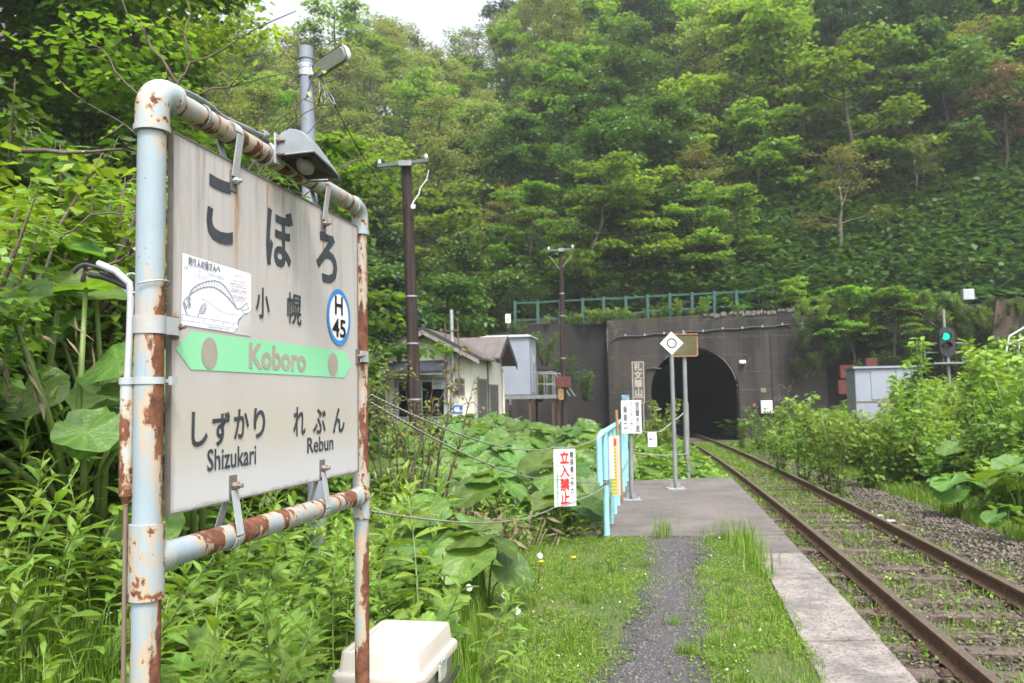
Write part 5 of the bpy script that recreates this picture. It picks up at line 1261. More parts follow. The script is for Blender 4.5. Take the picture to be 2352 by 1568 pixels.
# ------------------------------------------------------------------ right side: relay cabinet, red panels, signal, ladder
c0 = at(2006, 905, 24.5); g0 = gz(c0.x, c0.y)
rc = thing('relay_cabinet', 'pale blue grey relay cabinet half hidden in bushes right of the tunnel', 'cabinet', (c0.x, c0.y, g0), -.16)
zb_ = at(1985, 966, 24.5).z - g0; zt_ = at(1985, 846, 24.5).z - g0
mb = MB(); mb.box(-.50, 1.35, 0, 1.1, zb_, zt_); mb.build('cabinet_wall', M_cab, rc, bevel=.02)
mb = MB(); mb.box(-.56, 1.42, -.08, 1.18, zt_ + .002, zt_ + .06); mb.build('roof', M_cab, rc)
for a, b in ((-.05, .62), (.66, 1.30)):
    mb = MB(); mb.box(a, b, -.02, -.003, zb_ + .62, zt_ - .06); d_ = mb.build('door', M_cab, rc)
    mb = MB(); mb.box(b - .12, b - .08, -.05, -.021, zb_ + .9, zb_ + 1.1); mb.build('handle', M_dgal, d_)
mb = MB(); mb.box(-.50, 1.35, -.012, -.002, zb_ + .54, zb_ + .57); mb.build('seam', M_rail_rust, rc)
mb = MB()
for x_ in (-.42, 1.2): mb.box(x_, x_ + .1, .05, .15, -.3, zb_ - .002)
mb.box(-.5, 1.35, .04, 1.05, zb_ - .07, zb_ - .003); mb.build('base_frame', M_rail_rust, rc)
c0 = at(1948, 850, 33); rp = thing('red_panels', 'faded red oxide steel panels stacked behind the relay cabinet', 'panels', (c0.x, c0.y, gz(c0.x, c0.y)), -.1)
for a, b, y0, y1 in ((1988, 2012, 822, 842), (1932, 1968, 838, 868), (1928, 1964, 872, 905)):
    p0, p1 = at(a, y1, 33), at(b, y0, 33); mb = MB(); mb.box(p0.x - c0.x, p1.x - c0.x - .01, 0, .3, p0.z - rp.location.z, p1.z - rp.location.z); mb.build('panel', M_red_rust, rp)
c0 = at(2173, 900, 31); g0 = gz(c0.x, c0.y)
sgl = thing('railway_signal', 'black railway signal head showing a lit green lamp above the bushes', 'signal', (c0.x, c0.y, g0))
def sp(px_, py_, d=0): q_ = at(px_, py_, 31 + d); return Vector((q_.x - c0.x, q_.y - c0.y, q_.z - g0))
h_ = sp(2173, 785); w_ = .29
mb = MB(); L_ = rrect(w_, .55, .28, 0, 6)
mb.loft([[(h_.x + a, -.10, h_.z + b) for a, b, z in L_], [(h_.x + a, .08, h_.z + b) for a, b, z in L_]]); mb.build('signal_head', mat('signal black', (0.012, 0.016, 0.018), (0.02, 0.024, 0.024), 0.6), sgl)
q = N('lit green lamp'); em = q.n('ShaderNodeEmission'); em.inputs[0].default_value = (0.02, 0.85, 0.42, 1); em.inputs[1].default_value = .55; q.l(em.outputs[0], q.out.inputs[0])
l_ = sp(2172, 772, -.11)
mb = MB(); mb.add([(l_.x + .15 * math.cos(a), -.104, l_.z + .13 * math.sin(a)) for a in np.linspace(0, 2 * PI, 21)[:-1]], [tuple(range(20))]); mb.build('green_lens', q.m, sgl)
mb = MB(); mb.add([(l_.x + .10 * math.cos(a), -.104, l_.z - .36 + .09 * math.sin(a)) for a in np.linspace(0, 2 * PI, 21)[:-1]], [tuple(range(20))]); mb.build('dark_lens', M_glass, sgl)
for dz in (0, -.36):
    V = []; 
    for a in np.linspace(-.35, PI + .35, 13):
        for yy in (-.10, -.30 + .05 * abs(math.cos(a))): V.append((l_.x + .165 * math.cos(a), yy, l_.z + dz + .15 * math.sin(a)))
    mb = MB(); mb.add(V, [(2 * i, 2 * i + 1, 2 * i + 3, 2 * i + 2) for i in range(12)]); mb.build('visor', M_black, sgl)
mb = MB(); b_ = sp(2178, 838); mb.tube([(h_.x + .03, .0, h_.z - .42), (b_.x, 0, -.1)], .055, 12); mb.tube([(h_.x + .02, .12, h_.z + 1.25), (h_.x + .03, .12, h_.z - .4)], .05, 10); mb.build('mast', M_dgal, sgl)
mb = MB(); z_ = sp(2178, 832).z
mb.box(-.55, 1.0, -.3, .5, z_ - .06, z_)
for x_ in (-.5, .2, .95): mb.tube([(x_, .45, z_), (x_, .45, z_ + .75)], .02, 8)
mb.tube([(-.5, .45, z_ + .75), (.95, .45, z_ + .75)], .02, 8); mb.tube([(-.5, .45, z_ + .4), (.95, .45, z_ + .4)], .02, 8); mb.build('platform_grating', M_dgal, sgl)
c0 = at(2315, 870, 30); g0 = gz(c0.x, c0.y)
ld = thing('steel_stair', 'pale galvanised stair rail climbing the bank at the right edge', 'stair rail', (c0.x, c0.y, g0))
def lpnt(px_, py_, d=0): q_ = at(px_, py_, 30 + d); return (q_.x - c0.x, q_.y - c0.y, q_.z - g0)
mb = MB(); pale = mat('pale steel', (0.50, 0.52, 0.53), (0.42, 0.44, 0.45), 0.5)
mb.tube([lpnt(2304, 862), lpnt(2312, 800), lpnt(2318, 772), lpnt(2352, 752, -.1), lpnt(2440, 705, -.4)], .035, 10); mb.tube([lpnt(2318, 790), lpnt(2352, 776, -.1), lpnt(2440, 735, -.4)], .03, 10)
mb.tube([lpnt(2331, 850), lpnt(2342, 786)], .03, 10); mb.tube([lpnt(2342, 765), lpnt(2350, 788)], .02, 8); mb.tube([lpnt(2306, 848), lpnt(2330, 858)], .02, 8); mb.tube([lpnt(2304, 862), (lpnt(2302, 900)[0], 0, -.1)], .035, 10); mb.tube([lpnt(2331, 850), (lpnt(2330, 900)[0], 0, -.1)], .03, 10)
mb.build('handrail', pale, ld)
# flat stone and kerb remnant beside the bin
t = thing('kerb_stone', 'low weathered stone block in the grass beside the storage bin', 'stone block', (-.12, 4.25, 0))
mb = MB(); mb.box(-.10, .12, -.06, .06, -.05, .06); mb.build('block', M_kerb, t, bevel=.01)
# ================================================================== plants
def basis(az, el, roll):
    """forward f, up n, side s arrays for leaves that point along azimuth az and elevation el"""
    ce, se = np.cos(el), np.sin(el)
    f = np.stack([np.cos(az) * ce, np.sin(az) * ce, se], -1)
    n = np.stack([-np.cos(az) * se, -np.sin(az) * se, ce], -1)
    s = np.cross(f, n)
    c, r = np.cos(roll)[:, None], np.sin(roll)[:, None]
    return f, n * c + s * r, s * c - n * r
def kites(P, az, el, roll, L, W, fold=0.25):
    """folded diamond leaves: (n*4 verts, n*2 tris)"""
    f, n, s = basis(az, el, roll)
    L, W = L[:, None], W[:, None]
    V = np.stack([P, P + f * L * .45 - s * W + n * W * fold, P + f * L, P + f * L * .45 + s * W + n * W * fold], 1)
    b = (np.arange(len(P)) * 4)[:, None]
    F = np.concatenate([b + np.array([[0, 2, 1]]), b + np.array([[0, 3, 2]])], 0)
    return V.reshape(-1, 3), F
def blades(P, az, lean, H_, W):
    """curved grass blades, 5 verts each"""
    d = np.stack([np.cos(az), np.sin(az), np.zeros_like(az)], -1); s = np.stack([-np.sin(az), np.cos(az), np.zeros_like(az)], -1)
    H1, W1, l1 = H_[:, None], W[:, None], lean[:, None]
    up = np.array([[0, 0, 1.0]])
    m = P + up * H1 * .58 + d * H1 * l1 * .28; t = P + up * H1 * (1 - .25 * l1) + d * H1 * l1
    V = np.stack([P - s * W1, P + s * W1, m + s * W1 * .75, m - s * W1 * .75, t], 1)
    b = (np.arange(len(P)) * 5)[:, None]
    return V.reshape(-1, 3), [b + np.array([[0, 1, 2, 3]]), b + np.array([[3, 2, 4]])]
class LM:
    """leaf mesh accumulator"""
    def __init__(s): s.V, s.F, s.T, s.n = [], [], [], 0
    def add(s, V, F, T):
        s.V.append(V); s.T.append(T); s.F.append(F + s.n); s.n += len(V)
    def kites(s, P, az, el, roll, L, W, tint, fold=.25):
        V, F = kites(P, az, el, roll, L, W, fold); s.add(V, F, np.repeat(tint, 4))
    def mesh(s, name): return npmesh(name, np.concatenate(s.V), [np.concatenate(s.F)], np.concatenate(s.T))

L_MAPLE = leaf_mat('maple leaf', (0.060, 0.122, 0.014), (0.150, 0.262, 0.030), (2.0, 1.85, .8), .50, hue=.016)
L_AIRY = leaf_mat('hazy young birch leaf', (0.098, 0.138, 0.034), (0.200, 0.250, 0.072), (1.8, 1.7, .9), .45, hue=.02)  # young leaf green, paled further to imitate haze over the far slope
L_DENSE = leaf_mat('broadleaf', (0.030, 0.070, 0.012), (0.080, 0.148, 0.024), (1.8, 1.8, .8), .36, hue=.012)
L_DARK = leaf_mat('dark leaf', (0.016, 0.042, 0.014), (0.036, 0.080, 0.022), (1.6, 1.7, .8), .28, hue=.01)
L_OLIVE = leaf_mat('yellow olive leaf', (0.11, 0.125, 0.025), (0.20, 0.20, 0.05), (1.7, 1.6, .8), .42, hue=.015)
L_RUSSET = leaf_mat('russet leaf', (0.085, 0.066, 0.035), (0.13, 0.095, 0.052), (1.7, 1.3, .9), .4, hue=.01)
L_BUTT = leaf_mat('butterbur leaf', (0.060, 0.140, 0.024), (0.150, 0.245, 0.055), (1.9, 1.9, .55), .34, .36, hue=.022, val=.28, spec=.5, worn=1.0)
L_HERB = leaf_mat('herb leaf', (0.078, 0.170, 0.020), (0.225, 0.345, 0.055), (1.8, 1.7, .7), .36, .40, hue=.018, val=.2, worn=2.0)
L_GRASS = leaf_mat('grass blade', (0.072, 0.155, 0.010), (0.20, 0.31, 0.030), (1.5, 1.5, .7), .38, .45, hue=.0, val=.0)
L_LIME = leaf_mat('fresh lime leaf', (0.095, 0.190, 0.022), (0.20, 0.305, 0.048), (1.6, 1.45, .7), .40, .42, hue=.02)
L_STRAW = leaf_mat('dead bamboo leaf', (0.15, 0.11, 0.07), (0.29, 0.22, 0.145), (1.2, 1.1, .9), .25, .6, hue=.01)
B_BARK = mat('grey brown bark', (0.085, 0.070, 0.058), (0.045, 0.038, 0.032), 0.9, 9, (1, 1, .3), bump=.6)
B_PALE = mat('pale bark', (0.16, 0.14, 0.125), (0.09, 0.08, 0.07), 0.9, 7, (1, 1, .3), bump=.5)
B_TWIG = mat('twig bark', (0.115, 0.085, 0.070), (0.07, 0.05, 0.042), 0.8, 15)
S_GREEN = mat('green stem', (0.115, 0.18, 0.045), (0.15, 0.19, 0.06), 0.5, 10)
S_RED = mat('reddish stem', (0.17, 0.095, 0.05), (0.14, 0.14, 0.05), 0.5, 10)

# ---- trees ---------------------------------------------------------------
def make_tree(seed, H_, R, style):
    r = np.random.default_rng(seed)
    st = dict(layered=dict(nl=13, el=(.05, .45), pads=5, pr=(.85, 1.4), pth=.10, n=62, L=(.20, .38), W=.42, t0=.16),
              airy=dict(nl=14, el=(.35, .9), pads=6, pr=(.6, 1.1), pth=.30, n=40, L=(.15, .26), W=.38, t0=.20),
              dense=dict(nl=14, el=(.15, .8), pads=6, pr=(.75, 1.2), pth=.33, n=70, L=(.18, .32), W=.45, t0=.10),
              dark=dict(nl=16, el=(.0, .6), pads=6, pr=(.6, 1.0), pth=.5, n=60, L=(.16, .28), W=.40, t0=.12),
              scrub=dict(nl=12, el=(.2, .8), pads=5, pr=(.45, .85), pth=.18, n=30, L=(.12, .20), W=.36, t0=.30),
              maple_near=dict(nl=14, el=(.05, .5), pads=6, pr=(.7, 1.15), pth=.16, n=150, L=(.10, .17), W=.46, t0=.25))[style]
    wood = MB(); pts = [Vector((0, 0, -.4))]; q_ = Vector((0, 0, 0)); dx, dy = r.normal(0, .10, 2)
    for k in range(7):
        q_ = q_ + Vector((dx + r.normal(0, .10), dy + r.normal(0, .10), 1)) * (H_ * .88 / 7); pts.append(q_.copy())
    r0 = .014 * H_ + .03
    wood.tube(pts, [r0 * (1 - .12 * k) for k in range(8)], 8, caps=False)
    lm = LM(); C, RR, LIT = [], [], []
    for i in range(st['nl']):
        t = st['t0'] + (1 - st['t0']) * (i + r.uniform(0, .8)) / st['nl']
        f = t * 7; k = min(int(f), 6); p = pts[k].lerp(pts[k + 1], f - k)
        az = i * 2.4 + r.normal(0, .4); el = r.uniform(*st['el']) + .35 * t
        ln = R * (1.0 - .72 * max(0, (t - .45) / .55) ** 1.4) * r.uniform(.7, 1.08) * (0.65 + .35 * min(1, t / .45))
        d = Vector((math.cos(az) * math.cos(el), math.sin(az) * math.cos(el), math.sin(el)))
        lp_ = [p]; 
        for j in range(4):
            d = (d + Vector(r.normal(0, .16, 3)) + Vector((0, 0, .03))).normalized(); lp_.append(lp_[-1] + d * ln / 4)
        rb = max(.018, r0 * .42 * (1 - .5 * t)); wood.tube(lp_, [rb, rb * .75, rb * .5, rb * .32, rb * .16], 5, caps=False)
        for j in range(st['pads']):
            f = r.uniform(.35, 1.0) if j else 1.0; k = min(int(f * 4), 3); b = lp_[k].lerp(lp_[k + 1], f * 4 - k)
            side = Vector((r.normal(), r.normal(), r.normal() * .25)).normalized() * r.uniform(.1, .32) * ln
            c = b + side; wood.tube([b, b.lerp(c, .5) + Vector(r.normal(0, .05, 3)), c], [rb * .32, rb * .22, .006], 3, caps=False)
            C.append(c); RR.append(r.uniform(*st['pr']) * (.6 + .1 * R))
    C = np.array([tuple(c) for c in C]); RR = np.array(RR)
    m = len(C); n = st['n']
    u = r.normal(0, 1, (m, n, 3)); u /= np.linalg.norm(u, axis=2, keepdims=True); rad = r.random((m, n, 1)) ** .45
    o = u * rad * RR[:, None, None]; o[:, :, 2] *= st['pth'] * (1 + .5 * r.random((m, 1)))
    o[:, :, 2] -= .18 * (o[:, :, 0] ** 2 + o[:, :, 1] ** 2) / RR[:, None]
    P = (C[:, None, :] + o).reshape(-1, 3); nn = len(P)
    az = np.arctan2(o[:, :, 1], o[:, :, 0]).ravel() + r.normal(0, .7, nn)
    el = r.normal(-.30, .38, nn); L = r.uniform(*st['L'], nn)
    tint = np.clip(np.repeat(r.uniform(.15, .85, m), n) + r.normal(0, .16, nn), 0, 1)
    lm.kites(P, az, el, r.normal(0, .35, nn), L, L * st['W'], tint)
    return wood.mesh('trunk', True), lm.mesh('crown')
TREES = {}
def tree_proto(key, seed, H_, R, style, leaf, bark):
    a, b = make_tree(seed, H_, R, style); a.materials.append(bark); b.materials.append(leaf); TREES[key] = (a, b)
for i in range(3):
    tree_proto(('layered', i), 100 + i, 9 + i, 3.6 + .3 * i, 'layered', L_MAPLE, B_BARK)
    tree_proto(('airy', i), 200 + i, 9.5 + i, 3.0 + .3 * i, 'airy', L_AIRY, B_BARK)
    tree_proto(('dense', i), 300 + i, 8 + i, 3.2 + .3 * i, 'dense', L_DENSE, B_BARK)
for i in range(2):
    tree_proto(('dark', i), 400 + i, 8 + i, 2.8, 'dark', L_DARK, B_BARK)
    tree_proto(('scrub', i), 500 + i, 6 + i, 3.0, 'scrub', L_OLIVE, B_PALE)
    tree_proto(('russet', i), 600 + i, 6.5, 3.0, 'scrub', L_RUSSET, B_BARK)
    tree_proto(('maple', i), 700 + i, 8.5 + i, 3.2, 'maple_near', L_MAPLE, B_BARK)
LOOK = dict(layered='bright layered maple', airy='pale feathery tree', dense='bushy mid green tree', dark='dark green tree', scrub='sparse olive tree', russet='reddish brown tree', maple='fresh green maple')
def place_words(p):
    x, y = topx(p)
    col = 'at the far right edge' if x > 2180 else 'above the green signal' if x > 2020 else 'above the relay cabinet' if x > 1860 else "above the portal's right end" if x > 1690 else 'above the tunnel mouth' if x > 1500 else 'above the tunnel name sign' if x > 1400 else 'behind the far wooden pole' if x > 1240 else 'above the pale blue cabin' if x > 1120 else 'behind the cream hut' if x > 1000 else 'behind the nearest wooden pole' if x > 860 else 'right of the grey lamp pole' if x > 720 else 'left of the grey lamp pole' if x > 560 else 'above the station sign' if x > 400 else 'behind the left sign post'
    return col
LABC = {}
def tree(key, x, y, s=1.0, z=None, where=None, tilt=(0, 0), sq=1.0):
    kind = key[0]; zz = gz(x, y) if z is None else z
    a, b = TREES[key]
    d = y - float(ywall(np.array(x)))
    band = 'at the hill foot' if d < 4 else 'on lowest slope' if d < 12 else 'on lower slope' if d < 22 else 'mid slope' if d < 34 else 'on upper slope' if d < 48 else 'on the ridge'
    if d < -2: band = 'on the near left bank'
    lab = f"{LOOK[kind]} {where or band + ' ' + place_words((x, y, zz + 5 * s))}"
    LABC[lab] = LABC.get(lab, 0) + 1
    if LABC[lab] > 1:
        extra = {2: 'behind its twin', 3: 'third back', 4: 'fourth back'}.get(LABC[lab], 'rearmost there')
        lab = lab + ', ' + extra
    t = thing('broadleaf_tree', lab, 'tree', (x, y, zz - .15), random.uniform(0, 6.28), group='trees on the wooded slopes')
    t.rotation_euler = (tilt[0], tilt[1], t.rotation_euler.z)
    t.scale = (s, s, s * sq)
    obj('trunk', a, None, t); obj('crown', b, None, t)
    return t
# hillside trees by dart throwing over the part of the slope the camera can see
pts = []
def ok(x, y, dm): return all((x - a) ** 2 + (y - b) ** 2 > (dm * .5 + c * .5) ** 2 for a, b, c in pts)
rt = np.random.default_rng(21)
tries = 0
while len(pts) < 292 and tries < 16000:
    tries += 1
    y = 44 + 62 * rt.random() ** 0.9; x = rt.uniform(-.50 * y - 4, .68 * y + 5)
    d = y - float(ywall(np.array(x)))
    if d < 3: continue
    if x > 11 and d < 8.5: continue                     # the butterbur slope stays open
    if -3 < x < 11 and d < 4: continue
    dm = 4.2 if d > 14 else 3.6
    if x < 5 and y > 60: dm = 4.2
    if not ok(x, y, dm): continue
    pts.append((x, y, dm))
for (x, y, dm) in pts:
    d = y - float(ywall(np.array(x))); u = rt.random(); xr_ = x / y
    if xr_ < .12 and d > 12: kind = 'airy' if u < .62 else 'layered' if u < .80 else 'dense' if u < .93 else 'dark'
    elif d < 12: kind = 'layered' if u < .40 else 'dense' if u < .75 else 'dark' if u < .9 else 'scrub'
    elif xr_ < .35: kind = 'layered' if u < .40 else 'airy' if u < .60 else 'dense' if u < .85 else 'dark'
    else: kind = 'dense' if u < .48 else 'layered' if u < .66 else 'dark' if u < .95 else 'scrub'  # darker kinds favoured on the right, imitating the weaker light there
    n_ = 3 if kind in ('layered', 'airy', 'dense') else 2
    s = rt.uniform(.75, 1.12) if d < 40 else rt.uniform(.9, 1.2)
    s *= 1.22 if xr_ > .25 else 1.08
    if d < 7: s *= .72
    tree((kind, int(rt.integers(n_))), x, y, s)
# trees placed where the photograph shows particular ones
for key, px_, py_, Y_, s, w in ((('dense', 0), 905, 800, 41, .90, 'leaning over the cream hut roof from behind'), (('dense', 1), 1010, 780, 39, .85, 'between the hut chimney and the wing wall'), (('scrub', 0), 1075, 790, 38, .55, 'small and thin beside the end of the wing wall'),
        (('dark', 0), 860, 830, 36, .9, 'in the shade left of the nearest wooden pole'), (('dense', 2), 780, 830, 34, .9, 'below the street lamp behind the grey pole'), (('layered', 0), 700, 800, 27, .95, 'close behind the grey lamp pole'), (('layered', 1), 600, 820, 24, .95, 'just above the middle of the station board'),
        (('layered', 2), 1330, 640, 47, .85, 'overhanging the left end of the green fence'), (('layered', 0), 1440, 650, 47.5, .85, 'overhanging the middle of the green fence'), (('dense', 1), 1560, 650, 48, .80, 'right over the tunnel mouth behind the fence'), (('layered', 1), 1660, 660, 47, .62, 'over the right end of the green fence'),
        (('scrub', 1), 1930, 640, 47, 1.1, 'standing alone in the butterbur slope'), (('scrub', 0), 2120, 600, 50, .85, 'at the top of the butterbur slope'), (('russet', 0), 2310, 520, 50, 1.15, 'at the right edge of the picture'), (('russet', 1), 2200, 560, 53, .8, 'beside the larger russet tree at the right edge'),
        (('dense', 0), 1780, 715, 43.6, .36, 'hanging over the right corner of the portal'), (('layered', 2), 1850, 735, 42.8, .36, 'spilling down the wall beside the junction box'), (('layered', 0), 1960, 760, 41.5, .45, 'low and bright in front of the retaining wall'), (('layered', 1), 2050, 770, 40.5, .40, 'bright and low, left of the green signal')):
    p = at(px_, py_, Y_); z_ = None
    if 42 < Y_ < 45 or Y_ in (42.8, 41.5, 40.5): z_ = p.z - 1.2
    tree(key, p.x, p.y, s, z_, w)
# near left bank maples
for i, (key, x, y, s) in enumerate(((('maple', 0), -10.6, 14.8, 1.35), (('maple', 1), -8.0, 16.8, 1.30), (('maple', 0), -12.5, 19, 1.45), (('maple', 1), -6.9, 21, .72), (('maple', 0), -11.0, 22.5, 1.4), (('maple', 1), -15, 30, 1.5), (('maple', 0), -8.2, 29, .72), (('dense', 2), -12.5, 34, .85), (('maple', 1), -12.5, 13.5, 1.0), (('dense', 1), -16, 25, 1.5))):
    tree(key, x, y, s, None, ('foremost on the left bank', 'over the top left of the station board', 'behind the foremost one on the left bank', 'between the sign and the lamp pole', 'behind the left half of the station board', 'high on the left bank below the sky gap', 'just left of the lamp pole top', 'at the back of the left bank', 'at the far left edge of the bank', 'at the back of the left bank')[i])
# ---- big round leaves (butterbur) and lobed leaves ---------------------------------------
def round_leaf(seed, R=1.0, kind='butterbur'):
    r = np.random.default_rng(seed); na = 30 if kind == 'butterbur' else 42
    rings = (.0, .35, .7, 1.0); th = np.linspace(0, 2 * PI, na, endpoint=False)
    if kind == 'butterbur':
        notch = np.exp(-(np.minimum(np.abs(th - PI), 2 * PI - np.abs(th - PI)) / .20) ** 2)
        rad = R * (1 - .72 * notch + .035 * np.cos(7 * th) + .02 * np.cos(15 * th + 1)) * (1 + .12 * np.cos(th))
    else:
        a = np.abs(((th + PI) % (2 * PI)) - PI); lob = np.abs(np.cos(2.5 * a * .92)) ** .55
        rad = R * (.42 + .58 * lob) * (1 - .55 * np.exp(-((PI - a) / .35) ** 2)) * (1 + .15 * np.cos(th)) * (1 + .05 * np.cos(21 * th))
    ph = r.uniform(0, 6, 4); V = [(0, 0, 0)]; T = [.85]
    cup = r.uniform(-.10, .22); fold = r.uniform(.05, .25)
    for q_ in rings[1:]:
        for k, a in enumerate(th):
            rr = rad[k] * q_; x, y = rr * math.cos(a), rr * math.sin(a)
            z = cup * rr * rr / R + .06 * R * q_ ** 2 * math.sin(3 * a + ph[0]) + .05 * R * q_ ** 2 * math.sin(5 * a + ph[1]) + .02 * R * q_ * math.sin(11 * a + ph[2]) + fold * abs(y) * .5 - .12 * max(0, x) ** 2 / R
            if kind == 'lobed': z += .05 * R * math.cos(5 * a) * q_
            V.append((x, y, z))
            vein = (k % 3 == 0) if kind == 'butterbur' else (k % 8 == 0)
            T.append(np.clip((.78 if vein else .28) + .18 * (1 - q_) + r.normal(0, .06), 0, 1))
    F3 = [(0, 1 + k, 1 + (k + 1) % na) for k in range(na)]; F4 = []
    for j in range(2):
        for k in range(na):
            a, b = 1 + j * na + k, 1 + j * na + (k + 1) % na; F4.append((a, a + na, b + na, b))
    me = npmesh('leaf', np.array(V), [np.array(F3), np.array(F4)], T, smooth=True)
    return me
BUTT = [round_leaf(40 + i) for i in range(6)]
LOBE = [round_leaf(60 + i, 1.0, 'lobed') for i in range(4)]
for m in BUTT: m.materials.append(L_BUTT)
for m in LOBE: m.materials.append(L_HERB)
_first = {}
def leafy_plant(name, label, cat, group, seed, leaves, nl, H_, R, stalk, spread=.45):
    """a plant of stalked round leaves; every leaf is a part of its own"""
    r = np.random.default_rng(seed); t = thing(name, label, cat, (0, 0, -50), 0, group)
    mb = MB(); az0 = r.uniform(0, 6.28)
    for i in range(nl):
        az = az0 + i * 2.4 + r.normal(0, .3); h = H_ * r.uniform(.55, 1.0) if i else H_; d = spread * H_ * r.uniform(.35, 1.0) if i else spread * H_ * .25
        tip = Vector((math.cos(az) * d, math.sin(az) * d, h)); mid = Vector((tip.x * .35, tip.y * .35, h * .6))
        mb.tube([(0, 0, -.1), mid, tip], [.013 * H_ + .003, .010 * H_ + .002, .006 * H_ + .002], 6)
        s = R * r.uniform(.7, 1.15); tilt = r.uniform(.08, .50)
        o = obj('leaf', leaves[int(r.integers(len(leaves)))], None, t)
        o.rotation_mode = 'XYZ'; m = Matrix.Rotation(az, 4, 'Z') @ Matrix.Rotation(tilt, 4, 'Y') @ Matrix.Rotation(r.normal(0, .16), 4, 'X')
        o.rotation_euler = m.to_euler(); o.location = tip; o.scale = (s, s, s)
    obj('stalks', mb.mesh('stalks', True), stalk, t)
    return t
protoB = [leafy_plant('butterbur_plant', 'x', 'plant', 'butterbur plants', 800 + i, BUTT, 5 + i % 3, 1.0, .34, S_GREEN) for i in range(6)]
protoB2 = [leafy_plant('butterbur_plant', 'x', 'plant', 'butterbur plants', 860 + i, BUTT, 7, 1.80, .215, S_GREEN, .32) for i in range(4)]
protoL = [leafy_plant('lobed_plant', 'x', 'plant', 'lobed leaved plants', 830 + i, LOBE, 7, .62, .17, S_RED, .55) for i in range(4)]
def put(protos, x, y, s, label, group=None, z=None, lean=.06, face=0.0):
    p = protos[int(rp6.integers(len(protos)))]; loc = (x, y, (gz(x, y) if z is None else z) - .02)
    rot = (rp6.normal(0, lean), rp6.normal(0, lean), rp6.uniform(0, 6.28))
    if face: rot = tuple((Matrix.Rotation(face, 3, 'X') @ Matrix.Rotation(rot[2], 3, 'Z')).to_euler())
    if p not in _first:
        _first[p] = True; p.location = loc; p.rotation_euler = rot; p.scale = (s, s, s); p['label'] = label
        if group: p['group'] = group
        return p
    return dup(p, loc, rot, s, label, group)
rp6 = np.random.default_rng(99)
def spot(x, y):
    px_, py_ = topx((x, y, gz(x, y) + .4))
    c = 'at the left edge' if px_ < 110 else 'left of the conduit' if px_ < 230 else 'beside the near sign post' if px_ < 400 else 'below the word Shizukari' if px_ < 580 else 'below the middle of the board' if px_ < 680 else 'below the word Rebun' if px_ < 800 else 'right of the far sign post' if px_ < 930 else 'below the cream hut' if px_ < 1110 else 'below the pale blue cabin' if px_ < 1240 else 'around the keep out sign' if px_ < 1330 else 'behind the railing' if px_ < 1480 else 'behind the stop marker' if px_ < 1620 else 'right of the tunnel track' if px_ < 1850 else 'below the relay cabinet' if px_ < 2080 else 'below the green signal' if px_ < 2230 else 'at the right edge'
    d = 'in front' if y < 3.3 else 'a step back' if y < 4.4 else 'in the middle rows' if y < 6 else 'in the back rows' if y < 9 else 'beyond the ropes' if y < 13 else 'farther off' if y < 18 else 'far back' if y < 25 else 'farthest back'
    return c + ', ' + d
def scatter(n, fx, dmin, tries=60):
    out = []
    for _ in range(n * tries):
        if len(out) >= n: break
        x, y = fx()
        if x is None: continue
        if all((x - a) ** 2 + (y - b) ** 2 > (dmin * (1 + .03 * y)) ** 2 for a, b in out): out.append((x, y))
    return out
def blocked(x, y):
    if 4.3 < y < 7.7 and abs(x / y + .238) < .022: return True      # a gap before the foot of the lamp pole
    if (x + .05) ** 2 * 0 + 0: pass
    if y < 9.5 and abs(x - (-.525)) < .36 and abs(y - 3.9) < .46: return True
    if x > xf(y) - .28 and y > 8.6 and x < xe(y) + .2: return True
    l = Matrix.Rotation(.19, 2) @ Vector((x - hc.x, y - hc.y))
    if -3.9 < l.x < .25 and -.2 < l.y < 5.6: return True
    return False
# field of butterbur in front of the hut
def fA():
    y = 9.6 + 19 * rp6.random() ** 1.35; x = rp6.uniform(-.24 * y - .6, xf(y) - .35)
    if y > 14 and x > .145 * y - .3: x -= .4
    return (None, None) if blocked(x, y) or (y > 15.9 and x > .115 * y) else (x, y)
for x, y in scatter(120, fA, .46):
    s = rp6.uniform(.62, 1.0) * (1.05 if y > 16 else .92)
    put(protoB, x, y, s, 'round leaved butterbur ' + spot(x, y), 'butterbur plants in the thicket left of the railing', face=.24)
for (x, y, s, lb) in ((-.60, 6.6, .74, 'low spreading butterbur with two dish shaped leaves beside the lawn'), (-.22, 6.3, .62, 'single large butterbur leaf cluster nearest the dandelion clocks'), (-1.0, 7.0, .70, 'butterbur clump just right of the far sign post'), (-.92, 8.2, .6, 'yellowish butterbur behind the lowest rope by the sign post'),
                  (-2.45, 4.9, 1.08, 'tall butterbur with a huge leaf left of the near sign post'), (-3.0, 5.5, 1.15, 'tall butterbur leaning over the bank at the left'), (-2.1, 5.5, 1.10, 'butterbur with wide leaves close behind the cut cables'), (-3.5, 5.7, 1.2, 'tall butterbur at the left edge of the picture'), (-2.75, 5.9, 1.1, 'tall butterbur half hidden behind the near sign post')):
    put(protoB2 if x < -2 else protoB, x, y, s * (.95 if x < -2 else 1), lb, 'butterbur plants around the station sign', face=.42 if x < -2 else .30)
# right of the track
def fR():
    y = 7.5 + 30 * rp6.random() ** 1.3; x = xc(y) + rp6.uniform(2.9, 8.5); return (None, None) if x > .66 * y + 1.5 else (float(x), y)
for x, y in scatter(75, fR, .52):
    put(protoB, x, y, rp6.uniform(.55, .95), 'round leaved butterbur ' + spot(x, y), 'butterbur plants right of the track', face=.2)
for (px_, py_, Y_, s, lb) in ((2310, 1140, 10.6, .52, 'big butterbur with a bright upright leaf at the right edge'), (2340, 1080, 11.8, .8, 'broad butterbur leaves at the right edge behind the upright one'), (2200, 1120, 13, .7, 'butterbur left of the bright upright leaf')):
    p = at(px_, py_, Y_); put(protoB, p.x, p.y, s, lb, 'butterbur plants right of the track')
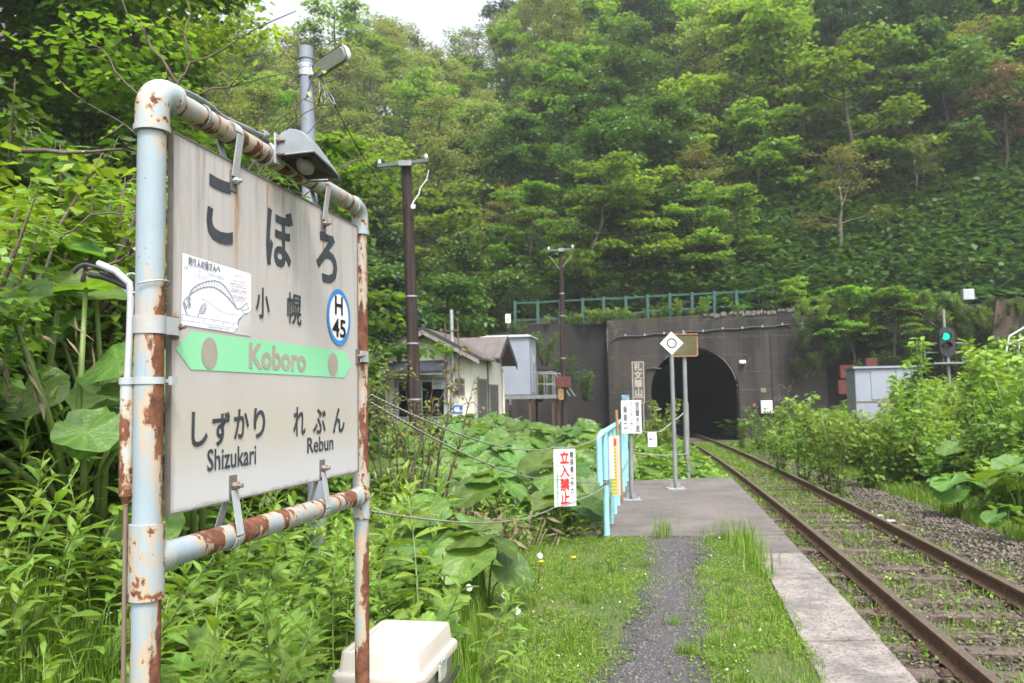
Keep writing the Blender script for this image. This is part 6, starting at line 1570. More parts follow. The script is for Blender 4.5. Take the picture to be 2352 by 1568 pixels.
# lobed plants
def fL():
    y = 3.1 + 5.3 * rp6.random(); x = rp6.uniform(-.40 * y - .1, -.02 * y - .25); return (None, None) if blocked(x, y) or (x > -.75 and y > 7.4) or (x > -.95 and y < 4.6) or (-1.05 < x < .2 and 5.5 < y < 7.8) else (x, y)
for x, y in scatter(46, fL, .30):
    put(protoL, x, y, rp6.uniform(.5, .82), 'lobed leaved plant ' + spot(x, y), 'lobed leaved plants round the sign', face=.25)

# ---- tall herbs: a stem with lance shaped leaves, each leaf a part ---------------------------------
def lance(seed):
    r = np.random.default_rng(seed); xs_ = np.array([0, .18, .45, .75, 1.0]); w_ = np.array([.015, .11, .155, .09, .0]); bend = r.uniform(.15, .45)
    V, T = [], []
    for x_, w in zip(xs_, w_):
        z = -bend * x_ * x_ + .18 * x_
        for j, yy in enumerate((-w, 0, w)): V.append((x_, yy, z + (.35 * abs(yy)))); T.append(.75 if j == 1 else .35 + .1 * r.random())
    F = []
    for k in range(4):
        for j in range(2): F.append((3 * k + j, 3 * k + j + 1, 3 * k + 4 + j, 3 * k + 3 + j))
    return npmesh('leaf', np.array(V), [np.array(F)], T, smooth=True)
LANCE = [lance(i) for i in range(5)]
for m in LANCE: m.materials.append(L_HERB)
def herb(seed, H_, nl, L, parts=True, leafmat=None):
    r = np.random.default_rng(seed); t = thing('tall_herb', 'x', 'plant', (0, 0, -50), 0, 'tall herbs')
    bend = Vector(r.normal(0, .05, 3)); pts = [Vector((bend.x * k * k * .25, bend.y * k * k * .25, H_ * k / 5 - (.1 if k == 0 else 0))) for k in range(6)]
    mb = MB(); mb.tube(pts, [.0065 * H_ * (1.25 - .17 * k) for k in range(6)], 6); obj('stem', mb.mesh('stem', True), S_GREEN, t)
    joined = LM()
    for i in range(nl):
        f = .16 + .84 * i / (nl - 1); k = min(int(f * 5), 4); p = pts[k].lerp(pts[k + 1], f * 5 - k); az = i * 2.4 + r.normal(0, .2)
        el = -.25 + 1.25 * f ** 2.2 + r.normal(0, .12); l_ = L * (.75 + .5 * math.sin(PI * min(1, f * .9))) * (1 if f < .85 else .62) * r.uniform(.85, 1.15)
        m = Matrix.Rotation(az, 4, 'Z') @ Matrix.Rotation(-el, 4, 'Y') @ Matrix.Rotation(r.normal(0, .25), 4, 'X')
        me = LANCE[int(r.integers(5))]
        if parts:
            o = obj('leaf', me, None, t); o.location = p; o.rotation_euler = m.to_euler(); o.scale = (l_,) * 3
        else:
            a = np.empty(len(me.vertices) * 3, np.float32); me.vertices.foreach_get('co', a); a = a.reshape(-1, 3) * l_
            M3 = np.array(m.to_3x3()); V = a @ M3.T + np.array(p); F = np.array([list(q_.vertices) for q_ in me.polygons]); tt = np.empty(len(me.vertices), np.float32); me.attributes['tint'].data.foreach_get('value', tt)
            joined.add(V, F, np.clip(tt + .25 * f - .1, 0, 1))
    if not parts: obj('foliage', joined.mesh('foliage'), leafmat or L_HERB, t)
    return t
protoH = [herb(900 + i, .80 + .06 * i, 22, .15) for i in range(3)]
protoH2 = [herb(920 + i, .85 + .05 * i, 30, .15, False) for i in range(5)]
def fH():
    y = 2.25 + 2.6 * rp6.random(); x = rp6.uniform(-.64 * y - .15, -.06 * y - .42); 
    if blocked(x, y) or y < 2.3 and x > -1.25: return None, None
    l = Matrix.Rotation(-SY, 2) @ Vector((x - SO.x, y - SO.y))
    if abs(l.y) < .10 and -.2 < l.x < 1.35: return None, None
    if l.y < 0 and l.x < 1.25 and x > -.95 : return None, None       # nothing between the camera and the board
    return x, y
def hl(x, y):
    if x < -.5 * y + .1: return 'leafy green herb at the left side behind the near sign post'
    if y > 4: return 'leafy green herb seen under the station board'
    return 'leafy green herb close to the foot of the station sign'
for x, y in scatter(84, fH, .14): put(protoH, x, y, rp6.uniform(.55, .95) * (1.0 if y > 3 else .85), 'leafy tall herb ' + spot(x, y), 'leafy herbs by the station sign', lean=.08)
def fH2():
    y = 4.2 + 6.5 * rp6.random() ** 1.1; x = rp6.uniform(-.66 * y - .2, -.05 * y - .25)
    if -1.05 < x < .2 and 5.5 < y < 7.8 and rp6.random() < .85: return None, None
    return (None, None) if blocked(x, y) else (x, y)
for x, y in scatter(210, fH2, .17): put(protoH2, x, y, rp6.uniform(.6, 1.1), 'leafy herb ' + spot(x, y), 'leafy herbs behind the station sign', lean=.1)
for (x, y, s) in ((-.86, 3.30, .42), (-.30, 3.42, .42), (-.24, 3.5, .34), (-.12, 4.0, .55), (-.05, 4.5, .62), (-.22, 4.75, .7), (.02, 5.2, .5), (-.45, 4.85, .75), (-.7, 4.8, .8), (-.92, 4.2, .75), (-.95, 3.7, .6)): put(protoH, x, y, s, 'bright leafy herb sprouting ' + ('in front of' if y < 3.55 else 'behind the right of' if x > -.3 else 'behind' if x > -.8 else 'left of') + ' the cream storage bin, ' + ('tall' if s > .6 else 'short'), 'leafy herbs round the storage bin')
for (x, y, s) in ((-.05, 8.35, .62), (.12, 8.55, .6), (.0, 8.7, .7), (-.3, 8.5, .55), (.25, 8.9, .5)): put(protoH2, x, y, s, 'bushy green herb beside the dry bamboo grass', 'leafy herbs near the railing')

# ---- knotweed bushes, saplings and shrubs -------------------------------------------------------------
def ovate_bush(seed, H_, R, n, L, leaf, name, label, cat, group, bark, nst=7, top=None):
    r = np.random.default_rng(seed); t = thing(name, label, cat, (0, 0, -50), 0, group); wood = MB(); lm = LM(); lm2 = LM()
    for i in range(nst):
        az = i * 2.4 + r.normal(0, .3); tip = Vector((math.cos(az) * R * r.uniform(.2, 1), math.sin(az) * R * r.uniform(.2, 1), H_ * r.uniform(.6, 1)))
        a = Vector((math.cos(az) * R * .12, math.sin(az) * R * .12, -.1)); mid = a.lerp(tip, .55) + Vector((0, 0, .12 * H_)); wood.tube([a, mid, tip], [.012 * H_, .008 * H_, .003], 5)
        m = n // nst; f = r.uniform(.04, 1.0, m) ** .8
        P = np.array([tuple((a.lerp(mid, q_ / .55) if q_ < .55 else mid.lerp(tip, (q_ - .55) / .45))) for q_ in f]); laz = r.uniform(0, 6.28, m); off = r.uniform(0, .16, m) * (1.2 - f * .6) * R * 1.6
        P += np.stack([np.cos(laz) * off, np.sin(laz) * off, r.normal(0, .02, m)], 1); ll = L * r.uniform(.65, 1.15, m)
        (lm).kites(P, laz + r.normal(0, .3, m), r.normal(-.25, .3, m), r.normal(0, .35, m), ll, ll * .34, np.clip(.25 + .5 * f + r.normal(0, .12, m), 0, 1), .18)
    obj('stem', wood.mesh('stem', True), bark, t); obj('foliage', lm.mesh('foliage'), leaf, t)
    return t
protoK = [ovate_bush(1000 + i, 1.15, .55, 300, .15, L_HERB, 'knotweed_bush', 'x', 'bush', 'knotweed', S_GREEN) for i in range(4)]
protoG = [ovate_bush(1020 + i, 1.7, .55, 520, .13, L_LIME, 'lime_sapling', 'x', 'sapling', 'saplings', S_GREEN, 6) for i in range(3)]
protoS = [ovate_bush(1040 + i, 2.0, 1.0, 1500, .12, L_DENSE, 'leafy_shrub', 'x', 'shrub', 'shrubs', B_TWIG, 10) for i in range(3)]
protoN = [ovate_bush(1080 + i, 1.7, .8, 2600, .075, L_LIME, 'lime_bush', 'x', 'bush', 'bushes', B_TWIG, 12) for i in range(2)]
protoM = [ovate_bush(1090, 1.7, .8, 1500, .11, L_HERB, 'leafy_bush', 'x', 'bush', 'bushes', B_TWIG, 12)]
protoT = [ovate_bush(1060 + i, 2.2, .42, 420, .15, L_LIME, 'tall_sapling', 'x', 'sapling', 'saplings', S_GREEN, 4) for i in range(2)]
def fK():
    y = 8 + 28 * rp6.random() ** 1.2; x = float(xc(y)) + 2.75 + 7 * rp6.random() ** 1.5; return (None, None) if x > .66 * y + 1.5 else (x, y)
for x, y in scatter(190, fK, .40): put(protoK, x, y, rp6.uniform(.7, 1.15), 'broad leaved knotweed ' + spot(x, y), 'knotweed bushes right of the track', lean=.1)
for (px_, Y_, s, lb) in ((1700, 34, .85, 'small bush at the foot of the portal right of the tunnel'), (1745, 31, 1.1, 'leafy bush under the white control box'), (1800, 28, 1.3, 'leafy bush left of the relay cabinet'), (1850, 26, 1.4, 'bush with a yellowish top left of the relay cabinet'), (1900, 24, 1.05, 'bush before the red panels'), (1935, 22.5, 1.0, 'lime bush before the left edge of the relay cabinet'), (2075, 22.8, 1.25, 'lime bush before the right side of the relay cabinet'), (2200, 22, 1.05, 'tall lime bush below the green signal'), (2270, 21, 1.3, 'lime bush right of the green signal'), (2320, 20, 1.65, 'lime bush at the right edge below the stair rail'), (2180, 19, .9, 'lower lime bush nearer than the signal'), (2100, 19.5, .95, 'low lime bush in front of the relay cabinet'), (2020, 20.5, .75, 'small lime bush in front of the cabinet doors'), (2290, 16.5, 1.1, 'lime bush standing above the butterbur at the right')):
    p = at(px_, 950, Y_); put(protoG, p.x, p.y, s, lb, 'lime green bushes right of the track')
p = at(2112, 900, 20.8); put(protoT, p.x, p.y, 1.45, 'tall slim yellow green sapling before the green signal', 'slim saplings', lean=.01)
p = at(2236, 900, 20.3); put(protoT, p.x, p.y, 1.25, 'shorter slim sapling right of the green signal', 'slim saplings', lean=.01)
p = at(1525, 980, 26.5); put(protoG, p.x, p.y, 1.25, 'young lime leaved tree at the left of the tunnel mouth', 'lime green bushes right of the track')
p = at(1495, 980, 28); put(protoG, p.x, p.y, .9, 'smaller lime bush below the tunnel name sign', 'lime green bushes right of the track')
# shrubs behind the sign, on the bank and round the hut
for (x, y, s, lb) in ((-3.6, 6.6, 1.25, 'leafy shrub high on the left bank'), (-4.6, 7.4, 1.4, 'big leafy shrub at the left edge of the bank'), (-2.6, 8.0, 1.2, 'leafy shrub behind the tall butterbur'), (-5.6, 9.5, 1.6, 'tall leafy shrub at the back of the left bank'), (-3.4, 10.2, 1.4, 'shrub behind the upper half of the station board'), (-4.6, 12.5, 1.6, 'shrub left of the lamp pole in the distance'), (-2.2, 10.5, 1.0, 'shrub behind the middle of the station board'), (-6.8, 12.5, 1.8, 'high shrub below the bank maples'), (-3.2, 14.5, 1.3, 'shrub behind the grey lamp pole foot'), (-4.4, 18, 1.5, 'shrub left of the nearest wooden pole'), (-6.2, 20, 1.8, 'shrub far behind the station board'), (-5.8, 25.5, 1.7, 'shrub at the left corner of the cream hut'), (-7.5, 30, 1.8, 'shrub behind the left corner of the cream hut'), (-2.6, 12.2, 1.0, 'shrub just left of the cream hut door')):
    put(protoS, x, y, s, lb, 'leafy shrubs on the left bank')
for (x, y, s, lb) in ((-2.95, 4.1, 1.0, 'lime leaved bush at the top left corner'), (-3.6, 5.2, 1.3, 'lime leaved bush reaching high at the left edge'), (-3.2, 6.2, 1.5, 'lime leaved bush behind the young branching tree'), (-1.55, 12.5, .75, 'light green bush just right of the far sign post')):
    put(protoN if s in (1.5, .75) or x == -2.95 else protoM, x, y, s, lb.replace('lime leaved', 'small leaved') if x in (-3.6,) else lb, 'bushes on the left bank')
# foliage along the wing walls and the portal top
for (px_, py_, Y_, s, lb) in ((1250, 800, 42.0, .9, 'bush growing against the wing wall right of the cabin'), (1300, 850, 41.5, .85, 'bush at the foot of the wing wall behind the red box'), (1345, 880, 41, .8, 'bush at the corner of wing wall and portal'), (1240, 880, 39.5, .8, 'bush behind the deck stairs of the cabin'), (1180, 755, 43.6, .7, 'bush in front of the left end of the wing wall'), (1385, 715, 44.0, .45, 'small bush growing through the green fence at its fourth post'), (1430, 715, 44.0, .45, 'small bush growing through the green fence at its sixth post'), (1560, 700, 44.0, .5, 'bright bush spilling over the portal above the mirror'), (1620, 700, 43.8, .62, 'bright bush hiding the green fence'), (1700, 708, 43.6, .55, 'bush at the right end of the green fence'), (1760, 706, 43.4, .6, 'bush on the crumbling coping of the portal')):
    p = at(px_, py_, Y_); z_ = p.z - .8 if py_ > 720 else p.z - .5
    put(protoS if s > .65 else protoG, p.x, p.y, s, lb, 'bushes along the portal walls', z=z_)
def fT():
    px_ = rp6.uniform(1180, 1850); p = at(px_, 722 - (px_ - 1180) * .02, 44.0 + rp6.uniform(0, 1.2)); return p.x, p.y
for x, y in scatter(52, fT, .22 / 2.3): put(protoK, x, y, rp6.uniform(.35, .8), 'low weedy bush along the top of the portal wall', 'weeds along the portal top', z=5.62 + .028 * (x - 5) * (x > 5))
for k in range(110):
    px_ = rp6.uniform(1820, 2350); py_ = rp6.uniform(685, 840) if k % 3 else rp6.uniform(685, 730); p = at(px_, py_, 42.3 - (px_ - 1840) * .0045 + rp6.uniform(-1.2, -.2))
    put(protoS if k % 3 else protoG, p.x, p.y, rp6.uniform(.4, .75), 'vine clump ' + ('high' if py_ < 735 else 'halfway down' if py_ < 790 else 'low') + ' on the retaining wall, ' + ('beside the junction box' if px_ < 1900 else 'above the red panels' if px_ < 1990 else 'above the relay cabinet' if px_ < 2080 else 'left of the green signal' if px_ < 2150 else 'behind the green signal' if px_ < 2210 else 'left of the brown pier' if px_ < 2280 else 'over the brown pier'), 'vines on the retaining wall', z=p.z - .7)

def fE():
    y = 16.1 + 22 * rp6.random(); x = rp6.uniform(xf(y) - 1.0, float(xc(y)) - 1.45); return x, y
for x, y in scatter(46, fE, .42): put(protoK, x, y, rp6.uniform(.45, .85), 'low knotweed bush ' + spot(x, y), 'knotweed bushes beyond the platform end', lean=.1)
for x, y in scatter(34, fE, .5): put(protoB, x, y, rp6.uniform(.4, .7), 'small butterbur plant ' + spot(x, y), 'butterbur plants beyond the platform end')
for (px_, Y_, s, lb) in ((1905, 16.5, 1.15, 'near lime bush below the left of the relay cabinet'), (1990, 17.5, 1.12, 'lime bush hiding the lower relay cabinet'), (2050, 17.6, 1.0, 'lime bush below the relay cabinet doors'), (2072, 21.6, 1.35, 'lime bush against the relay cabinet doors'), (2040, 20.9, 1.1, 'lime bush across the middle of the relay cabinet'), (1985, 21.5, .95, 'lime bush before the left relay cabinet door'), (2105, 18.4, 1.25, 'lime bush over the right corner of the relay cabinet'), (2160, 16.8, .85, 'lime bush in front of the slim sapling'), (2250, 17.6, 1.15, 'lime bush before the brown pier'), (2310, 16.8, 1.6, 'lime bush under the galvanised stair rail'), (2345, 14.5, 1.5, 'near lime bush at the right edge'), (2250, 14.2, 1.1, 'lime bush right behind the butterbur leaves'), (1790, 21, .8, 'lime bush at the track side before the portal'), (1840, 19.5, .9, 'lime bush beside the track left of the cabinet')):
    p = at(px_, 950, Y_); put(protoG, p.x, p.y, s, lb, 'lime green bushes right of the track')
# low growth at the foot of the hillside trees
def fF():
    x = rp6.uniform(-4, 30); return x, float(ywall(np.array(x))) + (rp6.uniform(1.6, 7) if x < 11 else rp6.uniform(6.5, 12))
for x, y in scatter(90, fF, .42): put(protoS, x, y, rp6.uniform(.6, 1.15), 'leafy shrub on the slope ' + spot(x, y).split(',')[0].replace('below', 'above').replace('behind', 'above'), 'shrubs at the foot of the hillside')
def fW():
    x = rp6.uniform(11, 31); return x, float(ywall(np.array(x))) + rp6.uniform(1.5, 8)
for x, y in scatter(40, fW, .5): put(protoK, x, y, rp6.uniform(.7, 1.2), 'knotweed bush among the butterbur on the open slope', 'knotweed bushes on the open slope')
# ---- twiggy shrubs with sparse young leaves --------------------------------------------------------------
def twiggy(name, label, cat, loc, seed, trunks, leafmat, L, nleaf, spread, group=None, tw=.5):
    r = np.random.default_rng(seed); t = thing(name, label, cat, loc, 0, group); wood = MB(); lm = LM()
    P, A, E, S_ = [], [], [], []
    for pts, rad in trunks:
        pts = [Vector(p) - Vector(loc) for p in pts]; n_ = len(pts)
        fine = []
        for a, b in zip(pts[:-1], pts[1:]):
            for k in range(3): fine.append(a.lerp(b, k / 3) + Vector(r.normal(0, .012, 3)))
        fine.append(pts[-1]); m = len(fine)
        wood.tube(fine, [max(.003, rad * (1 - .85 * k / (m - 1))) for k in range(m)], 6)
        L0 = sum((b - a).length for a, b in zip(pts[:-1], pts[1:]))
        for i in range(max(2, int(spread * L0))):
            f = r.uniform(.2, 1) * (m - 1); k = min(int(f), m - 2); b = fine[k].lerp(fine[k + 1], f - k); d0 = (fine[k + 1] - fine[k]).normalized()
            d = (d0 * .6 + Vector(r.normal(0, .55, 3)) + Vector((0, 0, .25))).normalized(); ln = tw * r.uniform(.5, 1.2) * (1 - .5 * f / m)
            mid = b + d * ln * .5 + Vector((0, 0, .03)); tip = b + d * ln + Vector((0, 0, .05 * r.normal()))
            wood.tube([b, mid, tip], [.005, .0038, .002], 4)
            for j in range(nleaf):
                g = (j + .6) / nleaf; q_ = b.lerp(mid, g * 2) if g < .5 else mid.lerp(tip, g * 2 - 1); P.append(q_); A.append(math.atan2(d.y, d.x) + (1 if j % 2 else -1) * r.uniform(.4, 1.1)); E.append(r.normal(-.25, .4)); S_.append(L * r.uniform(.6, 1.2))
    P = np.array([tuple(p) for p in P]); n_ = len(P); S_ = np.array(S_)
    lm.kites(P, np.array(A), np.array(E), r.normal(0, .4, n_), S_, S_ * .30, np.clip(r.normal(.5, .2, n_), 0, 1), .2)
    obj('branches', wood.mesh('branches', True), B_TWIG, t); obj('foliage', lm.mesh('foliage'), leafmat, t)
    return t
def A3(l, Y0, Y1=None):
    n_ = len(l); Y1 = Y1 or Y0; return [at(x, y, Y0 + (Y1 - Y0) * i / max(1, n_ - 1)) for i, (x, y) in enumerate(l)]
b = at(215, 760, 5.6)
twiggy('young_tree', 'young bare branching tree behind the near sign post at the top left', 'young tree', b, 5, [(A3([(210, 780), (235, 690), (290, 560), (330, 420), (360, 290), (405, 195), (440, 150), (540, 90), (680, 25)], 5.6), .024), (A3([(405, 195), (350, 110), (290, 20), (270, -40)], 5.6), .012), (A3([(440, 150), (425, 60), (440, -30)], 5.6), .009), (A3([(385, 255), (300, 200), (225, 110), (160, 70)], 5.6), .008), (A3([(410, 225), (520, 200), (640, 170), (730, 175)], 5.5), .007), (A3([(340, 330), (260, 270), (180, 230)], 5.5), .006),
       (A3([(225, 740), (330, 640), (480, 480), (560, 400), (620, 300), (690, 235), (745, 190)], 5.9), .015), (A3([(240, 720), (420, 640), (560, 560), (760, 400), (870, 330)], 6.0), .014), (A3([(280, 690), (450, 700), (620, 560)], 5.8), .012)], L_LIME, .062, 3, 3.2, tw=.34)
twiggy('young_tree', 'thin twigs leaning across the lamp pole above the station board', 'young tree', at(480, 560, 5.0), 9, [(A3([(470, 580), (560, 450), (640, 330), (700, 255), (800, 195)], 5.0), .009), (A3([(500, 520), (600, 440), (680, 330), (760, 240)], 5.2), .007), (A3([(430, 620), (540, 520), (590, 470)], 4.8), .008), (A3([(540, 560), (640, 470), (700, 420)], 5.0), .006)], L_LIME, .055, 2, 2.2, tw=.22)
p0 = at(905, 1120, 9.2)
tr = []
for i in range(15):
    a_ = at(880 + i * 10, 1150, 9.2 + .1 * (i % 4)); tip = at(815 + i * 19 + (i * 37) % 23, 800 + (i * 71) % 190, 8.7 + .3 * (i % 4)); mid = a_.lerp(tip, .5) + Vector((.06 * ((i % 3) - 1), 0, .04)); tr.append(([a_, mid, tip], .011))
tr.append((A3([(930, 1130), (985, 960), (1030, 880), (1060, 800)], 9.0), .012))
twiggy('twiggy_shrub', 'sparse twiggy shrub with small young leaves right of the far sign post', 'shrub', p0, 12, tr, leaf_mat('small shrub leaf', (0.11, 0.145, 0.03), (0.19, 0.23, 0.06), (1.6, 1.5, .8), .4), .062, 5, 8.5, tw=.30)
tr = [(A3([(60, 700), (120, 560), (200, 500), (330, 480)], 4.6), .012), (A3([(190, 640), (250, 600), (310, 585)], 4.4), .014), (A3([(60, 350), (200, 345), (310, 350)], 4.8), .016)]
for k in range(3): twiggy('dead_branch', ('pale dead stem low in the foliage left of the near sign post', 'short pale dead stem touching the near sign post', 'long straight dead stem high left of the near sign post')[k], 'branch', tr[k][0][0], 13 + k, [tr[k]], L_STRAW, .07, 1, 1.5, tw=.15)
tr = [(A3([(2040, 705), (2110, 720), (2180, 770), (2230, 800)], 40.0), .05), (A3([(2060, 700), (2130, 712), (2160, 735), (2195, 745)], 40.0), .04), (A3([(2120, 718), (2100, 770), (2110, 800)], 40.2), .03)]
for k in range(3): twiggy('dead_branch', ('longest bare grey branch hanging above the green signal', 'bare grey branch just above the longest hanging one', 'short bare grey branch pointing down left of the signal')[k], 'branch', tr[k][0][0], 17 + k, [tr[k]], L_OLIVE, .10, 1, 5.0, tw=.9)

# ---- dry bamboo grass -----------------------------------------------------------------------------------
t = thing('dry_bamboo_grass', 'clump of dry brown bamboo grass below the lowest rope', 'dry grass clump', (-.35, 8.45, gz(-.35, 8.45)))
r = np.random.default_rng(31); n_ = 230; lm = LM(); mb = MB()
P = np.stack([r.normal(-.05, .40, n_), r.normal(.15, .35, n_), r.uniform(.02, .42, n_)], 1); l_ = r.uniform(.10, .21, n_)
lm.kites(P, r.uniform(0, 6.28, n_), r.normal(-.5, .5, n_), r.normal(0, .8, n_), l_, l_ * .10, r.random(n_), .15)
for i in range(110): q_ = P[i]; mb.tube([(q_[0] * .8, q_[1] * .8, -.05), tuple(q_)], .004, 4)
obj('stems', mb.mesh('stems'), mat('straw stem', (0.30, 0.24, 0.15), (0.2, 0.15, 0.1), .8), t); obj('dead_leaves', lm.mesh('dead_leaves'), L_STRAW, t)
for k, (px_, py_, Y_) in enumerate(((70, 860, 4.3), (150, 800, 4.4))):
    t = thing('dead_bamboo_spray', ('drooping striped dead bamboo leaf at the left edge', 'dead bamboo leaves hanging over the herbs at the left', 'dry bamboo leaf above the station board', 'yellowed bamboo leaf under the big butterbur')[k], 'dead leaves', at(px_, py_, Y_))
    lm = LM(); n_ = 7; lm.kites(r.normal(0, .06, (n_, 3)), r.uniform(-.9, .6, n_), r.normal(-.9, .3, n_), r.normal(0, .6, n_), r.uniform(.12, .2, n_), np.full(n_, .014), r.random(n_), .2); obj('dead_leaves', lm.mesh('dead_leaves'), L_STRAW, t)

# ---- dandelions -------------------------------------------------------------------------------------------
bm = bmesh.new(); bmesh.ops.create_icosphere(bm, subdivisions=3, radius=.024)
for v in bm.verts: v.co *= 1 + random.uniform(-.12, .12)
clock = bpy.data.meshes.new('seed_head'); bm.to_mesh(clock); bm.free(); q = N('seed fluff'); q.set((0.62, 0.62, 0.60), .9); clock.materials.append(q.m)
mb = MB(); mb.loft([[(.021 * rr * math.cos(a), .021 * rr * math.sin(a), z) for a in np.linspace(0, 2 * PI, 15)[:-1]] for rr, z in ((.3, -.006), (1, 0), (.85, .005), (.35, .008))]); yel = mb.mesh('flower_head'); yel.materials.append(mat('dandelion yellow', (0.75, 0.50, 0.02), (0.65, 0.40, 0.01), .6))
for (px_, py_, Y_, me, lean, lb) in ((1077, 1350, 5.75, clock, -.03, 'white dandelion clock under the big butterbur leaf'), (1160, 1367, 5.60, clock, .12, 'ragged half blown dandelion clock on a slanting stalk'), (1187, 1404, 5.40, clock, .14, 'round white dandelion clock nearest the path'), (1240, 1277, 6.9, clock, .02, 'white dandelion clock above the yellow flower'), (1243, 1289, 6.85, yel, .03, 'yellow dandelion flower below a white clock'), (1318, 1279, 7.0, yel, .0, 'yellow dandelion flower alone on the lawn')):
    p = at(px_, py_, Y_); g = gz(p.x, p.y); t = thing('dandelion', lb, 'dandelion', (p.x - lean, p.y + .05, g), group='dandelions on the lawn')
    tip = Vector((lean, -.05, p.z - g)); mb = MB(); mb.tube([(0, 0, -.01), tip * .5 + Vector((0, 0, .01)), tip], .0028, 6); obj('stalk', mb.mesh('stalk', True), S_RED, t); obj('seed_head' if me is clock else 'flower_head', me, None, t, loc=tip)
# ---- grass, clover, weeds: nobody could count them -----------------------------------------------------------
def grass_stuff(name, label, x, y, z, h, lean=.35, w=.0022, tb=.5, ts=.25, mt=None):
    n_ = len(x); P = np.stack([x, y, z], 1); V, F = blades(P, RNG.uniform(0, 6.28, n_), np.abs(RNG.normal(lean, .2, n_)), h, w * RNG.uniform(.7, 1.4, n_))
    t_ = np.clip(np.broadcast_to(tb, n_) + RNG.normal(0, ts, n_), 0, 1)
    o = obj(name, npmesh(name, V, F, np.repeat(t_, 5)), mt or L_GRASS); return tag(o, label, None, None, 'stuff')
def lawn_pts(n_):
    y = 2.6 + 6.85 * RNG.random(n_) ** 1.15; x = RNG.uniform(-1.9, 2.62, n_)
    m = (x < .72 + .2 * y + .03 + .05 * wob(x * 3, y * 3)) & (np.abs(x - xp(y)) > pathw(x, y) + RNG.normal(0, .10, n_)) & ((x > -.35 - .1 * y) | (RNG.random(n_) < .5))
    return x[m], y[m]
x, y = lawn_pts(120000); patch = wob(x * 1.3, y * 1.3)
h = RNG.uniform(.012, .036, len(x)) * (1 + .5 * patch) * np.where(np.abs(x - (.72 + .2 * y)) < .12, 1.5, 1)
grass_stuff('lawn_grass', 'short lawn grass on both sides of the path', x, y, valley(x, y), h * RNG.choice([.6, 1, 1.5], len(x)), .45, .0020, .50 + .42 * patch + .2 * wob(x * 6, y * 6))
x, y = lawn_pts(9000)
grass_stuff('dry_lawn_blades', 'dry straw blades scattered in the lawn', x, y, valley(x, y), RNG.uniform(.02, .07, len(x)), .7, .0018, .4, .3, leaf_mat('dry blade', (0.13, 0.12, 0.05), (0.28, 0.24, 0.12), (1.2, 1.1, .9), .2, .7, hue=0, val=0))
x, y = lawn_pts(2600); tufts = RNG.random(len(x)) < .10; X_, Y_2 = [], []
for a, b in zip(x[tufts], y[tufts]):
    m = int(RNG.integers(25, 70)); X_.append(a + RNG.normal(0, .035, m)); Y_2.append(b + RNG.normal(0, .035, m))
X_, Y_2 = np.concatenate(X_), np.concatenate(Y_2)
grass_stuff('grass_tufts', 'longer grass tufts in the lawn', X_, Y_2, valley(X_, Y_2), RNG.uniform(.05, .13, len(X_)), .4, .0018, .35)
# long grass by the kerb and at the platform's edge
X_, Y_2 = [], []
for (a, b, m, sp_) in ((2.30, 8.4, 120, .08), (2.24, 7.85, 110, .07), (2.40, 8.9, 110, .08), (2.1, 7.2, 30, .06), (1.62, 9.28, 110, .06), (2.3, 9.18, 70, .08)):
    X_.append(a + RNG.normal(0, sp_, m)); Y_2.append(b + RNG.normal(0, sp_ * 1.4, m))
X_, Y_2 = np.concatenate(X_), np.concatenate(Y_2)
grass_stuff('long_grass', 'long grass tufts along the kerb stones', X_, Y_2, np.zeros(len(X_)) - .01, RNG.uniform(.10, .34, len(X_)), .35, .0026, .5)
x, y = lawn_pts(80000); cm = wob(x * 2.1 + 3, y * 2.1) > -.25; x, y = x[cm], y[cm]; n_ = len(x)
lm = LM(); l_ = RNG.uniform(.010, .024, n_)
lm.kites(np.stack([x, y, valley(x, y) + RNG.uniform(.008, .045, n_)], 1), RNG.uniform(0, 6.28, n_), RNG.normal(-.05, .3, n_), RNG.normal(0, .3, n_), l_, l_ * .42, np.clip(RNG.normal(.5, .25, n_), 0, 1), .1)
tag(obj('clover', lm.mesh('clover'), L_GRASS), 'clover and small weeds in the lawn', kind='stuff')
x, y = lawn_pts(1500); sel = RNG.random(len(x)) < .045; x, y = x[sel], y[sel]; n_ = len(x)
tag(stones('clover_flowers', x, y, valley(x, y) + .05, RNG.uniform(.006, .010, n_), 1.0, q.m), 'white clover flowers in the lawn')
x = RNG.uniform(-2.2, -.7, 800); y = RNG.uniform(3.8, 7, 800)
q2 = N('tiny blue petals'); q2.set((0.40, 0.47, 0.72), .7); tag(stones('blue_flowers', x, y, valley(x, y) + RNG.uniform(.1, .4, 800), np.full(800, .0065), .5, q2.m), 'tiny pale blue flowers under the station sign')
# undergrowth around the sign: fine grass and horsetail
n_ = 42000; y = 2.7 + 7.5 * RNG.random(n_) ** 1.2; x = RNG.uniform(-.70, -.02, n_) * y - .12
grass_stuff('undergrowth_grass', 'fine grass and horsetail under the herbs by the sign', x, y, valley(x, y), RNG.uniform(.08, .34, n_), .30, .0024, .36, .2)
n_ = 26000; y = 4.5 + 26 * RNG.random(n_); x = RNG.uniform(-.42, .16, n_) * y; m = (x < xf(y) - .15) & ~((y < 9.3) & (x > -.6)); x, y = x[m], y[m]; n_ = len(x)
lm = LM(); l_ = RNG.uniform(.05, .13, n_)
lm.kites(np.stack([x, y, valley(x, y) + RNG.uniform(.03, .50, n_)], 1), RNG.uniform(0, 6.28, n_), RNG.normal(-.1, .35, n_), RNG.normal(0, .35, n_), l_, l_ * .36, np.clip(RNG.normal(.45, .25, n_), 0, 1), .15)
tag(obj('ground_cover', lm.mesh('ground_cover'), L_HERB), 'low leafy ground cover between the butterbur plants', kind='stuff')
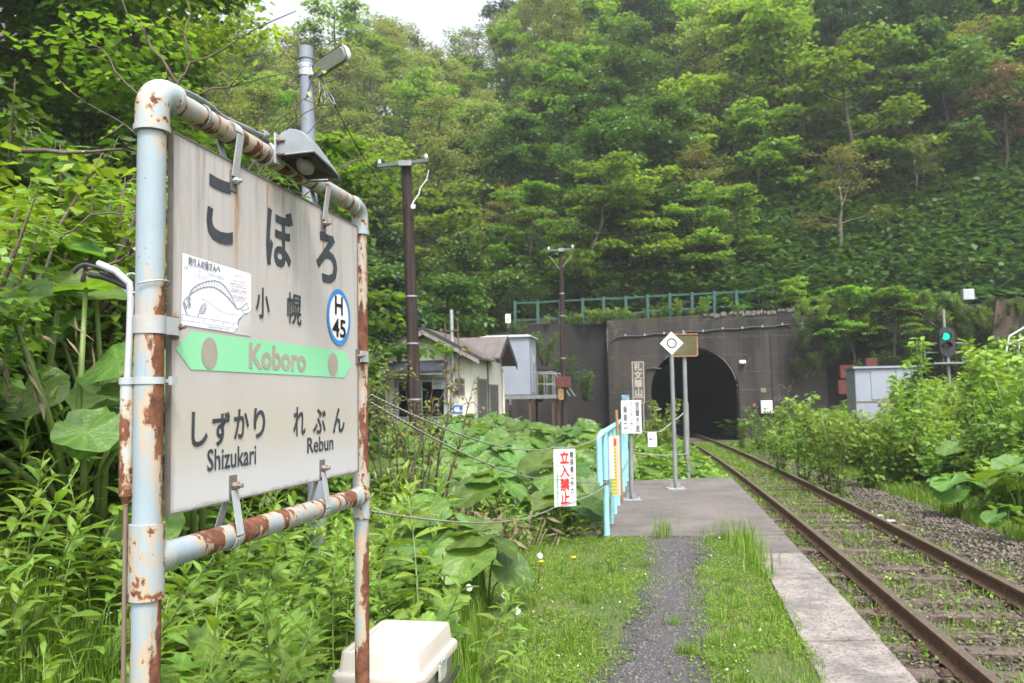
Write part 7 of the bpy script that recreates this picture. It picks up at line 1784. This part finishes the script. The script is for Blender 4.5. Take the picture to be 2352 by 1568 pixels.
n_ = 16000; y = 15.9 + 24 * RNG.random(n_); x = xf(y) - 1 + RNG.random(n_) * (xc(y) - 1.15 - xf(y) + 1); lm = LM(); l_ = RNG.uniform(.06, .14, n_)
lm.kites(np.stack([x, y, valley(x, y) + RNG.uniform(.03, .40, n_)], 1), RNG.uniform(0, 6.28, n_), RNG.normal(-.1, .35, n_), RNG.normal(0, .35, n_), l_, l_ * .36, np.clip(RNG.normal(.55, .25, n_), 0, 1), .15)
tag(obj('lush_cover', lm.mesh('lush_cover'), L_HERB), 'leafy ground cover between the platform end and the tunnel', kind='stuff')
# weeds in the track
n_ = 95000; y = 3.6 + 36 * RNG.random(n_) ** 1.5; off = RNG.uniform(-1.12, 2.6, n_)
den = np.where(off < -.62, .75, np.where(off < .5, .55, np.where(off < 1.0, .25, np.where(off < 2.0, .10, .85)))) + .30 * np.clip((y - 13) / 12, 0, 1) + 1.0 * wob((xc(y) + off) * 2.3, y * 1.7) - .12
m = RNG.random(n_) < den; y, off = y[m], off[m]; x = xc(y) + off
hh = RNG.uniform(.03, .13, len(x)) * np.where(off > 2.0, 1.9, 1) * np.where(y > 13, 1.25, 1.0)
grass_stuff('track_weeds', 'grass and weeds growing through the track', x, y, valley(x, y), hh, .4, .0028 + .00018 * y, .40 + .2 * wob(x, y), .22)
n_ = 26000; y = 3.4 + 20 * RNG.random(n_) ** 1.4; off = RNG.uniform(-1.1, 1.15, n_); x = xc(y) + off; lm = LM(); l_ = RNG.uniform(.015, .055, n_); m = wob(x * 1.7 + 9, y * 2.6) > -.35; x, y, off, l_ = x[m], y[m], off[m], l_[m]; n_ = len(x)
lm.kites(np.stack([x, y, zr(y) - .150 + RNG.uniform(-.02, .012, n_)], 1), RNG.uniform(0, 6.28, n_), RNG.normal(.05, .2, n_), RNG.normal(0, .3, n_), l_, l_ * .35, RNG.random(n_), .1)
tag(obj('leaf_litter', lm.mesh('leaf_litter'), stone_mat('dead litter', (0.035, 0.026, 0.02), (0.15, 0.115, 0.08))), 'brown leaf litter over the sleepers', kind='stuff')
n_ = 16000; y = 3.6 + 16 * RNG.random(n_); off = RNG.uniform(-1.1, 2.2, n_); m = wob((xc(y) + off) * 2.3 + 4, y * 1.9 + 2) > .15; y, off = y[m], off[m]; x = xc(y) + off
grass_stuff('dry_weeds', 'dry straw coloured weeds on the ballast', x, y, valley(x, y), RNG.uniform(.02, .10, len(x)), .7, .0026, .3, .25, leaf_mat('dry weed', (0.10, 0.085, 0.045), (0.21, 0.18, 0.10), (1.2, 1.1, .9), .2, .7, hue=0, val=0))
n_ = 16000; y = 4 + 34 * RNG.random(n_) ** 1.3; off = RNG.uniform(-1.1, 1.0, n_); m = wob((xc(y) + off) * 3.1, y * 2.3) > .28; y, off = y[m], off[m]; x = xc(y) + off; n_ = len(x)
lm = LM(); l_ = RNG.uniform(.025, .06, n_)
lm.kites(np.stack([x, y, valley(x, y) + RNG.uniform(.01, .10, n_)], 1), RNG.uniform(0, 6.28, n_), RNG.normal(.2, .4, n_), RNG.normal(0, .3, n_), l_, l_ * .30, np.clip(RNG.normal(.6, .25, n_), 0, 1), .15)
tag(obj('track_herbs', lm.mesh('track_herbs'), L_HERB), 'small leafy weeds between the rails', kind='stuff')
n_ = 26000; y = 6 + 32 * RNG.random(n_) ** 1.2; off = RNG.uniform(2.05, 3.4, n_) ; x = xc(y) + off
grass_stuff('verge_grass', 'long verge grass right of the ballast', x, y, valley(x, y), RNG.uniform(.06, .26, n_), .6, .0035, .5)
n_ = 30000; y = 8 + 32 * RNG.random(n_) ** 1.1; off = 2.7 + 11 * RNG.random(n_); x = xc(y) + off
lm = LM(); l_ = RNG.uniform(.06, .14, n_)
lm.kites(np.stack([x, y, valley(x, y) + RNG.uniform(.05, .75, n_)], 1), RNG.uniform(0, 6.28, n_), RNG.normal(-.15, .35, n_), RNG.normal(0, .35, n_), l_, l_ * .38, np.clip(RNG.normal(.5, .25, n_), 0, 1), .15)
tag(obj('thicket_cover', lm.mesh('thicket_cover'), L_HERB), 'leafy ground cover in the thicket right of the track', kind='stuff')
# butterbur carpet on the open slope, undergrowth on the hillside
def hexes(P, az, el, roll, L, W):
    f, n, s_ = basis(az, el, roll); L, W = L[:, None], W[:, None]
    V = np.stack([P, P + f * L * .25 - s_ * W + n * W * .15, P + f * L * .75 - s_ * W * .85, P + f * L - n * L * .08, P + f * L * .75 + s_ * W * .85, P + f * L * .25 + s_ * W + n * W * .15], 1)
    b = (np.arange(len(P)) * 6)[:, None]
    return V.reshape(-1, 3), np.concatenate([b + np.array([[0, 3, 2, 1]]), b + np.array([[0, 5, 4, 3]])], 0)
def carpet(name, label, n_, fx, L, leaf, zr0, zr1, wid=.5, tint=.5, rnd=False):
    x, y = fx(n_); n_ = len(x); lm = LM(); l_ = RNG.uniform(*L, n_)
    lm.kites(np.stack([x, y, ground_z(x, y) + RNG.uniform(zr0, zr1, n_)], 1), RNG.uniform(0, 6.28, n_) * .6 - PI * .9, RNG.normal(-.25, .25, n_), RNG.normal(0, .3, n_), l_, l_ * wid, np.clip(RNG.normal(tint, .22, n_), 0, 1), .12) if not rnd else lm.add(*hexes(np.stack([x, y, ground_z(x, y) + RNG.uniform(zr0, zr1, n_)], 1), RNG.uniform(0, 6.28, n_), RNG.normal(-.12, .35, n_), RNG.normal(0, .35, n_), l_, l_ * .62), np.repeat(np.clip(RNG.normal(tint, .38, n_), 0, 1), 6))
    tag(obj(name, lm.mesh(name), leaf), label, kind='stuff')
def fs(n_):
    x = RNG.uniform(11, 34, n_); y = ywall(x) + 1.0 + 12 * RNG.random(n_); return x, y
carpet('butterbur_carpet', 'butterbur leaves covering the open slope right above the portal', 15000, fs, (.34, .62), leaf_mat('slope butterbur', (0.028, 0.085, 0.022), (0.070, 0.150, 0.040), (1.7, 1.8, .6), .3, .38), .25, .9, .55, .5, True)
def fu(n_):
    y = 42 + 60 * RNG.random(n_) ** 1.2; x = RNG.uniform(-.5, .68, n_) * y; m = y > ywall(x) + 1.5; return x[m], y[m]
carpet('hillside_undergrowth', 'leafy undergrowth between the hillside trees', 110000, fu, (.20, .5), L_DENSE, .1, 2.4, .42, .40)
def fb(n_):
    y = 5 + 30 * RNG.random(n_) ** 1.1; x = -.20 * y - 1.0 - RNG.random(n_) * (.45 * y); m = (y < ywall(x)) & ~((y > 26) & (x > -5.2)); return x[m], y[m]
carpet('bank_undergrowth', 'leafy undergrowth on the left bank', 42000, fb, (.07, .20), L_DENSE, .05, .9, .42, .55)
for p in protoB2 + protoB + protoL + protoH + protoH2 + protoK + protoG + protoS + protoT + protoN + protoM:
    if p not in _first:
        for c in KIDS[p]: bpy.data.objects.remove(c)
        bpy.data.objects.remove(p)
bpy.data.objects.remove(_fo)
# ---- thin haze volume, added to stand in for pale glare over the hill
mb = MB(); mb.box(-75, 100, -4, 128, -6, 92)
hz_ = obj('haze', mb.mesh('haze'), None)
hm_ = bpy.data.materials.new('haze'); hm_.use_nodes = True; hm_.node_tree.nodes.remove(hm_.node_tree.nodes['Principled BSDF'])
pvn = hm_.node_tree.nodes.new('ShaderNodeVolumePrincipled'); pvn.inputs['Color'].default_value = (.92, .95, 1, 1); pvn.inputs['Density'].default_value = 0.0008; pvn.inputs['Anisotropy'].default_value = .3
hm_.node_tree.links.new(pvn.outputs[0], hm_.node_tree.nodes['Material Output'].inputs['Volume']); hz_.data.materials.append(hm_); tag(hz_, kind='stuff')
